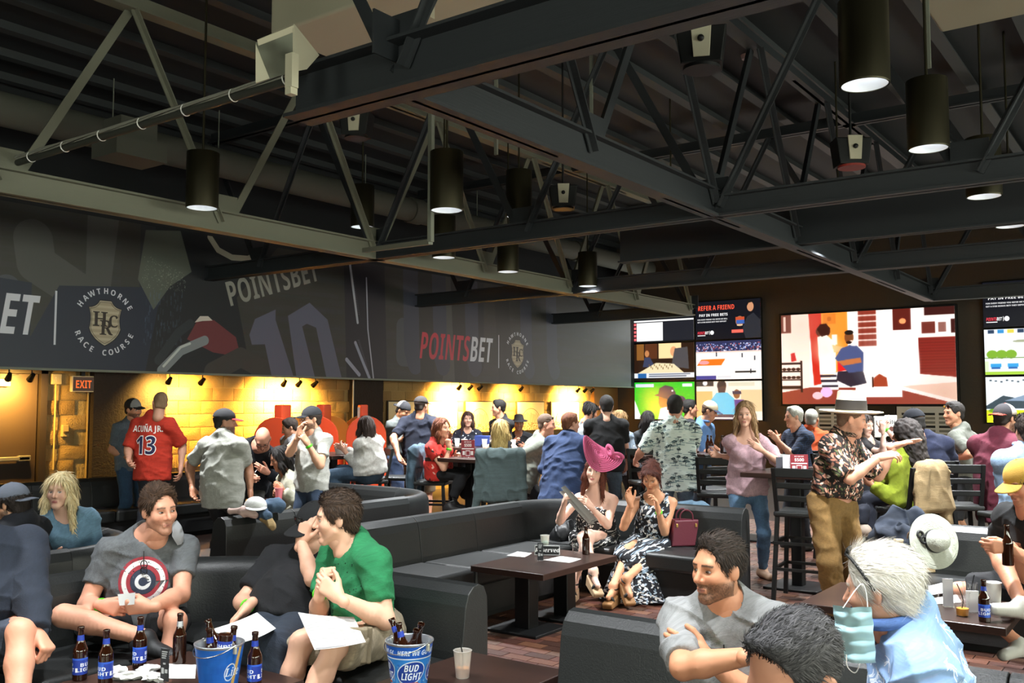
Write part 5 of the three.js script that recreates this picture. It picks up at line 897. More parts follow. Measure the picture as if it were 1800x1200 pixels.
    onHead('brim', finish(bm, [0, 0, 0], { uv: (x, y, z) => [x, z] }), cloth(c.b ?? c.c), crown);
    onHead('button', new THREE.SphereGeometry(0.009, 10, 8).scale(1, 0.5, 1).translate(0, 0.139 * (c.h ?? 1), -0.014), cloth(c.b ?? c.c), crown);
  }
  if (o.glasses) {
    const L = [], y = o.glasses.y ?? 0.004, z = o.glasses.z ?? 0.098; for (const q of [-1, 1]) { L.push(new THREE.TorusGeometry(0.021, 0.0022, 6, 22).scale(1.05, 0.82, 1).rotateY(q * 0.14).translate(q * 0.033, y, z)); L.push(rod([q * 0.055, y + 0.006, z - 0.006], [q * 0.08, y + 0.004, -0.01], 0.0022)); } L.push(rod([-0.013, y + 0.004, z + 0.003], [0.013, y + 0.004, z + 0.003], 0.0022));
    const gl = onHead('glasses', merge(L), o.glasses.m ?? M.rubber); if (o.glasses.dark) for (const q of [-1, 1]) onHead('lens', new THREE.CylinderGeometry(0.021, 0.021, 0.002, 18).rotateX(Math.PI / 2).scale(1.05, 0.82, 1).rotateY(q * 0.14).translate(q * 0.033, y, z), std(0x0a0a0b, 0.1), gl);
  }
  g.traverse((m) => { if (m.isMesh) triangles += (m.geometry.index ? m.geometry.index.count : m.geometry.attributes.position.count) / 3; });
  return out;
}
// a flat print laid onto cloth: a grid in the trunk's own frame, dropped on the surface along the front or the back
function decal(P, name, tex, { t, l = 0, w, h, back = false, n = 14, tilt = 0 }) {
  const { S, Fd, Lf, up, shirtP, shirtC, base, s } = P, dir = mul(Fd, back ? 1 : -1), pos = [], uvs = [], idx = [], side = back ? -1 : 1;
  for (let j = 0; j <= n; j++) for (let i = 0; i <= n; i++) {
    const u = (i / n - 0.5) * w, v = (j / n - 0.5) * h, cu = u * Math.cos(tilt) - v * Math.sin(tilt), cv = u * Math.sin(tilt) + v * Math.cos(tilt); let p = add(mad(S(t), Lf, side * cu + l), mul(up, cv)); p = mad(p, dir, -0.4);
    for (let k = 0; k < 40; k++) { const q = value(shirtP, null, ...p); if (q < 0.0008) break; p = mad(p, dir, q * 0.9); }
    pos.push(...sub(mad(p, dir, -(Math.max(0, P.fold(...p)) + 0.004)), base)); uvs.push(i / n, j / n);
  }
  for (let j = 0; j < n; j++) for (let i = 0; i < n; i++) { const a = j * (n + 1) + i, b = a + 1, c = a + n + 1, e = c + 1; idx.push(a, b, e, a, e, c); }
  const g = new THREE.BufferGeometry(); g.setAttribute('position', new THREE.Float32BufferAttribute(pos, 3)); g.setAttribute('uv', new THREE.Float32BufferAttribute(uvs, 2)); g.setIndex(idx); g.computeVertexNormals();
  return part(name, g, std(0xffffff, 0.85, { map: tex, transparent: true, alphaTest: 0.4, side: THREE.DoubleSide }), P.shirt);
}
// ───────────────────────── people on the front sofas ─────────────────────────
const sleeveM = (c) => cloth(c);
const P38 = person({ label: 'man in grey T-shirt with round red print sitting cross-legged', d: 5.1, neck: [259, 946], pel: [256, 1094, -0.02], yaw: 14, pyaw: 25, head: [280, 897, -0.06], hy: 48, hp: 3, hr: -3, s: 1.03, fat: 1.08,
  hL: [262, 1066, -0.42], eL: [345, 1060, -0.1], hR: [181, 1064, -0.36], eR: [150, 1050, -0.1], poL: 'grip', poR: 'grip', dL: [-1, 0.05, 0.3], dR: [0.9, -0.05, 0.4], nL: [0, 0.2, -1], nR: [0.1, -0.2, -1],
  kR: [118, 1078, -0.3], fR: [258, 1121, -0.47], kL: [318, 1085, -0.5], fL: [288, 1255, -0.5], tL: [0.4, -0.4, 0.8], tR: [0.9, -0.15, 0.3], band: 'R', skin: 0xd2977c, gaze: [0.25, 0], smile: 14, beard: 'stubble',
  hair: { c: 0x2e1f14, c2: 0x4e3522, t: 0.009, top: 1.9, amp: 0.004, fore: 0.01, nape: 0 }, top: { c: 0x64676a, sl: 0.62, hem: 0.0, v: 0.05, nr: 0.066 }, bot: { c: 0x121316, len: 0.62, wide: 0.02, name: 'shorts' }, shoe: 0x17181a });
decal(P38, 'chest_print', canvasTex(256, 256, (g, w) => {                // a plain distressed roundel
  const ring = (c, a, b) => { g.fillStyle = c; g.beginPath(); g.arc(128, 128, a, 0, 7); g.arc(128, 128, b, 0, 7, true); g.fill(); }; ring('#97303a', 124, 96); ring('#d9d8d6', 108, 84); ring('#97303a', 84, 64); g.fillStyle = '#2c3446'; g.beginPath(); g.arc(128, 128, 62, 0, 7); g.fill(); ring('#d4d6d8', 40, 22);
  const r = rng(8); g.globalCompositeOperation = 'destination-out'; for (let i = 0; i < 130; i++) g.fillRect(r() * 256, r() * 256, 2 + r() * 7, 1 + r() * 4);
}), { t: 0.55, w: 0.26, h: 0.26 });
const P39 = person({ label: 'man in black T-shirt and black cap resting his face on his hand', d: 5.2, neck: [545, 972, 0.02], pel: [500, 1104, -0.3], yaw: -12, head: [552, 925, -0.04], hy: -42, hp: 16, hr: 6, s: 1.0, fat: 1.16, belly: 0.7,
  hR: [436, 1066, -0.4], eR: [440, 1030, 0.0], poR: 'relax', dR: [-0.6, -0.7, 0.3], nR: [0.2, -0.6, 0.3], hL: [529, 952, -0.16], eL: [548, 1060, -0.5], poL: 'relax', dL: [0.25, 0.95, -0.1], nL: [0.4, 0.1, -1],
  kL: [470, 1100, -0.9], fL: [455, 1300, -0.85], kR: [425, 1110, -0.9], fR: [412, 1300, -0.8], band: 'R', skin: 0xd8a68c, hair: { c: 0x2a1e16 }, beard: 'stubble', cap: { c: 0x17181a, y: 0.03 }, top: { c: 0x15161a, sl: 0.72, hem: -0.02, e: 0.016 }, bot: { c: 0x2a3340, wide: 0.012 }, shoe: 0x1a1a1c });
P39.onHead('cap_badge', box(0.07, 0.03, 0.002).translate(0, 0.075, 0.092), std(0x9a9a9a, 0.8, { map: canvasTex(96, 40, (g) => { g.fillStyle = '#17181a'; g.fillRect(0, 0, 96, 40); g.fillStyle = '#c8464c'; g.font = 'bold 26px sans-serif'; g.fillText('P', 6, 30); g.fillStyle = '#ddd'; g.fillRect(36, 6, 3, 28); g.font = 'bold 26px serif'; g.fillText('SC', 46, 30); }) }), P39.g.children.find((c) => c.name === 'cap'));
const P40 = person({ label: 'man in green T-shirt and tan cargo shorts turning left on the front sofa', d: 4.72, neck: [618, 962], pel: [642, 1104, 0.0], yaw: -48, pyaw: -35, head: [592, 912, -0.02], hy: -78, hp: 4, s: 1.02, fat: 1.02,
  hL: [596, 1050, -0.34], eL: [665, 1110, -0.3], poL: 'relax', dL: [-0.8, 0.6, -0.2], nL: [-0.2, 0, -1], hR: [563, 1040, -0.22], eR: [550, 1110, -0.1], poR: 'fist', dR: [0.2, 1, 0.05], nR: [0.9, 0, -0.5],
  kR: [512, 1085, -0.45], fR: [474, 1300, -0.5], kL: [530, 1140, -0.75], fL: [505, 1300, -0.72], tR: [-0.4, 0, 0.9], tL: [-0.4, 0, 0.9], band: 'R', skin: 0xdcab90, gaze: [-0.2, 0], hair: { c: 0x261a13, c2: 0x4a3626, t: 0.01, top: 2.2, amp: 0.004, fore: 0.004 },
  top: { c: 0x237c4d, sl: 0.68, hem: -0.12, nr: 0.078, amp: 0.008 }, bot: { c: 0x9b8e78, len: 0.95, wide: 0.035, name: 'shorts', amp: 0.009 }, shoe: 0x6d6a64 });
{ const r = rng(7), L = []; for (let i = 0; i < 70; i++) { const t = r() * 0.9, l = (r() - 0.5) * 0.34; let p = add(P40.S(t), mul(P40.Lf, l)); p = mad(p, P40.Fd, 0.4); for (let k = 0; k < 40; k++) { const q = value(P40.shirtP, null, ...p); if (q < 0.001) break; p = mad(p, P40.Fd, -q * 0.9); } L.push(new THREE.SphereGeometry(0.0035, 6, 5).translate(...sub(mad(p, P40.Fd, Math.max(0, P40.fold(...p))), P40.base))); } const m = part('printed_specks', merge(L), cloth(0x14452c), P40.shirt); m.userData.kind = 'stuff'; }
{ const pk = add(lerp(P40.legs[0].hip, P40.legs[0].k, 0.62), [0, 0.0, 0]), q = sub(pk, P40.base), out = norm(camV([0.1, 0.05, 1])); const c = new RoundedBoxGeometry(0.16, 0.15, 0.03, 3, 0.012), m = new THREE.Matrix4().lookAt(new THREE.Vector3(), V3(mul(out, -1)), V3(norm(sub(P40.legs[0].hip, P40.legs[0].k)))); part('cargo_pocket', c.applyMatrix4(m).translate(...mad(q, out, 0.115)), cloth(0x96886f), P40.pants); part('pocket_flap', new RoundedBoxGeometry(0.165, 0.05, 0.02, 3, 0.008).translate(0, 0.07, -0.02).applyMatrix4(m).translate(...mad(q, out, 0.125)), cloth(0x8f8168), P40.pants); }
const P41 = person({ label: 'man in navy pullover and slate shorts cropped by the left edge', d: 4.35, neck: [-38, 955], pel: [-10, 1110, 0], yaw: 42, head: [-42, 902], s: 1.05, fat: 1.15, belly: 0.6, hL: [66, 1128, -0.3], eL: [60, 1080, 0.1], poL: 'fist', dL: [0.7, -0.5, 0.4], nL: [-0.5, -0.6, 0], kL: [40, 1120, -0.55], fL: [30, 1290, -0.6], kR: [-60, 1140, -0.5], fR: [-60, 1290, -0.5], skin: 0xcf9478, hair: { c: 0x2e2018 }, top: { c: 0x1d2533, sl: 1.93, hem: -0.1, e: 0.018, name: 'pullover' }, bot: { c: 0x3a4250, len: 0.93, wide: 0.035, name: 'shorts' }, shoe: 0x333333 });
const P42 = person({ label: 'man in dark hoodie and backward grey cap at far left', d: 6.15, neck: [28, 925], pel: [45, 1040], yaw: -95, head: [20, 886], hy: -100, hp: 8, s: 1.04, fat: 1.12, hL: [-30, 1000, -0.2], hR: [-40, 1000, 0.2], skin: 0xb98a6c, beard: 'full', hair: { c: 0x241a14 }, cap: { c: 0x646a78, back: true, y: 0.03 }, top: { c: 0x10131c, sl: 1.93, hem: -0.15, e: 0.024, hood: 1, name: 'hoodie' }, bot: { c: 0x1b1d22 }, feet: false, kL: [-40, 1030, 0], fL: [-50, 1130, 0], kR: [-40, 1030, 0.2], fR: [-50, 1130, 0.2] });
const P43 = person({ label: 'woman with long blonde hair in light denim jacket at left', d: 6.6, f: 1, neck: [114, 906], pel: [120, 1000, 0.05], yaw: 32, head: [106, 863, -0.03], hy: 2, hp: 2, hL: [190, 985, -0.1], eL: [150, 970, 0.3], hR: [90, 985, -0.25], s: 1.0, skin: 0xdcae97, lip: 0xb85a60, hair: { k: 'long', c: 0xc4a874, c2: 0xeee0b6, len: 0.26, t: 0.013, flare: 0.02 }, top: { c: 0x64859c, sl: 1.9, hem: -0.05, e: 0.02, v: 0.1, name: 'denim_jacket' }, bot: { c: 0x23262c }, kL: [190, 985, -0.4], fL: [200, 1080, -0.5], kR: [140, 1000, -0.45], fR: [150, 1090, -0.5], feet: false });
const P35 = person({ label: 'man in heather grey T-shirt with arms crossed at lower right', d: 3.4, neck: [1277, 1062], pel: [1300, 1290, 0.05], yaw: -22, head: [1262, 1000, -0.02], hs: 0.95, hy: -58, hp: 2, s: 1.0, fat: 1.0,
  hL: [1246, 1160, -0.13], eL: [1390, 1215, -0.14], poL: 'relax', dL: [-1, 0.5, -0.02], nL: [0.1, -0.2, -1], hR: [1322, 1152, -0.33], eR: [1120, 1190, -0.12], poR: 'relax', dR: [1, 0.05, -0.5], nR: [0, 0, -1], kL: [1330, 1290, -0.6], fL: [1330, 1500, -0.6], kR: [1240, 1290, -0.6], fR: [1230, 1500, -0.6],
  band: 'L', skin: 0xc58a68, beard: 'full', beardc: 0x4a3426, gaze: [-0.1, 0], iris: 0x4a3a2c, hair: { c: 0x1c1511, c2: 0x3a2c22, t: 0.006, top: 2.4, amp: 0.004, nape: 0, fore: 0.006 }, top: { c: 0x8e8f8f, sl: 0.85, hem: -0.05, v: 0.05, nr: 0.064, amp: 0.01 }, bot: { c: 0x2a2e36 }, feet: false });
const P36 = person({ label: 'white-haired man in pale blue shirt with surgical mask hanging from his ear', d: 2.72, neck: [1588, 1100], pel: [1650, 1370, 0.02], yaw: -100, head: [1548, 1036, 0], hs: 0.93, hy: -128, hp: 8, s: 1.02, fat: 1.1, hw: 1.02, hL: [1480, 1330, -0.3], eL: [1640, 1320, -0.2], hR: [1480, 1340, 0.2], eR: [1600, 1330, 0.3], skin: 0xcf9a80, hair: { c: 0xd2ccc2, c2: 0xf2eee8, t: 0.015, top: 1.1, amp: 0.0015, lift: 0.05, sl: 0.05, ns: 8000, comb: 1 }, kL: [1450, 1400, -0.1], fL: [1450, 1700, -0.1], kR: [1450, 1400, 0.2], fR: [1450, 1700, 0.2], feet: false, res: 0.9,
  top: { m: std(0xffffff, 0.9, { map: (() => { const t = canvasTex(512, 512, (g) => { g.fillStyle = '#86a6d2'; g.fillRect(0, 0, 512, 512); const r = rng(21); for (let i = 0; i < 900; i++) { g.fillStyle = `rgba(${150 + r() * 60},${180 + r() * 50},235,.12)`; g.fillRect(r() * 512, r() * 512, 20 + r() * 50, 2 + r() * 5); } for (let i = 0; i < 26; i++) { const x = r() * 512, y = r() * 512; g.strokeStyle = 'rgba(232,240,250,.85)'; g.lineWidth = 4; for (let k = 0; k < 9; k++) { const a = r() * 7, L = 14 + r() * 26; g.beginPath(); g.moveTo(x, y); g.quadraticCurveTo(x + Math.cos(a) * L * 0.6, y + Math.sin(a) * L * 0.6 - 8, x + Math.cos(a) * L, y + Math.sin(a) * L); g.stroke(); } g.beginPath(); g.moveTo(x, y); g.lineTo(x + 10, y + 50); g.stroke(); } }); t.wrapS = t.wrapT = THREE.RepeatWrapping; t.repeat.set(2.2, 2.2); return t; })() }), sl: 0.7, hem: -0.1, e: 0.018, nr: 0.085, collar: cloth(0x5d80bf), amp: 0.009 }, bot: { c: 0x3a3f4a } });
const P37 = person({ label: 'man with dark grey hair and glasses bending at the bottom edge', d: 1.92, neck: [1462, 1305], pel: [1530, 1700, 0.1], yaw: -70, head: [1398, 1190, 0], hy: -62, hp: 30, hr: 4, s: 1.0, hw: 1.03, skin: 0xcc9176, hL: [1330, 1600, -0.1], hR: [1250, 1600, 0.1], kL: [1300, 1800, -0.1], kR: [1300, 1800, 0.1], fL: [1300, 2200, -0.1], fR: [1300, 2200, 0.1], feet: false, hair: { c: 0x242326, c2: 0x5c5a5c, t: 0.006, top: 1.2, amp: 0.0015, ns: 9000, sl: 0.018, lift: 0.4, fore: 0.032, nape: 0 }, glasses: { m: std(0x6a707a, 0.3, { metalness: 0.8 }) }, top: { c: 0x0e0f11, sl: 0.7, hem: -0.1 }, bot: { c: 0x22252b } });
// ───────────────────────── the two women on the far corner sofa ─────────────────────────
function printM(bg, draw, rep, px = 256) { const t = canvasTex(px, px, (g) => { g.fillStyle = bg; g.fillRect(0, 0, px, px); draw(g, rng(17), px); }); t.wrapS = t.wrapT = THREE.RepeatWrapping; t.repeat.set(rep, rep); return std(0xffffff, 0.9, { map: t, bumpMap: T.cloth, bumpScale: 0.001 }); }
const petals = (cols, n, a, b) => (g, r, w) => { for (let i = 0; i < n; i++) { const x = r() * w, y = r() * w, t = r() * 7, k = a + r() * (b - a); for (const [ox, oy] of [[0, 0], [w, 0], [-w, 0], [0, w], [0, -w]]) { g.fillStyle = cols[i % cols.length]; g.beginPath(); g.ellipse(x + ox, y + oy, k, k * 0.45, t, 0, 7); g.fill(); } } };
const dressM = printM('#17191f', petals(['#d8dade', '#a9b6c4', '#d8d4cc', '#8497a8'], 150, 8, 16), 3), dressM2 = printM('#1c1d20', petals(['#cfcdc8', '#8d8f8c', '#e2e0da'], 170, 5, 12), 3.4);
const P33 = person({ label: 'woman in strapless patterned dress and pink hat reading papers', f: 1, d: 8.55, neck: [1048, 866], pel: [1046, 948, 0.05], yaw: -8, head: [1046, 827, -0.02], hy: -18, hp: 4, hr: 6, s: 1.0, skin: 0xe0b6a2, lip: 0xb4525a, hair: { k: 'long', c: 0x4a2418, c2: 0x6a3420, len: 0.24, t: 0.012 },
  hR: [992, 884, -0.25], eR: [985, 930, 0.05], poR: 'grip', hL: [1040, 892, -0.32], eL: [1085, 925, -0.1], poL: 'relax', kR: [1012, 905, -0.5], fR: [1044, 1004, -0.72], kL: [1030, 930, -0.45], fL: [1008, 1022, -0.5], tR: [0.2, -0.35, 0.9], tL: [-0.2, 0, 1], top: { m: dressM2, strapless: 1, tank: 1, hem: -0.1, name: 'dress_bodice', e: 0.008 }, bot: { m: dressM2, len: 0.7, skirt: 1, wide: 0.03, name: 'dress_skirt', amp: 0.014 } });
const P34 = person({ label: 'woman in navy and white leaf dress laughing beside the pink hat', f: 1, d: 8.45, neck: [1150, 872], pel: [1152, 952, 0.05], yaw: -10, head: [1145, 838, -0.08], hy: -22, hp: 32, s: 1.0, skin: 0xcb936f, lip: 0xa8483c, smile: 20, hair: { k: 'bun', c: 0x3a1812, c2: 0x5c2a1a, t: 0.012 },
  hR: [1108, 884, -0.22], eR: [1098, 935, 0.0], poR: 'relax', dR: [-0.25, 1, 0.1], nR: [0.4, 0, 1], hL: [1157, 896, -0.25], eL: [1162, 950, -0.2], poL: 'relax', dL: [-0.2, 1, 0.1], nL: [-1, 0.2, 0], band: 'L', kR: [1092, 950, -0.5], fR: [1078, 1030, -0.62], kL: [1135, 955, -0.5], fL: [1100, 1018, -0.7], tR: [-0.4, -0.1, 0.9], tL: [0.2, -0.6, 0.8],
  top: { m: dressM, tank: 1, hem: -0.1, nr: 0.1, v: 0.06, name: 'dress_bodice', e: 0.008 }, legk: 0.8, bot: { m: dressM, len: 1.2, skirt: 1, full: 0.16, name: 'dress_skirt', amp: 0.014 } });
{ // ruffled hem of the leaf dress
  const G = new THREE.CylinderGeometry(0.19, 0.27, 0.24, 80, 8, true).scale(1, 1, 0.8), p = G.attributes.position, hemY = P34.hemAt;
  for (let i = 0; i < p.count; i++) { const t = Math.atan2(p.getX(i), p.getZ(i)), w = 0.5 - p.getY(i) / 0.24, q = 1 + (0.04 + 0.09 * w) * Math.sin(t * 13 + 2 * Math.sin(t * 3)) * w; p.setX(i, p.getX(i) * q); p.setZ(i, p.getZ(i) * q); } G.computeVertexNormals();
  const m = dressM.clone(); m.side = THREE.DoubleSide; m.map = dressM.map.clone(); m.map.repeat.set(4.2, 1); part('ruffled_hem', G.rotateY(faceTurn(-10)).translate(...sub([hemY[0], hemY[1] - 0.05, hemY[2]], P34.base)), m, P34.pants);
}
for (const [P, c] of [[P33, 0xb89a78], [P34, 0x8a6238]]) P.legs.forEach(({ a }, i) => {   // platform sandals
  const t = norm(camV(P === P33 ? (i ? [0.2, -0.35, 0.9] : [-0.2, 0, 1]) : (i ? [-0.4, -0.1, 0.9] : [0.2, -0.6, 0.8]))), up = norm(sub([0, 1, 0], mul(t, t[1]))), sd = cross(up, t), m = new THREE.Matrix4().makeBasis(V3(sd), V3(up), V3(t)).setPosition(V3(sub(mad(mad(a, up, -0.105), t, 0.055), P.base)));
  const sh = new THREE.Shape(); sh.moveTo(-0.1, -0.045); sh.lineTo(0.11, -0.03); sh.quadraticCurveTo(0.135, 0.0, 0.12, 0.006); sh.lineTo(-0.1, 0.035); sh.closePath();
  const shoe = part('sandal', new THREE.ExtrudeGeometry(sh, { depth: 0.07, bevelEnabled: true, bevelSize: 0.008, bevelThickness: 0.008, bevelSegments: 2 }).translate(0, 0, -0.035).rotateY(-Math.PI / 2).applyMatrix4(m), std(c, 0.7), P.g);
  part('strap', new THREE.TorusGeometry(0.036, 0.009, 8, 20, Math.PI).scale(1, 1, 1.8).translate(0, 0.012, 0.06).applyMatrix4(m), M.rubber, shoe); part('strap', new THREE.TorusGeometry(0.04, 0.007, 8, 22).rotateX(Math.PI / 2).translate(0, 0.085, -0.055).applyMatrix4(m), M.rubber, shoe);
});
{ // the pink hat: tilted ribbed disc, upturned, with a bow
  const brim = new THREE.CylinderGeometry(1, 1, 0.01, 72, 18, false); const rings = [], R = 0.2;
  const surf = (r, t) => [R * 1.05 * r * Math.cos(t), 0.065 * r * r * Math.cos(2 * t + 0.6) + 0.012 * r, R * 0.8 * r * Math.sin(t)];
  const pos = [], idx = [], NR = 22, NT = 60; for (let i = 0; i <= NR; i++) for (let j = 0; j < NT; j++) { const q = surf(i / NR, j / NT * Math.PI * 2); q[1] += 0.004 * Math.sin(i * Math.PI * 0.9); pos.push(...q); } for (let i = 0; i < NR; i++) for (let j = 0; j < NT; j++) { const a = i * NT + j, b = i * NT + (j + 1) % NT, c = a + NT, e = b + NT; idx.push(a, b, e, a, e, c); }
  const G = new THREE.BufferGeometry(); G.setAttribute('position', new THREE.Float32BufferAttribute(pos, 3)); G.setIndex(idx); G.computeVertexNormals();
  const pink = std(0xbf5a80, 0.8, { side: THREE.DoubleSide }), place = (q) => q.rotateX(0.5).rotateZ(-0.55).translate(0.03, 0.158, 0.0), hat = P33.onHead('hat', place(G), pink);
  for (let i = 4; i <= NR; i += 2) { const pts = []; for (let j = 0; j < 40; j++) { const q = surf(i / NR, j / 40 * Math.PI * 2); q[1] += 0.006; pts.push(q); } rings.push(tube(pts, 0.004, 5, true, 60)); }
  P33.onHead('braid_ring', place(merge(rings)), pink, hat);
  for (const q of [-1, 1]) P33.onHead('bow_loop', place(new THREE.TorusGeometry(0.035, 0.018, 8, 20).scale(1.3, 1, 0.8).rotateY(q * 0.5).translate(0.1 + q * 0.045, 0.075, -0.05)), pink, hat); P33.onHead('bow_knot', place(ball(0.022, 0.1, 0.075, -0.045)), pink, hat);
}
// ───────────────────────── standing and seated guests ─────────────────────────
const jeans = 0x2c4258, person2 = (o) => person({ shoe: 0x1c1a19, ...o });
person2({ label: 'man in grey-blue T-shirt and black cap beside the red jersey', d: 11.6, neck: [231, 741], yaw: 62, hy: 66, hp: 6, hr: -6, skin: 0xc88f70, beard: 'full', hair: { c: 0x2a1d15 }, cap: { c: 0x1a1a1c, c2: 0x8a8a8a }, top: { c: 0x64707a, sl: 0.75 }, bot: { c: 0x33506e }, hR: [226, 806, -0.2], eR: [180, 800, -0.1], hL: [235, 800, -0.1] });
const P2 = person2({ label: 'man seen from behind in a red jersey with number 13', d: 11.0, neck: [270, 736], yaw: 168, head: [281, 709, -0.02], hy: -150, hp: 4, hr: -8, fat: 1.08, skin: 0xc8937a, hair: { k: 'buzz', c: 0x84694f, t: 0.004 }, top: { c: 0xc23420, sl: 0.95, hem: -0.28, e: 0.018, flare: 0.01, se: 0.016, name: 'jersey' }, bot: { c: 0x2a2f3a }, hL: [226, 808, -0.3], eL: [212, 800, 0.05], hR: [318, 820, -0.05], eR: [330, 800, 0.1] });
decal(P2, 'name_lettering', canvasTex(256, 72, (g) => { g.fillStyle = '#f4ece6'; g.font = 'bold 60px sans-serif'; g.textAlign = 'center'; g.save(); g.translate(128, 60); g.scale(0.86, 1.1); g.fillText('ACUÑA JR.', 0, 0); g.restore(); }), { t: 0.8, w: 0.37, h: 0.11, back: true });
decal(P2, 'number_lettering', canvasTex(256, 256, (g) => { g.font = 'bold 250px sans-serif'; g.textAlign = 'center'; g.lineWidth = 18; g.strokeStyle = '#f0ece8'; g.fillStyle = '#23244a'; g.save(); g.translate(128, 218); g.scale(0.8, 1); g.strokeText('13', 0, 0); g.fillText('13', 0, 0); g.restore(); }), { t: 0.46, w: 0.3, h: 0.29, back: true });
const P3 = person2({ label: 'man in pale grey T-shirt with black cap and red bill seen from behind', d: 9.0, neck: [392, 770], yaw: 160, hy: 105, hp: 2, s: 0.99, fat: 1.12, skin: 0x9a6a50, beard: 'full', hair: { k: 'buzz', c: 0x17120f, t: 0.004 }, cap: { c: 0x18181b, b: 0xb0302c }, top: { c: 0x9a9a92, sl: 0.8, hem: -0.25, e: 0.016 }, bot: { c: 0x15161a }, hL: [338, 858, 0.0], eL: [318, 815, 0.2], hR: [440, 864, 0.0], eR: [438, 800, 0.2] });
const P4 = person2({ label: 'bald man in dark quarter-zip pullover bending forward', d: 10.4, neck: [452, 782, -0.2], pel: [437, 850, 0.12], yaw: 5, head: [462, 772, -0.38], hy: 10, hp: 48, s: 1.02, fat: 1.1, skin: 0xd0957c, beard: 'stubble', hair: 0, glasses: {}, hR: [438, 838, -0.45], eR: [418, 820, -0.1], hL: [470, 830, -0.35], poR: 'grip', top: { c: 0x161922, sl: 1.92, hem: -0.1, e: 0.016, name: 'pullover' }, bot: { c: 0x34332f } });
decal(P4, 'chest_badge', canvasTex(64, 64, (g) => { g.fillStyle = '#e8e8ea'; g.font = 'bold 64px sans-serif'; g.textAlign = 'center'; g.fillText('C', 32, 54); }), { t: 0.72, l: 0.09, w: 0.055, h: 0.055, n: 3 });
const P5 = person2({ label: 'dark-haired woman in cream jacket holding a red drink cup', f: 1, d: 9.7, neck: [505, 836], pel: [520, 905, 0.05], yaw: -60, head: [492, 806, -0.02], hy: -62, hp: 22, s: 1, skin: 0xb27a5e, smile: 18, hair: { k: 'long', c: 0x1a1411, len: 0.2, t: 0.01 }, hL: [497, 862, -0.3], eL: [525, 870, -0.2], poL: 'grip', band: 'L', hR: [490, 872, -0.1], top: { c: 0xb5b29f, sl: 1.92, e: 0.02, name: 'jacket' }, bot: { c: 0x2a2d33 }, kL: [470, 890, -0.1], kR: [470, 890, 0.15], fL: [465, 965, -0.1], fR: [465, 965, 0.15], feet: false });
person2({ label: 'bearded man with glasses, dark cap and light grey T-shirt touching his chin', d: 9.4, neck: [549, 762], yaw: -32, hy: -52, hp: 2, fat: 1.03, skin: 0xd09c7e, beard: 'full', beardc: 0x3a281c, hair: { c: 0x2c1f17 }, cap: { c: 0x2c2d31 }, glasses: {}, top: { c: 0xaaa9a2, sl: 0.62, hem: -0.12 }, bot: { c: 0x2b3a50 }, hR: [524, 766, -0.28], eR: [500, 812, -0.15], hL: [541, 780, -0.3], eL: [578, 812, -0.15], poR: 'relax', poL: 'grip', dR: [0.2, 1, 0], dL: [-0.5, 0.8, 0.2], band: 'L' });
const seat = (px, d, h = 0.87) => { const z = (EYE - h) / d * F; return [px, 711 + z]; };
person2({ label: 'woman in pale grey sweater on a stool facing the kiosks', f: 1, d: 11.3, neck: [648, 772], pel: [...seat(650, 11.3), 0], yaw: -118, head: [642, 750, 0], hy: -128, hp: 6, s: 1, fat: 1.2, skin: 0xd2a188, hair: { k: 'long', c: 0x2c1d15, len: 0.17, t: 0.012 }, hL: [608, 795, -0.1], eL: [625, 815, -0.1], hR: [606, 790, 0.15], top: { c: 0xa9a7a0, sl: 1.92, e: 0.026, hem: -0.05, name: 'sweater' }, bot: { c: 0x33475a }, kL: [598, 826, -0.1], kR: [600, 826, 0.15], fL: [615, 885, -0.1], fR: [612, 885, 0.1] });
person2({ label: 'person in grey sweater half hidden behind the man with glasses', d: 12.5, neck: [512, 772], pel: [...seat(508, 12.5, 0.85), 0], yaw: -60, hy: -70, hp: 20, s: 1, fat: 1.1, skin: 0xc48c70, hair: { c: 0x2a1e17 }, top: { c: 0x85878a, sl: 1.92, e: 0.02, name: 'sweater' }, bot: { c: 0x23262c }, hL: [490, 810, -0.2], hR: [490, 810, 0.1], kL: [480, 830, -0.3], kR: [485, 830, 0.1], fL: [485, 900, -0.3], fR: [485, 900, 0.1] });
person2({ label: 'man in grey-green T-shirt and two-tone trucker cap looking down', d: 13, neck: [703, 738], yaw: 55, head: [709, 722, -0.03], hy: 58, hp: 26, skin: 0xb9815f, hair: { k: 'buzz', c: 0x241b15, t: 0.005 }, cap: { c: 0x26262a, c2: 0x6a6a6a, back: true }, top: { c: 0x5d6260, sl: 0.8, hem: -0.2 }, bot: { c: 0x3a4a68, len: 1, wide: 0.02, name: 'shorts' }, hR: [708, 772, -0.2], eR: [682, 775, 0], hL: [712, 768, -0.1] });
person2({ label: 'broad man in dark navy polo and flat cap seen from behind', d: 12.6, neck: [737, 732], yaw: 172, head: [741, 713, -0.02], hy: 150, fat: 1.14, skin: 0xbb8468, hair: { k: 'buzz', c: 0x2a201a, t: 0.004 }, cap: { c: 0x241f1e, h: 0.9 }, top: { c: 0x10172a, sl: 0.8, hem: -0.2, collar: true }, bot: { c: 0x8a7a62, len: 1, wide: 0.02, name: 'shorts' }, hL: [700, 800, -0.3], hR: [770, 800, -0.3] });
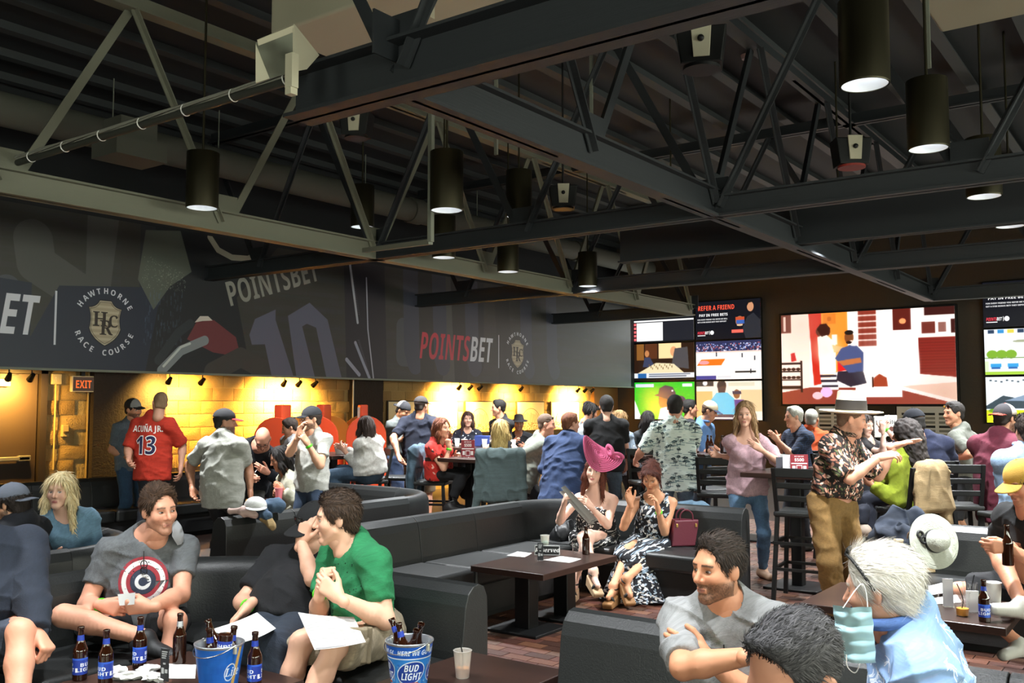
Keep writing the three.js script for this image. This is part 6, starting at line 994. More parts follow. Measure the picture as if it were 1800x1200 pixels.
const P10 = person2({ label: 'auburn-haired woman in red top leaning chin on hand at the high table', f: 1, d: 11.2, neck: [770, 776], pel: [...seat(772, 11.2), 0.05], yaw: 62, head: [777, 753, -0.02], hy: 52, hp: 0, s: 1, fat: 1.1, skin: 0xd8a184, smile: 16, hair: { k: 'long', c: 0x5a2c18, c2: 0x8a4c28, len: 0.15, t: 0.014 }, hR: [790, 786, -0.18], eR: [795, 822, -0.25], poR: 'fist', dR: [-0.3, 1, 0], band: 'R', hL: [800, 803, 0.1], eL: [790, 812, 0.2], top: { m: printM('#b8281f', petals(['#2a1512', '#8a1a14', '#d8a090'], 22, 6, 18), 2.6), sl: 0.45, e: 0.018, name: 'blouse' }, bot: { c: 0x101114, len: 1.75 }, kR: [805, 828, -0.2], kL: [810, 828, 0.1], fR: [790, 888, -0.25], fL: [800, 885, 0] });
person2({ label: 'woman with long dark hair facing the camera at the far table', f: 1, d: 14.9, neck: [822, 756], pel: [...seat(822, 14.9), 0.05], yaw: 0, head: [822, 737, 0], hy: 8, s: 1, skin: 0xd6a58c, hair: { k: 'long', c: 0x2c1a14, c2: 0x4a2c20, len: 0.24, t: 0.012 }, hL: [840, 783, -0.3], hR: [800, 785, -0.3], top: { m: printM('#181b28', petals(['#c8c8cc', '#3a3f5a'], 40, 5, 12), 3), sl: 0.6 }, bot: { c: 0x1b1d22 }, kL: [835, 800, -0.4], kR: [810, 800, -0.4], fL: [835, 860, -0.4], fR: [810, 860, -0.4], feet: false });
person2({ label: 'dark-haired man in black jacket in profile left of the brimmed-hat man', d: 14.2, neck: [882, 738], yaw: -55, head: [876, 717, -0.02], hy: -82, hp: 4, skin: 0xc79072, hair: { c: 0x17120f, t: 0.012 }, top: { c: 0x121318, sl: 1.92, e: 0.02, hem: -0.15, name: 'jacket' }, bot: { c: 0x1b1d22 }, hL: [845, 790, -0.3], hR: [850, 785, 0] });
const P13 = person2({ label: 'man in dark brimmed hat sitting by the wall prints', d: 15.8, neck: [912, 765], pel: [...seat(912, 15.8), 0.05], yaw: -5, head: [912, 744, -0.05], hy: 0, hp: 8, s: 1.0, skin: 0xb98064, beard: 'stubble', hair: { c: 0x1a1512 }, hR: [900, 780, -0.3], hL: [925, 788, -0.3], top: { c: 0x15151a, sl: 1.92, e: 0.016 }, bot: { c: 0x1b1d22 }, kL: [925, 800, -0.4], kR: [900, 800, -0.4], fL: [925, 860, -0.4], fR: [900, 860, -0.4], feet: false });
P13.onHead('hat', lathe([[0.001, 0.16], [0.05, 0.158], [0.075, 0.14], [0.085, 0.065], [0.15, 0.05], [0.152, 0.044], [0.088, 0.05], [0.001, 0.05]], 30), std(0x1a1716, 0.85));
person2({ label: 'blonde woman in black tank top seen from behind at the high table', f: 1, d: 10.9, neck: [880, 782], pel: [...seat(880, 10.9), 0], yaw: 176, head: [880, 757, 0], hy: 172, s: 1, skin: 0xdcae95, hair: { k: 'long', c: 0x9a7c42, c2: 0xd2b878, len: 0.2, t: 0.016 }, hL: [843, 812, 0.25], eL: [842, 830, -0.1], hR: [905, 816, 0.25], eR: [912, 830, -0.1], top: { c: 0x111114, tank: 1, hem: -0.05 }, bot: { c: 0x22252b }, kL: [865, 830, 0.45], kR: [895, 830, 0.45], fL: [865, 880, 0.4], fR: [895, 880, 0.4], feet: false });
const P15 = person2({ label: 'bald man in sage T-shirt with sunglasses pushed up on his head', d: 11.5, neck: [948, 772], yaw: 105, lean: 22, head: [961, 746, -0.03], hy: 80, hp: 6, s: 1.04, fat: 1.12, skin: 0xc98f76, hair: { k: 'buzz', c: 0x5a4638, t: 0.003 }, glasses: { y: 0.085, z: 0.07, dark: 1 }, top: { c: 0x767b70, sl: 0.8, hem: -0.2, e: 0.016 }, bot: { c: 0x16171a }, hR: [948, 800, -0.1], eR: [915, 800, -0.2], hL: [985, 800, 0.1] });
person2({ label: 'heavy man in blue button shirt leaning toward the bald man', d: 10.9, neck: [1000, 770], yaw: 150, lean: 18, head: [1003, 745, 0.03], hy: 120, hp: 4, s: 1.06, fat: 1.22, skin: 0xd09a82, hair: { c: 0x5a3220, c2: 0x7a4a30, t: 0.008 }, top: { c: 0x2a3c60, sl: 1.2, hem: -0.4, e: 0.022, collar: true, flare: 0.02, amp: 0.01 }, bot: { c: 0x22252b }, hL: [958, 820, 0.3], eL: [955, 835, 0], hR: [1030, 815, 0.3], eR: [1050, 830, 0] });
person2({ label: 'tall man in black T-shirt seen from behind the pink hat', d: 11.5, neck: [1065, 737], yaw: 178, head: [1066, 714, 0], hy: 178, fat: 1.18, skin: 0xd6a58f, hair: { c: 0x14100e, t: 0.012 }, top: { c: 0x0b0c0e, sl: 0.75, hem: -0.15 }, bot: { c: 0x4a5a68 }, hL: [1035, 815, 0.25], eL: [1012, 815, 0], hR: [1100, 815, 0.25], eR: [1120, 815, 0] });
person2({ label: 'person with loose fair hair half hidden behind the black T-shirt man', f: 1, d: 12.7, neck: [1087, 758], head: [1090, 737], yaw: 150, hy: 120, s: 0.98, skin: 0xd2a188, hair: { k: 'long', c: 0x8a6a42, len: 0.16 }, top: { c: 0x7c8a98, sl: 1.9 }, bot: { c: 0x22252b } });
person2({ label: 'person with black ponytail bending left of the black T-shirt man', f: 1, d: 12.9, neck: [1030, 745], head: [1038, 724], yaw: 120, hy: 110, hp: 20, s: 1, skin: 0xc48c70, hair: { k: 'bun', c: 0x14100e }, top: { c: 0x9aa2a4, sl: 0.8 }, bot: { c: 0x22252b } });
person2({ label: 'dark-haired woman in charcoal top seen from behind under the green screen', f: 1, d: 12.9, neck: [1138, 757], yaw: 175, head: [1138, 738, 0], hy: 178, skin: 0xc48c70, hair: { k: 'long', c: 0x17110f, len: 0.16, t: 0.014 }, top: { c: 0x2c3034, sl: 0.7 }, bot: { c: 0x22252b } });
const palmM = printM('#dde8e0', (g, r, w) => { for (let i = 0; i < 24; i++) { const x = r() * w, y = r() * w; g.fillStyle = '#6f8a8c'; g.fillRect(x - 22, y + 14, 50, 5); g.fillStyle = '#2c3c40'; g.strokeStyle = '#2c3c40'; g.lineWidth = 3; g.beginPath(); g.moveTo(x, y + 20); g.quadraticCurveTo(x + 3, y, x, y - 12); g.stroke(); for (let k = 0; k < 7; k++) { const a = k * 0.9; g.beginPath(); g.ellipse(x + Math.cos(a) * 9, y - 14 + Math.sin(a) * 6, 9, 3, a * 0.7, 0, 7); g.fill(); } } for (let i = 0; i < 130; i++) { g.fillStyle = ['#8fa8a8', '#57757a', '#d4dfd4'][i % 3]; g.fillRect(r() * w, r() * w, 6 + r() * 22, 2 + r() * 3); } }, 2.6);
person2({ label: 'man in pale green palm-print shirt seen from behind', d: 10.1, neck: [1186, 744], yaw: 172, head: [1187, 716, 0], hy: 165, fat: 1.14, skin: 0xc79076, hair: { c: 0x17120f, t: 0.011 }, top: { m: palmM, sl: 0.9, hem: -0.32, e: 0.02, flare: 0.012, collar: palmM, amp: 0.008 }, bot: { c: 0x7088a0 }, hL: [1118, 808, 0.3], eL: [1112, 812, -0.1], hR: [1215, 812, 0.4], eR: [1240, 815, 0.1] });
person2({ label: 'man in light blue shirt and beige cap looking down at the counter', d: 12.6, neck: [1236, 745], yaw: 50, lean: 8, head: [1248, 722, -0.04], hy: 62, hp: 22, fat: 1.08, skin: 0xc48a6c, hair: { c: 0x4a3628 }, cap: { c: 0xb8aa90, b: 0x2a3450 }, top: { c: 0x4c6e98, sl: 0.95, e: 0.018, collar: true }, bot: { c: 0x2a2f3a }, hR: [1260, 800, -0.2], eR: [1230, 795, -0.1], hL: [1270, 795, 0.1] });
person2({ label: 'dark-haired person between the palm-print shirt and the beige cap', d: 13.4, neck: [1212, 742], yaw: 100, head: [1213, 718], hy: 90, skin: 0xb88064, hair: { c: 0x15110f }, top: { c: 0x2a2d33, sl: 0.8 }, bot: { c: 0x22252b } });
const P22 = person2({ label: 'woman with long blonde hair in pink off-shoulder blouse and blue jeans', f: 1, d: 9.2, neck: [1312, 766], yaw: -8, pyaw: -5, head: [1310, 728, -0.02], hy: -22, hp: 6, s: 1.0, skin: 0xd6a68e, smile: 14, hair: { k: 'long', c: 0x7a5c42, c2: 0xb8966a, len: 0.24, t: 0.013, flare: 0.03 }, hR: [1262, 800, 0.1], eR: [1278, 812, 0.2], hL: [1338, 790, -0.28], eL: [1378, 812, -0.1], poL: 'relax', dL: [-0.8, 0.5, 0.2], nL: [0, 0, -1], top: { c: 0xc6a2aa, sl: 1.0, hem: -0.08, nr: 0.125, e: 0.012, flare: 0.008, se: 0.014, amp: 0.01, name: 'blouse' }, bot: { c: 0x5a7896, e: 0.004 }, shoe: 0x9a7a62 });
person2({ label: 'grey-haired man in dark blue plaid shirt facing left', d: 11, neck: [1402, 758], yaw: -72, head: [1395, 733, 0], hy: -84, hp: 4, fat: 1.05, skin: 0xcf977c, hair: { c: 0x8a8880, c2: 0xb4b2aa, t: 0.01 }, top: { m: printM('#141c2c', (g, r, w) => { for (let i = 0; i < 8; i++) { g.fillStyle = 'rgba(60,90,130,.35)'; g.fillRect(i * 32, 0, 9, w); g.fillRect(0, i * 32, w, 9); } }, 5), sl: 0.95, e: 0.018 }, bot: { c: 0x22252b }, hL: [1368, 775, -0.2], eL: [1395, 810, -0.2], hR: [1368, 778, 0.15] });
person2({ label: 'person in orange shirt seated just left of the boater hat man', d: 11.5, neck: [1424, 758], pel: [...seat(1420, 11.5), 0], yaw: 160, head: [1427, 737], hy: 150, s: 1, fat: 1.1, skin: 0xb98064, hair: { k: 'buzz', c: 0x8a8880, t: 0.004 }, top: { c: 0xc04a1a, sl: 0.9, e: 0.018, hem: -0.2 }, bot: { c: 0x8a3a20 }, hL: [1410, 800, 0.3], hR: [1440, 800, 0.3], kL: [1410, 828, 0.4], kR: [1435, 828, 0.4], fL: [1410, 890, 0.4], fR: [1435, 890, 0.4], feet: false });
const floralM = printM('#211b19', petals(['#c98f7a', '#e0b8a4', '#8a5a48', '#57603c', '#a8705c', '#efd6c4'], 210, 6, 15), 3.2);
const P25 = person2({ label: 'man in straw boater hat, floral shirt and khaki trousers gesturing', d: 7.2, neck: [1481, 772], pel: [1462, 880], yaw: 52, pyaw: 30, head: [1497, 738, -0.04], hy: 72, hp: 14, s: 1.03, fat: 1.12, belly: 0.35, skin: 0xd49c82, hair: { k: 'buzz', c: 0x6a5040, t: 0.004 }, beard: 'stubble',
  hR: [1545, 804, -0.35], eR: [1440, 856, -0.3], hL: [1572, 784, 0.05], eL: [1530, 840, 0.1], poR: 'relax', poL: 'flat', dR: [1, 0.25, 0.1], dL: [1, 0.3, 0.1], nR: [0, -0.7, -0.4], nL: [0, -0.7, 0.3], top: { m: floralM, sl: 0.95, hem: 0.1, e: 0.02, se: 0.014, collar: floralM, amp: 0.009 }, bot: { c: 0x8a6a3c, wide: 0.016, rise: 0.16, amp: 0.007 }, fR: [1470, 1082, -0.1], fL: [1497, 1062, 0.1], kR: [1455, 985, -0.3], kL: [1500, 980, -0.1], shoe: 0x2a1d14 });
{ const straw = std(0xe0d4b6, 0.85, { bumpMap: T.rough, bumpScale: 0.002 }), tl = (q) => q.rotateX(-0.2).rotateZ(0.04).translate(0, 0.02, -0.01), hat = P25.onHead('boater_hat', tl(lathe([[0.001, 0.2], [0.08, 0.2], [0.098, 0.192], [0.112, 0.05], [0.185, 0.04], [0.224, 0.048], [0.226, 0.042], [0.185, 0.032], [0.1, 0.04], [0.001, 0.04]], 44).scale(0.93, 1, 1.02)), straw); P25.onHead('hat_band', tl(lathe([[0.112, 0.055], [0.105, 0.13], [0.108, 0.13], [0.115, 0.055]], 44).scale(0.93, 1, 1.02)), std(0x1c1512, 0.7), hat);
  const belt = []; for (let i = 0; i <= 30; i++) { const a = i / 30 * Math.PI * 2; belt.push(sub(add(add(P25.S(0.13), mul(P25.Lf, Math.sin(a) * 0.185)), mul(P25.Fd, Math.cos(a) * 0.142)), P25.base)); } part('belt', tube(belt, 0.018, 8, false, 60), std(0x4a2a18, 0.5), P25.pants); }
const P26 = person2({ label: 'woman with curly black hair in lime green jacket on a stool', f: 1, d: 8.45, neck: [1583, 800], pel: [...seat(1600, 8.45), 0.03], yaw: -128, head: [1590, 764, 0], hy: -135, hp: 4, s: 1.04, fat: 1.1, skin: 0x9a6a52, hair: { k: 'curly', c: 0x120e0d, c2: 0x2a201c, t: 0.02 }, hL: [1530, 850, -0.1], eL: [1550, 880, -0.15], hR: [1530, 845, 0.2], eR: [1560, 870, 0.3], top: { c: 0x7f8c1c, sl: 1.9, e: 0.024, hem: -0.18, name: 'jacket' }, bot: { c: 0x1a1e2c }, kL: [1525, 868, -0.1], kR: [1530, 868, 0.2], fL: [1515, 925, -0.15], fR: [1540, 960, 0.1], shoe: 0x9a8a7c });
person2({ label: 'man in navy shirt and navy cap seen from behind the lime jacket', d: 9.4, neck: [1622, 772], pel: [...seat(1626, 9.4), 0], yaw: 175, head: [1606, 744, 0], hy: -150, hp: 10, s: 1.1, fat: 1.15, skin: 0xb88064, hair: { k: 'buzz', c: 0x14100e, t: 0.004 }, cap: { c: 0x10131c, h: 1.05 }, top: { c: 0x141c38, sl: 0.9, hem: -0.2, e: 0.018 }, bot: { c: 0x1a1e28 }, hL: [1575, 820, 0.35], hR: [1640, 822, 0.35], kL: [1605, 850, 0.45], kR: [1640, 850, 0.45], fL: [1605, 930, 0.4], fR: [1640, 930, 0.4], feet: false });
person2({ label: 'pale person raising a hand with green wristband behind the boater hat', f: 1, d: 10.1, neck: [1528, 775], yaw: 40, head: [1520, 748, 0], hy: 30, hp: 10, skin: 0xe0b8a6, hair: { k: 'long', c: 0x2c1d15, len: 0.15 }, hR: [1552, 757, -0.3], eR: [1545, 800, -0.25], hL: [1556, 752, 0.0], eL: [1540, 800, 0.1], poL: 'point', poR: 'relax', dL: [0.5, 1, 0], band: 'L', top: { c: 0x2c2a2c, sl: 0.5 }, bot: { c: 0x22252b } });
person2({ label: 'man in grey polo and black shorts with hands on his hips', d: 10, neck: [1688, 756], yaw: -128, head: [1676, 727, 0], hy: -80, hp: 2, fat: 1.06, skin: 0xb98365, hair: { c: 0x1c1613, t: 0.011 }, glasses: { y: 0.08, z: 0.08, dark: 1 }, top: { c: 0x63655d, sl: 0.85, hem: -0.05, e: 0.018, collar: true }, bot: { c: 0x15161a, len: 1.0, wide: 0.035, name: 'shorts' }, hL: [1676, 806, -0.15], eL: [1706, 775, -0.35], hR: [1700, 810, 0.2], eR: [1735, 795, 0.2], shoe: 0x1c1c1e });
person2({ label: 'bearded man in maroon T-shirt and backward red, white and black cap', d: 8.6, neck: [1757, 768], yaw: 130, head: [1768, 736, 0], hy: 112, hp: 6, s: 1.04, fat: 1.15, skin: 0xc08a6c, beard: 'full', beardc: 0x3a2018, hair: { c: 0x241812 }, cap: { c: 0xb8aca2, c2: 0x242226, b: 0xa2382a, back: true }, top: { c: 0x5c1c2e, sl: 0.9, hem: -0.4, e: 0.02 }, bot: { c: 0x1a1b20 }, hR: [1790, 830, -0.1], hL: [1780, 820, 0.3] });
person2({ label: 'man in pale blue collared shirt seen from behind at the right edge', d: 7.3, neck: [1806, 792], yaw: 178, head: [1806, 757, 0], hy: 170, s: 1.0, fat: 1.1, skin: 0xb8826a, hair: { c: 0x2a1f19, t: 0.009 }, top: { c: 0x8fa8c6, sl: 0.9, hem: -0.15, e: 0.018, collar: true }, bot: { c: 0x22252b }, hL: [1775, 880, 0.3], hR: [1850, 880, 0.3] });
const P32 = person2({ label: 'man in yellow cap and black T-shirt holding a beer at the right edge', d: 5.6, neck: [1812, 902], pel: [1835, 1040, 0.05], yaw: -75, head: [1796, 848, 0], hy: -72, hp: 20, s: 1.03, fat: 1.08, skin: 0xc88a6c, beard: 'stubble', hair: { c: 0x2a1d15 }, cap: { c: 0xb08a3a, y: 0.02 }, top: { c: 0x0e0f11, sl: 0.75, hem: -0.1, e: 0.014 }, bot: { c: 0x16171a, len: 0.8, wide: 0.03, name: 'shorts' }, hL: [1772, 962, -0.25], eL: [1800, 985, -0.3], hR: [1770, 965, 0.1], eR: [1762, 940, 0.25], poL: 'grip', poR: 'grip', dL: [-1, 0.1, 0.2], nL: [0, 0, -1], kL: [1755, 985, -0.1], fL: [1795, 1060, -0.35], kR: [1765, 1010, 0.25], fR: [1790, 1130, 0.2], tL: [-0.9, 0.15, 0.2], tR: [-0.8, 0, 0.5], shoe: 0xb8b6b0 });
// ───────────────────────── bottles, buckets, cups, papers ─────────────────────────
const blueLabel = std(0xffffff, 0.5, { map: canvasTex(256, 128, (g) => { g.fillStyle = '#1c3aa0'; g.fillRect(0, 0, 256, 128); g.fillStyle = '#2f5fd0'; g.fillRect(0, 0, 256, 14); g.fillRect(190, 0, 40, 128); g.fillStyle = '#f2f4fa'; for (const x of [70, 198]) { g.save(); g.translate(x, 66); g.font = 'bold 40px sans-serif'; g.textAlign = 'center'; g.fillText('BUD', 4, 0); g.fillText('LIGHT', 0, 38); g.restore(); } g.fillRect(8, 74, 14, 34); }) });
const silverLabel = std(0xb8bac0, 0.4, { map: canvasTex(128, 64, (g) => { g.fillStyle = '#c2c4ca'; g.fillRect(0, 0, 128, 64); g.strokeStyle = '#b0305a'; g.lineWidth = 5; g.beginPath(); g.arc(54, 34, 14, 0.5, 5.6); g.stroke(); g.beginPath(); g.arc(80, 34, 14, 0.5, 5.6); g.stroke(); }) });
const neckBlue = std(0x1c3aa0, 0.5), neckSilver = std(0xc2c4c8, 0.35, { metalness: 0.6 });
const bottleGeo = lathe([[0.001, 0], [0.027, 0], [0.0305, 0.004], [0.0305, 0.12], [0.029, 0.133], [0.02, 0.152], [0.0145, 0.172], [0.0125, 0.2], [0.0122, 0.214], [0.0145, 0.216], [0.0145, 0.228], [0.012, 0.229], [0.0105, 0.222], [0.0105, 0.2], [0.0125, 0.17], [0.018, 0.15], [0.027, 0.13], [0.0285, 0.12], [0.0285, 0.008], [0.001, 0.008]], 26);
const labelGeo = new THREE.CylinderGeometry(0.0309, 0.0309, 0.07, 30, 1, true).translate(0, 0.062, 0), neckGeo = new THREE.CylinderGeometry(0.0133, 0.0158, 0.03, 22, 1, true).translate(0, 0.178, 0);
function bottle(pos, label, kind = 'blue', turn = 0, tilt) {
  const g = thing('beer_bottle', label, 'bottle', pos, turn, 'beer bottles');
  part('glass', bottleGeo, M.amber, g);
  if (kind === 'blue') { part('label', labelGeo, blueLabel, g); part('neck_label', neckGeo, neckBlue, g); } else if (kind === 'silver') part('neck_label', neckGeo, neckSilver, g); else if (kind === 'white') { part('label', labelGeo, silverLabel, g); }
  if (tilt) g.rotation.set(tilt[0], turn, tilt[1], 'XZY'); return g;
}
const onT = (px, py, h = 0.4802) => atY(px, py, h);
bottle(onT(140, 1194), 'blue-label beer bottle leftmost on the front table', 'blue', 0.2); bottle(onT(185, 1201), 'blue-label beer bottle second from left on the front table', 'blue', 1.4); bottle(onT(245, 1173), 'beer bottle before the cross-legged man\'s foot', 'blue', 0.9); bottle(onT(315, 1165), 'plain brown bottle with silver neck beside the blue bucket', 'silver'); bottle(onT(447, 1206), 'beer bottle right of the blue bucket', 'blue', 1.1);
bottle(onT(1030, 974), 'plain brown bottle on the table with the reserved sign', 'plain'); bottle(onT(1622, 1071), 'brown bottle at the left of the crowded right-hand table', 'blue', 2.2); bottle(onT(1731, 1092), 'amber bottle with blue label at the near corner of the right table', 'blue', 1.8);
{ const p = at(1771, 962, 5.33); bottle([p[0], p[1] - 0.1, p[2]], 'brown bottle held by the man in the yellow cap', 'plain'); const q = at(443, 834, 9.95); bottle([q[0], q[1] - 0.09, q[2]], 'dark bottle held by the bald bending man', 'plain'); }
function bucket(pos, label, tex, bottlesIn) {
  const g = thing('ice_bucket', label, 'bucket', pos);
  const body = part('body', lathe([[0.001, 0.004], [0.072, 0.004], [0.074, 0], [0.1, 0.19], [0.104, 0.194], [0.104, 0.2], [0.099, 0.2], [0.097, 0.19], [0.071, 0.01], [0.001, 0.01]], 44), std(0xb9bcc2, 0.3, { metalness: 0.8 }), g);
  part('print', new THREE.CylinderGeometry(0.1004, 0.0762, 0.176, 44, 1, true).translate(0, 0.1, 0), std(0xffffff, 0.35, { map: tex }), g);
  for (const s of [-1, 1]) part('handle_ear', rbox(0.02, 0.03, 0.012, 0.004, s * 0.103, 0.18, 0), std(0xc8c4b0, 0.4, { metalness: 0.5 }), g);
  const pts = []; for (let i = 0; i <= 16; i++) { const a = Math.PI * i / 16; pts.push([Math.cos(a) * 0.108, 0.182 - Math.sin(a) * 0.045 + 0.02, Math.sin(a) * 0.104]); } part('wire_handle', tube(pts, 0.0025, 6), M.chrome, g);
  for (const [x, z, y, tx, tz, kind, lab] of bottlesIn) bottle(add(pos, [x, y, z]), lab, kind, 0.6, [tx, tz]);
}
const blueTex = canvasTex(512, 128, (g) => { g.fillStyle = '#1d63c0'; g.fillRect(0, 0, 512, 128); const r = rng(3); for (let i = 0; i < 60; i++) { g.fillStyle = 'rgba(20,80,170,.25)'; g.fillRect(r() * 512, r() * 128, 40, 10 + r() * 30); } g.fillStyle = '#caa25a'; g.beginPath(); g.moveTo(150, 0); g.lineTo(166, 0); g.lineTo(140, 128); g.lineTo(122, 128); g.fill(); g.strokeStyle = '#cfd8ea'; g.lineWidth = 4; g.beginPath(); g.ellipse(118, 70, 20, 26, 0.5, 0, 7); g.stroke(); g.fillStyle = '#dfe6f2'; g.font = 'italic bold 34px serif'; g.fillText('Lite', 96, 82); });
const budTex = canvasTex(768, 192, (g) => { g.fillStyle = '#2d7fd0'; g.fillRect(0, 0, 768, 192); const r = rng(5); for (let i = 0; i < 240; i++) { g.fillStyle = ['#e8f2fa', '#1b3f9a', '#4aa0e4', '#8ec8f0', '#c23a30'][Math.floor(r() * 5)]; g.globalAlpha = 0.35; g.fillRect(r() * 768, 70 + r() * 120, 4 + r() * 14, 8 + r() * 40); } g.globalAlpha = 1; g.fillStyle = '#1c58b8'; g.fillRect(0, 0, 768, 52); g.fillStyle = '#dfe8f2'; g.fillRect(0, 52, 768, 5); for (let k = 0; k < 4; k++) { const x = 40 + k * 192; g.fillStyle = '#e8eef6'; g.font = 'italic bold 30px sans-serif'; g.fillText('HERE WE GO', x - 20, 38); g.fillStyle = '#1b3f9a'; g.beginPath(); g.ellipse(x + 60, 118, 86, 50, -0.2, 0, 7); g.fill(); g.strokeStyle = '#dfe8f2'; g.lineWidth = 5; g.stroke(); g.fillStyle = '#f4f8fc'; g.font = 'italic bold 44px sans-serif'; g.fillText('BUD', x + 14, 112); g.fillText('LIGHT', x - 6, 150); g.fillStyle = '#d4502c'; g.fillRect(x + 20, 162, 90, 9); } });
const B1 = at(384, 1216, 3.95), B2 = at(719, 1216, 4.0); B1[1] = B2[1] = 0.4802;
bucket(B1, 'blue metal ice bucket full of beer bottles on the front table', blueTex, [[0.01, -0.02, 0.075, 0.1, 0.42, 'white', 'tilted bottle with pale label in the blue bucket'], [0.0, 0.03, 0.04, 0.1, 0.0, 'blue', 'upright beer bottle at the front of the blue bucket'], [0.03, -0.015, 0.04, -0.1, -0.08, 'blue', 'beer bottle in the middle of the blue bucket'], [0.055, 0.01, 0.245, Math.PI - 0.06, 0.06, 'blue', 'upturned beer bottle in the blue bucket']]);
bucket(B2, 'patterned blue and white ice bucket with bottles on the end table', budTex, [[0.015, 0.01, 0.075, 0.1, 0.42, 'blue', 'blue-label bottle leaning left in the patterned bucket'], [0.02, 0.02, 0.05, 0.1, 0.2, 'blue', 'upright bottle in the middle of the patterned bucket'], [-0.02, -0.02, 0.06, 0.05, -0.36, 'plain', 'dark bottle leaning right in the patterned bucket'], [-0.01, 0.02, 0.05, 0.1, -0.4, 'plain', 'lowest dark bottle leaning right in the patterned bucket']]);
function cup(pos, label, r0, r1, h, mat, drink, level = 0.4, straw) {
  const g = thing('plastic_cup', label, 'cup', pos);
  part('wall', lathe([[0.001, 0.002], [r0, 0.002], [r0, 0], [r0 + 0.001, 0.001], [r1, h], [r1 + 0.003, h + 0.002], [r1, h + 0.004], [r1 - 0.0015, h], [r0 - 0.001, 0.004], [0.001, 0.004]], 30), mat, g);
  if (drink) part('drink', cyl(r0 - 0.0015, r0 + (r1 - r0) * level - 0.002, h * level, 0, 0.0045, 0, 26), drink, g);
  if (straw) part('straw', tube([[-0.01, 0.012, 0], [0.006, h * 0.7, 0.004], [r1 * 0.6 * straw, h + 0.05, 0.01]], 0.003, 6), M.blackMetal, g);
}
cup(onT(813, 1190), 'translucent cup with a finger of orange drink on the end table', 0.028, 0.04, 0.115, M.cup, std(0xe09048, 0.3), 0.32, -0.4);
cup(onT(958, 962), 'plastic cup of teal drink behind the reserved sign', 0.028, 0.038, 0.1, M.cup, std(0x4fb0b0, 0.3), 0.45);
cup(onT(1692, 1082), 'glass with orange drink, lime and black straw on the right table', 0.033, 0.042, 0.13, M.clear, std(0xd08a28, 0.3), 0.3, -0.9); cup(onT(1706, 1066), 'clear cup with straw behind the orange drink', 0.03, 0.042, 0.14, M.clear, null, 0, 1.1); cup(onT(1640, 1058), 'clear tumbler behind the left bottle on the right table', 0.032, 0.036, 0.09, M.clear, null); cup(onT(1748, 1076), 'tall white foam cup on the right table', 0.03, 0.043, 0.17, M.white, null); cup(onT(1608, 1062), 'glass with lime garnish half hidden by the white-haired man', 0.032, 0.036, 0.1, M.clear, std(0xb8bc5a, 0.4), 0.7);
cup(onT(1014, 972), 'short clear glass tumbler beside the plain bottle', 0.034, 0.038, 0.085, M.clear, null);
{ const p = at(490, 872, 9.35); cup([p[0], p[1] - 0.05, p[2]], 'red drink cup held by the seated dark-haired woman', 0.028, 0.04, 0.13, std(0xd0727a, 0.4), std(0xb83a4a, 0.3), 0.9); }
function sheet(name, label, c, cat = 'paper', mat = M.paper, parent) {       // four corners, gently curved, with thickness
  const n = 8, pos = [], uv = [], idx = [], q = c.map((v) => v), nrm = norm(cross(sub(q[1], q[0]), sub(q[3], q[0])));
  for (const side of [1, -1]) for (let j = 0; j <= n; j++) for (let i = 0; i <= n; i++) { const u = i / n, v = j / n; let p = lerp(lerp(q[0], q[1], u), lerp(q[3], q[2], u), v); p = mad(p, nrm, side * 0.0006 + 0.006 * Math.sin(u * 3.1) * (c.bend ?? 1)); pos.push(...p); uv.push(u, v); }
  const m = (n + 1) ** 2; for (let j = 0; j < n; j++) for (let i = 0; i < n; i++) { const a = j * (n + 1) + i, b = a + 1, d = a + n + 1, e = d + 1; idx.push(a, b, e, a, e, d, m + a, m + e, m + b, m + a, m + d, m + e); }
  const g = new THREE.BufferGeometry(); g.setAttribute('position', new THREE.Float32BufferAttribute(pos, 3)); g.setAttribute('uv', new THREE.Float32BufferAttribute(uv, 2)); g.setIndex(idx); g.computeVertexNormals();
  const o = c[0]; g.translate(-o[0], -o[1], -o[2]); return solo(name, g, mat, label, cat, null, o);
}
const newsTex = canvasTex(256, 256, (g) => { g.fillStyle = '#e9e7e3'; g.fillRect(0, 0, 256, 256); const r = rng(2); for (let c = 0; c < 5; c++) for (let i = 0; i < 46; i++) { g.fillStyle = `rgba(70,70,80,${0.2 + r() * 0.35})`; g.fillRect(8 + c * 50, 10 + i * 5.2, 20 + r() * 24, 2); } g.fillStyle = 'rgba(60,60,70,.5)'; g.fillRect(8, 4, 150, 5); });
const news = std(0xc6c6c6, 0.9, { map: newsTex, side: THREE.DoubleSide });
sheet('racing_paper', 'printed racing sheet spread on the green-shirted man\'s lap', [at(524, 1076, 4.28), at(622, 1084, 4.42), at(643, 1128, 4.2), at(553, 1142, 4.0)], 'newspaper', news);
sheet('paper_sheet', 'white paper on the knees of the man in the black cap', [at(368, 1107, 4.38), at(452, 1076, 4.52), at(485, 1104, 4.4), at(430, 1128, 4.1)]);
sheet('paper_slip', 'small grey slip in the cross-legged man\'s hands', [at(207, 1044, 4.66), at(238, 1041, 4.64), at(236, 1062, 4.62), at(210, 1064, 4.64)]);
sheet('paper_sheet', 'folded white papers held by the woman in the pink hat', [at(986, 857, 8.25), at(993, 853, 8.22), at(1052, 914, 8.1), at(1040, 918, 8.15)], 'paper', news);
sheet('paper_sheet', 'second folded sheet held by the woman in the pink hat', [at(983, 864, 8.3), at(990, 862, 8.28), at(1046, 920, 8.16), at(1036, 922, 8.2)], 'paper', news);
const flatQ = (pts, h = 0.4815) => { const q = pts.map(([x, y]) => atY(x, y, h)); q.bend = 0.15; return q; };
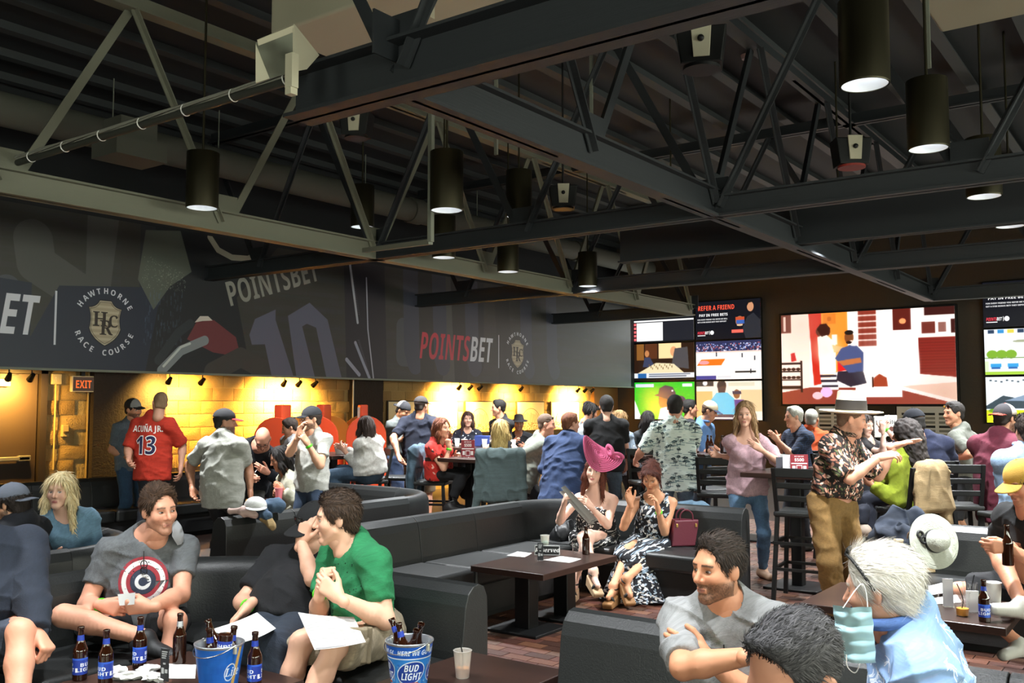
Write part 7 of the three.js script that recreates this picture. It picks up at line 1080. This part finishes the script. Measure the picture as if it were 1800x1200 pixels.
sheet('paper_sheet', 'white paper lying right of the reserved sign', flatQ([[955, 984], [985, 977], [1022, 982], [1001, 989]])); sheet('paper_sheet', 'white sheet beside the blue bucket on the front table', flatQ([[297, 1166], [345, 1168], [343, 1192], [296, 1192]])); sheet('paper_plate', 'pale curved paper lying left of the reserved sign', flatQ([[890, 976], [910, 969], [935, 972], [922, 979]]));
sheet('paper_sheet', 'papers stacked on the right-hand table', flatQ([[1632, 1052], [1682, 1045], [1690, 1058], [1640, 1062]], 0.483)); sheet('paper_napkin', 'napkin lying on the dark sofa seat beside the straw hat', [atY(1600, 999, 0.436), atY(1640, 996, 0.436), atY(1636, 1003, 0.436), atY(1600, 1008, 0.436)]); sheet('paper_basket_liner', 'crumpled white liner on the right-hand table', flatQ([[1632, 1030], [1655, 1024], [1668, 1040], [1632, 1046]], 0.5));
{ const r = rng(31); [[205, 1184, 'crumpled napkin beside the second bottle'], [232, 1192, 'crumpled napkin in the middle of the front table'], [262, 1180, 'crumpled napkin left of the black card'], [272, 1195, 'crumpled napkin at the front edge of the front table']].forEach(([px, py, lab], k) => {
  const p = onT(px, py), g = new THREE.IcosahedronGeometry(0.042, 3), a = g.attributes.position; for (let i = 0; i < a.count; i++) { const v = [a.getX(i), a.getY(i), a.getZ(i)], q = 1 + 0.55 * noise(v[0] * 55 + k * 7, v[1] * 55, v[2] * 55); a.setXYZ(i, v[0] * q * 1.5, Math.max(-0.012, v[1] * q * 0.42), v[2] * q); } g.computeVertexNormals(); solo('napkin', g, M.paper, lab, 'napkin', 'crumpled napkins', [p[0], p[1] + 0.0125, p[2]], [0, k, 0]); }); }
function card(pos, turn, w, h, tex, label, name = 'table_card', lean = 0) { const g = thing(name, label, 'sign', pos, turn); part('panel', rbox(w, h, 0.004, 0.001, 0, h / 2 + 0.004, 0), std(0xffffff, 0.5, { map: tex }), g); part('foot', rbox(w * 1.05, 0.006, 0.06, 0.002, 0, 0.003, 0), M.clear, g); return g; }
const cardTex = canvasTex(96, 256, (g) => { g.fillStyle = '#26282c'; g.fillRect(0, 0, 96, 256); g.fillStyle = '#b8babc'; for (let i = 0; i < 4; i++) g.fillRect(14, 20 + i * 16, 66 - i * 6, 9); g.fillRect(30, 110, 30, 14); g.fillRect(12, 150, 30, 46); g.fillRect(52, 160, 32, 30); });
card(onT(289, 1199), 0.25, 0.045, 0.14, cardTex, 'narrow black card standing on the front table'); card(onT(950, 985), 0.5, 0.045, 0.13, cardTex, 'narrow black card in front of the reserved sign'); card(onT(1667, 1066), 0.5, 0.06, 0.16, canvasTex(64, 128, (g) => { g.fillStyle = '#c8c8cc'; g.fillRect(0, 0, 64, 128); }), 'clear upright card holder on the right-hand table'); card(onT(1710, 1076), 0.4, 0.07, 0.12, canvasTex(64, 128, (g) => { g.fillStyle = '#e2e2e4'; g.fillRect(0, 0, 64, 128); }), 'white upright card beside the amber bottle');
{ const p = onT(962, 976), g = thing('reserved_sign', 'black tent sign reading Reserved on the low table', 'sign', p, 0.5); const tx = canvasTex(256, 96, (c) => { c.fillStyle = '#0d0e10'; c.fillRect(0, 0, 256, 96); c.strokeStyle = '#c8c8c8'; c.lineWidth = 5; c.strokeRect(3, 3, 250, 90); c.fillStyle = '#f0f0f0'; c.font = 'italic bold 54px serif'; c.textAlign = 'center'; c.fillText('Reserved', 128, 64); });
  const f = part('front_panel', box(0.2, 0.075, 0.003, 0, 0.038, 0.02), std(0xffffff, 0.5, { map: tx }), g, null, [-0.25, 0, 0]); part('back_panel', box(0.2, 0.075, 0.003, 0, 0.038, -0.02), M.white, g, null, [0.25, 0, 0]); }
const promoTex = canvasTex(192, 192, (g) => { g.fillStyle = '#8c2430'; g.fillRect(0, 0, 192, 192); g.fillStyle = '#f2ecec'; g.font = 'bold 18px sans-serif'; g.textAlign = 'center'; g.fillText('BET $50 GET', 96, 28); g.font = 'bold 48px sans-serif'; g.fillText('$500', 96, 76); g.fillRect(10, 92, 172, 12); g.fillRect(64, 116, 64, 62); g.fillStyle = '#8c2430'; g.fillRect(72, 124, 48, 46); g.fillStyle = '#f2ecec'; g.fillRect(20, 124, 34, 44); g.fillRect(138, 124, 34, 44); });
{ const t = tables[4].position; card([t.x + 0.06, 1.061, t.z + 0.1], 0.55, 0.16, 0.16, promoTex, 'red promo card reading $500 on the high table', 'promo_card'); const g = thing('napkin_holder', 'curved white card holder left of the red promo card', 'holder', [t.x - 0.1, 1.061, t.z + 0.12], 0.5); part('shell', new THREE.CylinderGeometry(0.08, 0.08, 0.16, 20, 1, true, 0, Math.PI).translate(0, 0.08, 0), std(0xd8d8d8, 0.3, { side: THREE.DoubleSide }), g); part('insert', box(0.1, 0.13, 0.004, 0, 0.07, 0.01), std(0x5a5a62, 0.5), g);
  const u = tables[1].position; card([u.x + 0.05, 1.061, u.z + 0.12], 0.5, 0.16, 0.2, promoTex, 'red and white promo card before the woman in red', 'promo_card'); }
// drinks on the high tables
{ const r = rng(19), spots = [[5, 'counter bottle'], [6]]; const ctr = scene.getObjectByName('high_table_006').position;
  for (let i = 0; i < 6; i++) bottle([ctr.x - 0.35 + i * 0.1, 1.062, ctr.z + 0.1 + (i % 2) * 0.12], ['first', 'second', 'third', 'fourth', 'fifth', 'rightmost'][i] + ' of six brown bottles on the counter below the umpire screen', i % 2 ? 'white' : 'plain', i);
  const t3 = tables[3].position; for (let i = 0; i < 4; i++) cup([t3.x - 0.2 + i * 0.12, 1.062, t3.z + 0.1 * (i % 2)], ['leftmost', 'second', 'third', 'rightmost'][i] + ' empty glass on the table right of the black T-shirt', 0.028, 0.032, 0.11, M.clear, null);
  const t2 = tables[2].position; for (let i = 0; i < 5; i++) cup([t2.x - 0.5 + i * 0.26, 1.062, t2.z + 0.15 * (i % 2)], ['leftmost', 'second', 'middle', 'fourth', 'rightmost'][i] + ' white cup on the far drinks table', 0.03, 0.04, 0.11, i % 2 ? M.cup : M.white, null);
  solo('paper_box', rbox(0.28, 0.16, 0.12, 0.008), std(0x2a3c78, 0.6), 'blue carton on the far drinks table', 'box', null, [t2.x - 0.1, 1.142, t2.z - 0.15]);
  const t0 = tables[0].position; solo('paper_tub', lathe([[0.001, 0], [0.06, 0], [0.085, 0.12], [0.09, 0.12], [0.088, 0.124], [0.082, 0.12], [0.001, 0.01]], 24), M.white, 'white paper tub beside the pale sweater', 'tub', null, [t0.x + 0.15, 1.062, t0.z]); }
{ [[1547, 750, 10.6, 'white drink-can advert just behind the boater man'], [1566, 748, 10.7, 'second white drink-can advert behind the raised hand']].forEach(([px, py, d, lab], i) => { const p = at(px, py, d), tx = canvasTex(128, 192, (g) => { g.fillStyle = '#d9d8d4'; g.fillRect(0, 0, 128, 192); g.fillStyle = '#22262e'; g.font = 'bold 52px serif'; g.textAlign = 'center'; g.fillText('Lite', 64, 78); g.fillStyle = '#6a3a30'; g.beginPath(); g.arc(64, 126, 24, 0, 7); g.fill(); }); const g = thing('drink_advert', lab, 'sign', p, faceTurn(8)); part('can_cutout', rbox(0.15, 0.24, 0.02, 0.012), std(0xffffff, 0.5, { map: tx }), g); part('post', rod([0, -0.12, -0.02], [0, -p[1], -0.02], 0.012), M.blackMetal, g); }); }
// ───────────────────────── clothes and bags lying about ─────────────────────────
function drape(label, name, cat, prims, mat, cell, origin, amp = 0.012, cuts) {
  const m = mesh(prims, cell, cuts), g = finish(m, origin, { disp: (x, y, z) => { const n1 = noise(x * 11 + y * 3, y * 6, z * 11), n2 = noise(x * 24, y * 14 + x * 9, z * 24); return amp * ((1 - Math.abs(n1)) ** 4 * 1.4 - 0.4 + 0.35 * n2); }, uv: (x, y, z) => [x + z, y] });
  return solo(name, g, mat, label, cat, null, origin);
}
const denim = (c) => cloth(c, { bumpScale: 0.002 });
function onStool(px, d, t, col, label, w = 0.21, drop = 0.42) {      // a jacket hung over a stool's back
  const p = floorAt(px, d), a = faceTurn(t), f = [Math.sin(a), 0, Math.cos(a)], sd = [f[2], 0, -f[0]], b = mad(p, f, -0.235), A = (s, y, q) => add(add(mad(b, sd, s), mul(f, q)), [0, y, 0]);
  drape(label, 'hung_jacket', 'jacket', [cone(A(-w, 1.15, 0), A(w, 1.15, 0), 0.05, 0.05, 0.04), cone(A(0, 1.1, -0.03), A(0, 1.14 - drop, -0.05), 0.042, 0.045, 0.05, { ax: sd, sx: 4.6 }), cone(A(-w, 1.13, -0.02), A(-w - 0.05, 1.0 - drop, -0.03), 0.05, 0.045, 0.04), cone(A(w, 1.13, -0.02), A(w + 0.05, 1.0 - drop, -0.03), 0.05, 0.045, 0.04), cone(A(0, 1.1, 0.05), A(0, 0.95, 0.05), 0.03, 0.03, 0.05, { ax: sd, sx: 5 })], denim(col), 0.012, p);
}
onStool(768, 11.4, 80, 0x3c5260, 'denim jacket hanging on the chair of the woman in red', 0.16); onStool(880, 10.7, 180, 0x3c4a4a, 'grey-green denim jacket hanging on the blonde woman\'s chair', 0.22, 0.5); onStool(1595, 8.35, 200, 0x9a835e, 'tan jacket hanging on the lime jacket woman\'s stool', 0.1, 0.34);
{ // straw sun hat, navy jacket and beige bag on the right-hand sofa
  const p = at(1642, 951, 6.72), g = thing('sun_hat', 'very wide pale straw sun hat leaning on the dark sofa', 'hat', p, faceTurn(12)), st = std(0xb6b9ac, 0.9, { bumpMap: T.rough, bumpScale: 0.003 });
  const q = (geo) => geo.rotateX(Math.PI / 2 - 0.22); part('brim', q(lathe([[0.078, 0.0], [0.14, 0.006], [0.195, 0.0], [0.197, -0.006], [0.14, 0.0], [0.078, -0.006]], 56)), st, g); part('crown', q(lathe([[0.08, -0.004], [0.079, 0.04], [0.07, 0.085], [0.045, 0.108], [0.001, 0.113]], 40)), st, g); part('ribbon', q(lathe([[0.082, 0.0], [0.084, 0.008], [0.082, 0.022], [0.079, 0.024]], 40)), M.rubber, g); for (const s of [-1, 1]) part('bow_loop', q(new THREE.TorusGeometry(0.022, 0.009, 8, 16).rotateX(Math.PI / 2).translate(-0.1 + s * 0.01, 0.012, -0.03 + s * 0.02)), M.rubber, g);
  const J = (px, py, d) => at(px, py, d); drape('navy jacket heaped over the back of the dark sofa', 'folded_jacket', 'jacket', [cone(J(1545, 945, 7.15), J(1610, 908, 7.25), 0.07, 0.075, 0.06), cone(J(1560, 925, 7.2), J(1575, 900, 7.3), 0.075, 0.05, 0.06), cone(J(1555, 940, 7.1), J(1598, 955, 7.0), 0.06, 0.05, 0.05), cone(J(1590, 935, 7.05), J(1614, 938, 7.0), 0.05, 0.04, 0.05)], cloth(0x1b2433), 0.008, J(1570, 930, 7.15), 0.016);
  const b = J(1598, 975, 7.05), bg = thing('tote_bag', 'beige leather tote bag beside the straw sun hat', 'bag', [b[0], 0.432, b[2]], faceTurn(8)); part('body', extrude([[-0.16, 0], [0.16, 0], [0.13, 0.23], [-0.13, 0.23]], 0.11, 0.012).translate(0, 0.01, -0.05), std(0xb79d76, 0.6, { bumpMap: T.leather, bumpScale: 0.0006 }), bg); for (const z of [-0.05, 0.075]) part('handle', tube([[-0.06, 0.22, z], [-0.04, 0.3, z], [0.04, 0.3, z], [0.06, 0.22, z]], 0.006, 6), std(0x4a3524, 0.6), bg);
}
{ // maroon handbag, pale denim jacket
  const b = at(1203, 940, 8.35), g = thing('handbag', 'structured maroon handbag on the sofa beside the leaf dress', 'bag', [b[0], 0.432, b[2]], faceTurn(10)), lm = std(0x5c1c2c, 0.45, { bumpMap: T.leather, bumpScale: 0.0005 });
  part('body', extrude([[-0.125, 0], [0.125, 0], [0.1, 0.205], [-0.1, 0.205]], 0.1, 0.014).translate(0, 0.014, -0.05), lm, g); for (const z of [-0.045, 0.055]) part('handle', tube([[-0.06, 0.2, z], [-0.052, 0.285, z], [0, 0.32, z], [0.052, 0.285, z], [0.06, 0.2, z]], 0.007, 8), lm, g); for (const x of [-0.09, 0.085]) part('buckle', rbox(0.018, 0.03, 0.006, 0.002, x, 0.185, 0.07), std(0xc9a860, 0.3, { metalness: 0.9 }), g);
  drape('pale denim jacket over the sofa back beside the handbag', 'draped_jacket', 'jacket', [cone(at(1198, 893, 8.75), at(1236, 893, 8.7), 0.07, 0.06, 0.04), cone(at(1205, 900, 8.6), at(1195, 945, 8.5), 0.05, 0.045, 0.04), cone(at(1222, 900, 8.6), at(1215, 925, 8.5), 0.05, 0.05, 0.04)], denim(0x5a7488), 0.012, at(1210, 900, 8.65), 0.012);
  drape('black handbag slumped on the sofa left of the pink-hatted woman', 'slouch_bag', 'bag', [cone(at(985, 942, 8.7), at(1000, 930, 8.75), 0.1, 0.08, 0.06)], std(0x0d0e10, 0.5), 0.012, at(990, 938, 8.7), 0.02);
}
{ // white cap, denim jacket and pink cloth on the sofa end
  const Q = (px, py, d) => at(px, py, d), o = Q(450, 890, 7.75);
  drape('blue denim jacket bunched on the end of the black sofa', 'bunched_jacket', 'jacket', [cone(Q(445, 893, 7.8), Q(488, 888, 7.9), 0.05, 0.06, 0.05), cone(Q(455, 900, 7.7), Q(470, 906, 7.6), 0.05, 0.045, 0.04)], denim(0x40566e), 0.008, o, 0.014);
  drape('tan lining of the bunched jacket hanging down the sofa', 'jacket_lining', 'cloth', [cone(Q(468, 905, 7.62), Q(477, 922, 7.58), 0.035, 0.03, 0.04), cone(Q(462, 912, 7.6), Q(478, 925, 7.57), 0.02, 0.022, 0.03)], cloth(0x9b8258), 0.008, Q(470, 912, 7.6), 0.012);
  drape('pale pink cloth lying beside the white cap', 'folded_cloth', 'cloth', [cone(Q(405, 898, 7.6), Q(440, 897, 7.62), 0.022, 0.038, 0.03), cone(Q(430, 900, 7.6), Q(448, 905, 7.6), 0.035, 0.03, 0.03)], cloth(0xc0a49c), 0.008, Q(425, 898, 7.6), 0.008);
  const c = thing('white_cap', 'white cap resting on the sofa end', 'cap', Q(449, 887, 7.68), faceTurn(20)), wm = cloth(0xd4d4d2); part('crown', new THREE.SphereGeometry(0.092, 28, 16, 0, Math.PI * 2, 0, Math.PI / 2).scale(1, 0.85, 1.12).translate(0, -0.01, 0), wm, c); part('brim', new THREE.CylinderGeometry(0.085, 0.085, 0.006, 28, 1, false, -Math.PI / 2, Math.PI).scale(1, 1, 0.9).rotateX(0.25).translate(0, -0.012, 0.08), wm, c);
}
// ───────────────────────── worn accessories of the near people ─────────────────────────
{ // surgical mask of the white-haired man, hanging from his ear
  const P = P36, M1 = new THREE.MeshStandardMaterial({ color: 0x9fc4cc, roughness: 0.85, side: THREE.DoubleSide }), g = new THREE.PlaneGeometry(0.105, 0.15, 16, 24), a = g.attributes.position;
  for (let i = 0; i < a.count; i++) { const x = a.getX(i), y = a.getY(i); a.setZ(i, 0.026 * (1 - (x / 0.055) ** 2) + 0.004 * Math.sin(y * 170) + 0.008 * noise(x * 40, y * 30, 2)); } g.computeVertexNormals();
  const c = sub(at(1502, 1112, 2.62), P.base), m = part('face_mask', g.rotateZ(0.06).rotateY(faceTurn(-32)).translate(...c), M1, P.g), Q = (px, py, d) => sub(at(px, py, d), P.base);
  part('ear_loop', tube([Q(1482, 1068, 2.6), Q(1505, 1035, 2.61), Q(1516, 1026, 2.63), Q(1522, 1040, 2.63), Q(1526, 1076, 2.62)], 0.0016, 6), M.white, m); part('ear_loop', tube([Q(1488, 1150, 2.6), Q(1490, 1172, 2.6), Q(1503, 1182, 2.6), Q(1514, 1160, 2.61)], 0.0016, 6), M.white, m);
  const sg = P.onHead('sunglasses', merge([tube([[0.05, 0.115, 0.07], [0.078, 0.1, 0.045], [0.093, 0.06, 0.015], [0.094, 0.01, -0.012]], 0.0048, 8), tube([[-0.05, 0.115, 0.07], [-0.078, 0.1, 0.045], [-0.093, 0.06, 0.015], [-0.094, 0.01, -0.012]], 0.0048, 8), tube([[-0.05, 0.117, 0.07], [0, 0.128, 0.078], [0.05, 0.117, 0.07]], 0.006, 8)]), M.rubber); for (const s of [-1, 1]) P.onHead('lens', ball(0.024).scale(1, 0.8, 0.2).rotateX(-0.6).translate(s * 0.032, 0.126, 0.07), std(0x0b0b0c, 0.1), sg);
}
{ // mask pulled to the ear and glasses at the collar of the cross-legged man, glasses at the grey T-shirt's collar
  const g = new THREE.PlaneGeometry(0.085, 0.13, 10, 14), a = g.attributes.position; for (let i = 0; i < a.count; i++) { const x = a.getX(i), y = a.getY(i), q = 1 - 0.45 * (y / 0.065) ** 2; a.setXYZ(i, x * q, y, 0.035 * (1 - (x / 0.045) ** 2) * q + 0.007 * noise(x * 40, y * 40, 1)); } g.computeVertexNormals();
  const m = P38.onHead('face_mask', g.rotateY(0.5).rotateZ(0.3).translate(0.07, -0.118, 0.05), std(0x9a9ca2, 0.8, { side: THREE.DoubleSide })); P38.onHead('ear_loop', tube([[0.07, -0.06, 0.055], [0.083, -0.01, 0.0], [0.086, 0.0, -0.02], [0.09, -0.06, 0.02]], 0.0018, 6), M.rubber, m);
  const hang = (P, t) => { const q = sub(add(P.S(t), mul(P.Fd, 0.128 * P.s)), P.base), L = []; const at2 = (x, y, z) => add(q, add(add(mul(P.Lf, x), mul(P.up, y)), mul(P.Fd, z))); L.push(tube([at2(0, 0.045, 0.0), at2(0.002, 0.0, 0.012), at2(0.004, -0.03, 0.014)], 0.003, 6)); for (const y of [-0.045, -0.012]) { const pts = []; for (let i = 0; i < 14; i++) { const r = i / 14 * Math.PI * 2; pts.push(at2(0.004 + Math.cos(r) * 0.017, y - 0.01 + Math.sin(r) * 0.02, 0.014 + Math.cos(r) * 0.008)); } L.push(tube(pts, 0.0024, 6, true, 20)); } part('collar_glasses', merge(L), M.rubber, P.shirt); }; hang(P35, 0.72); hang(P38, 0.8);
}
renderer.render(scene, camera);
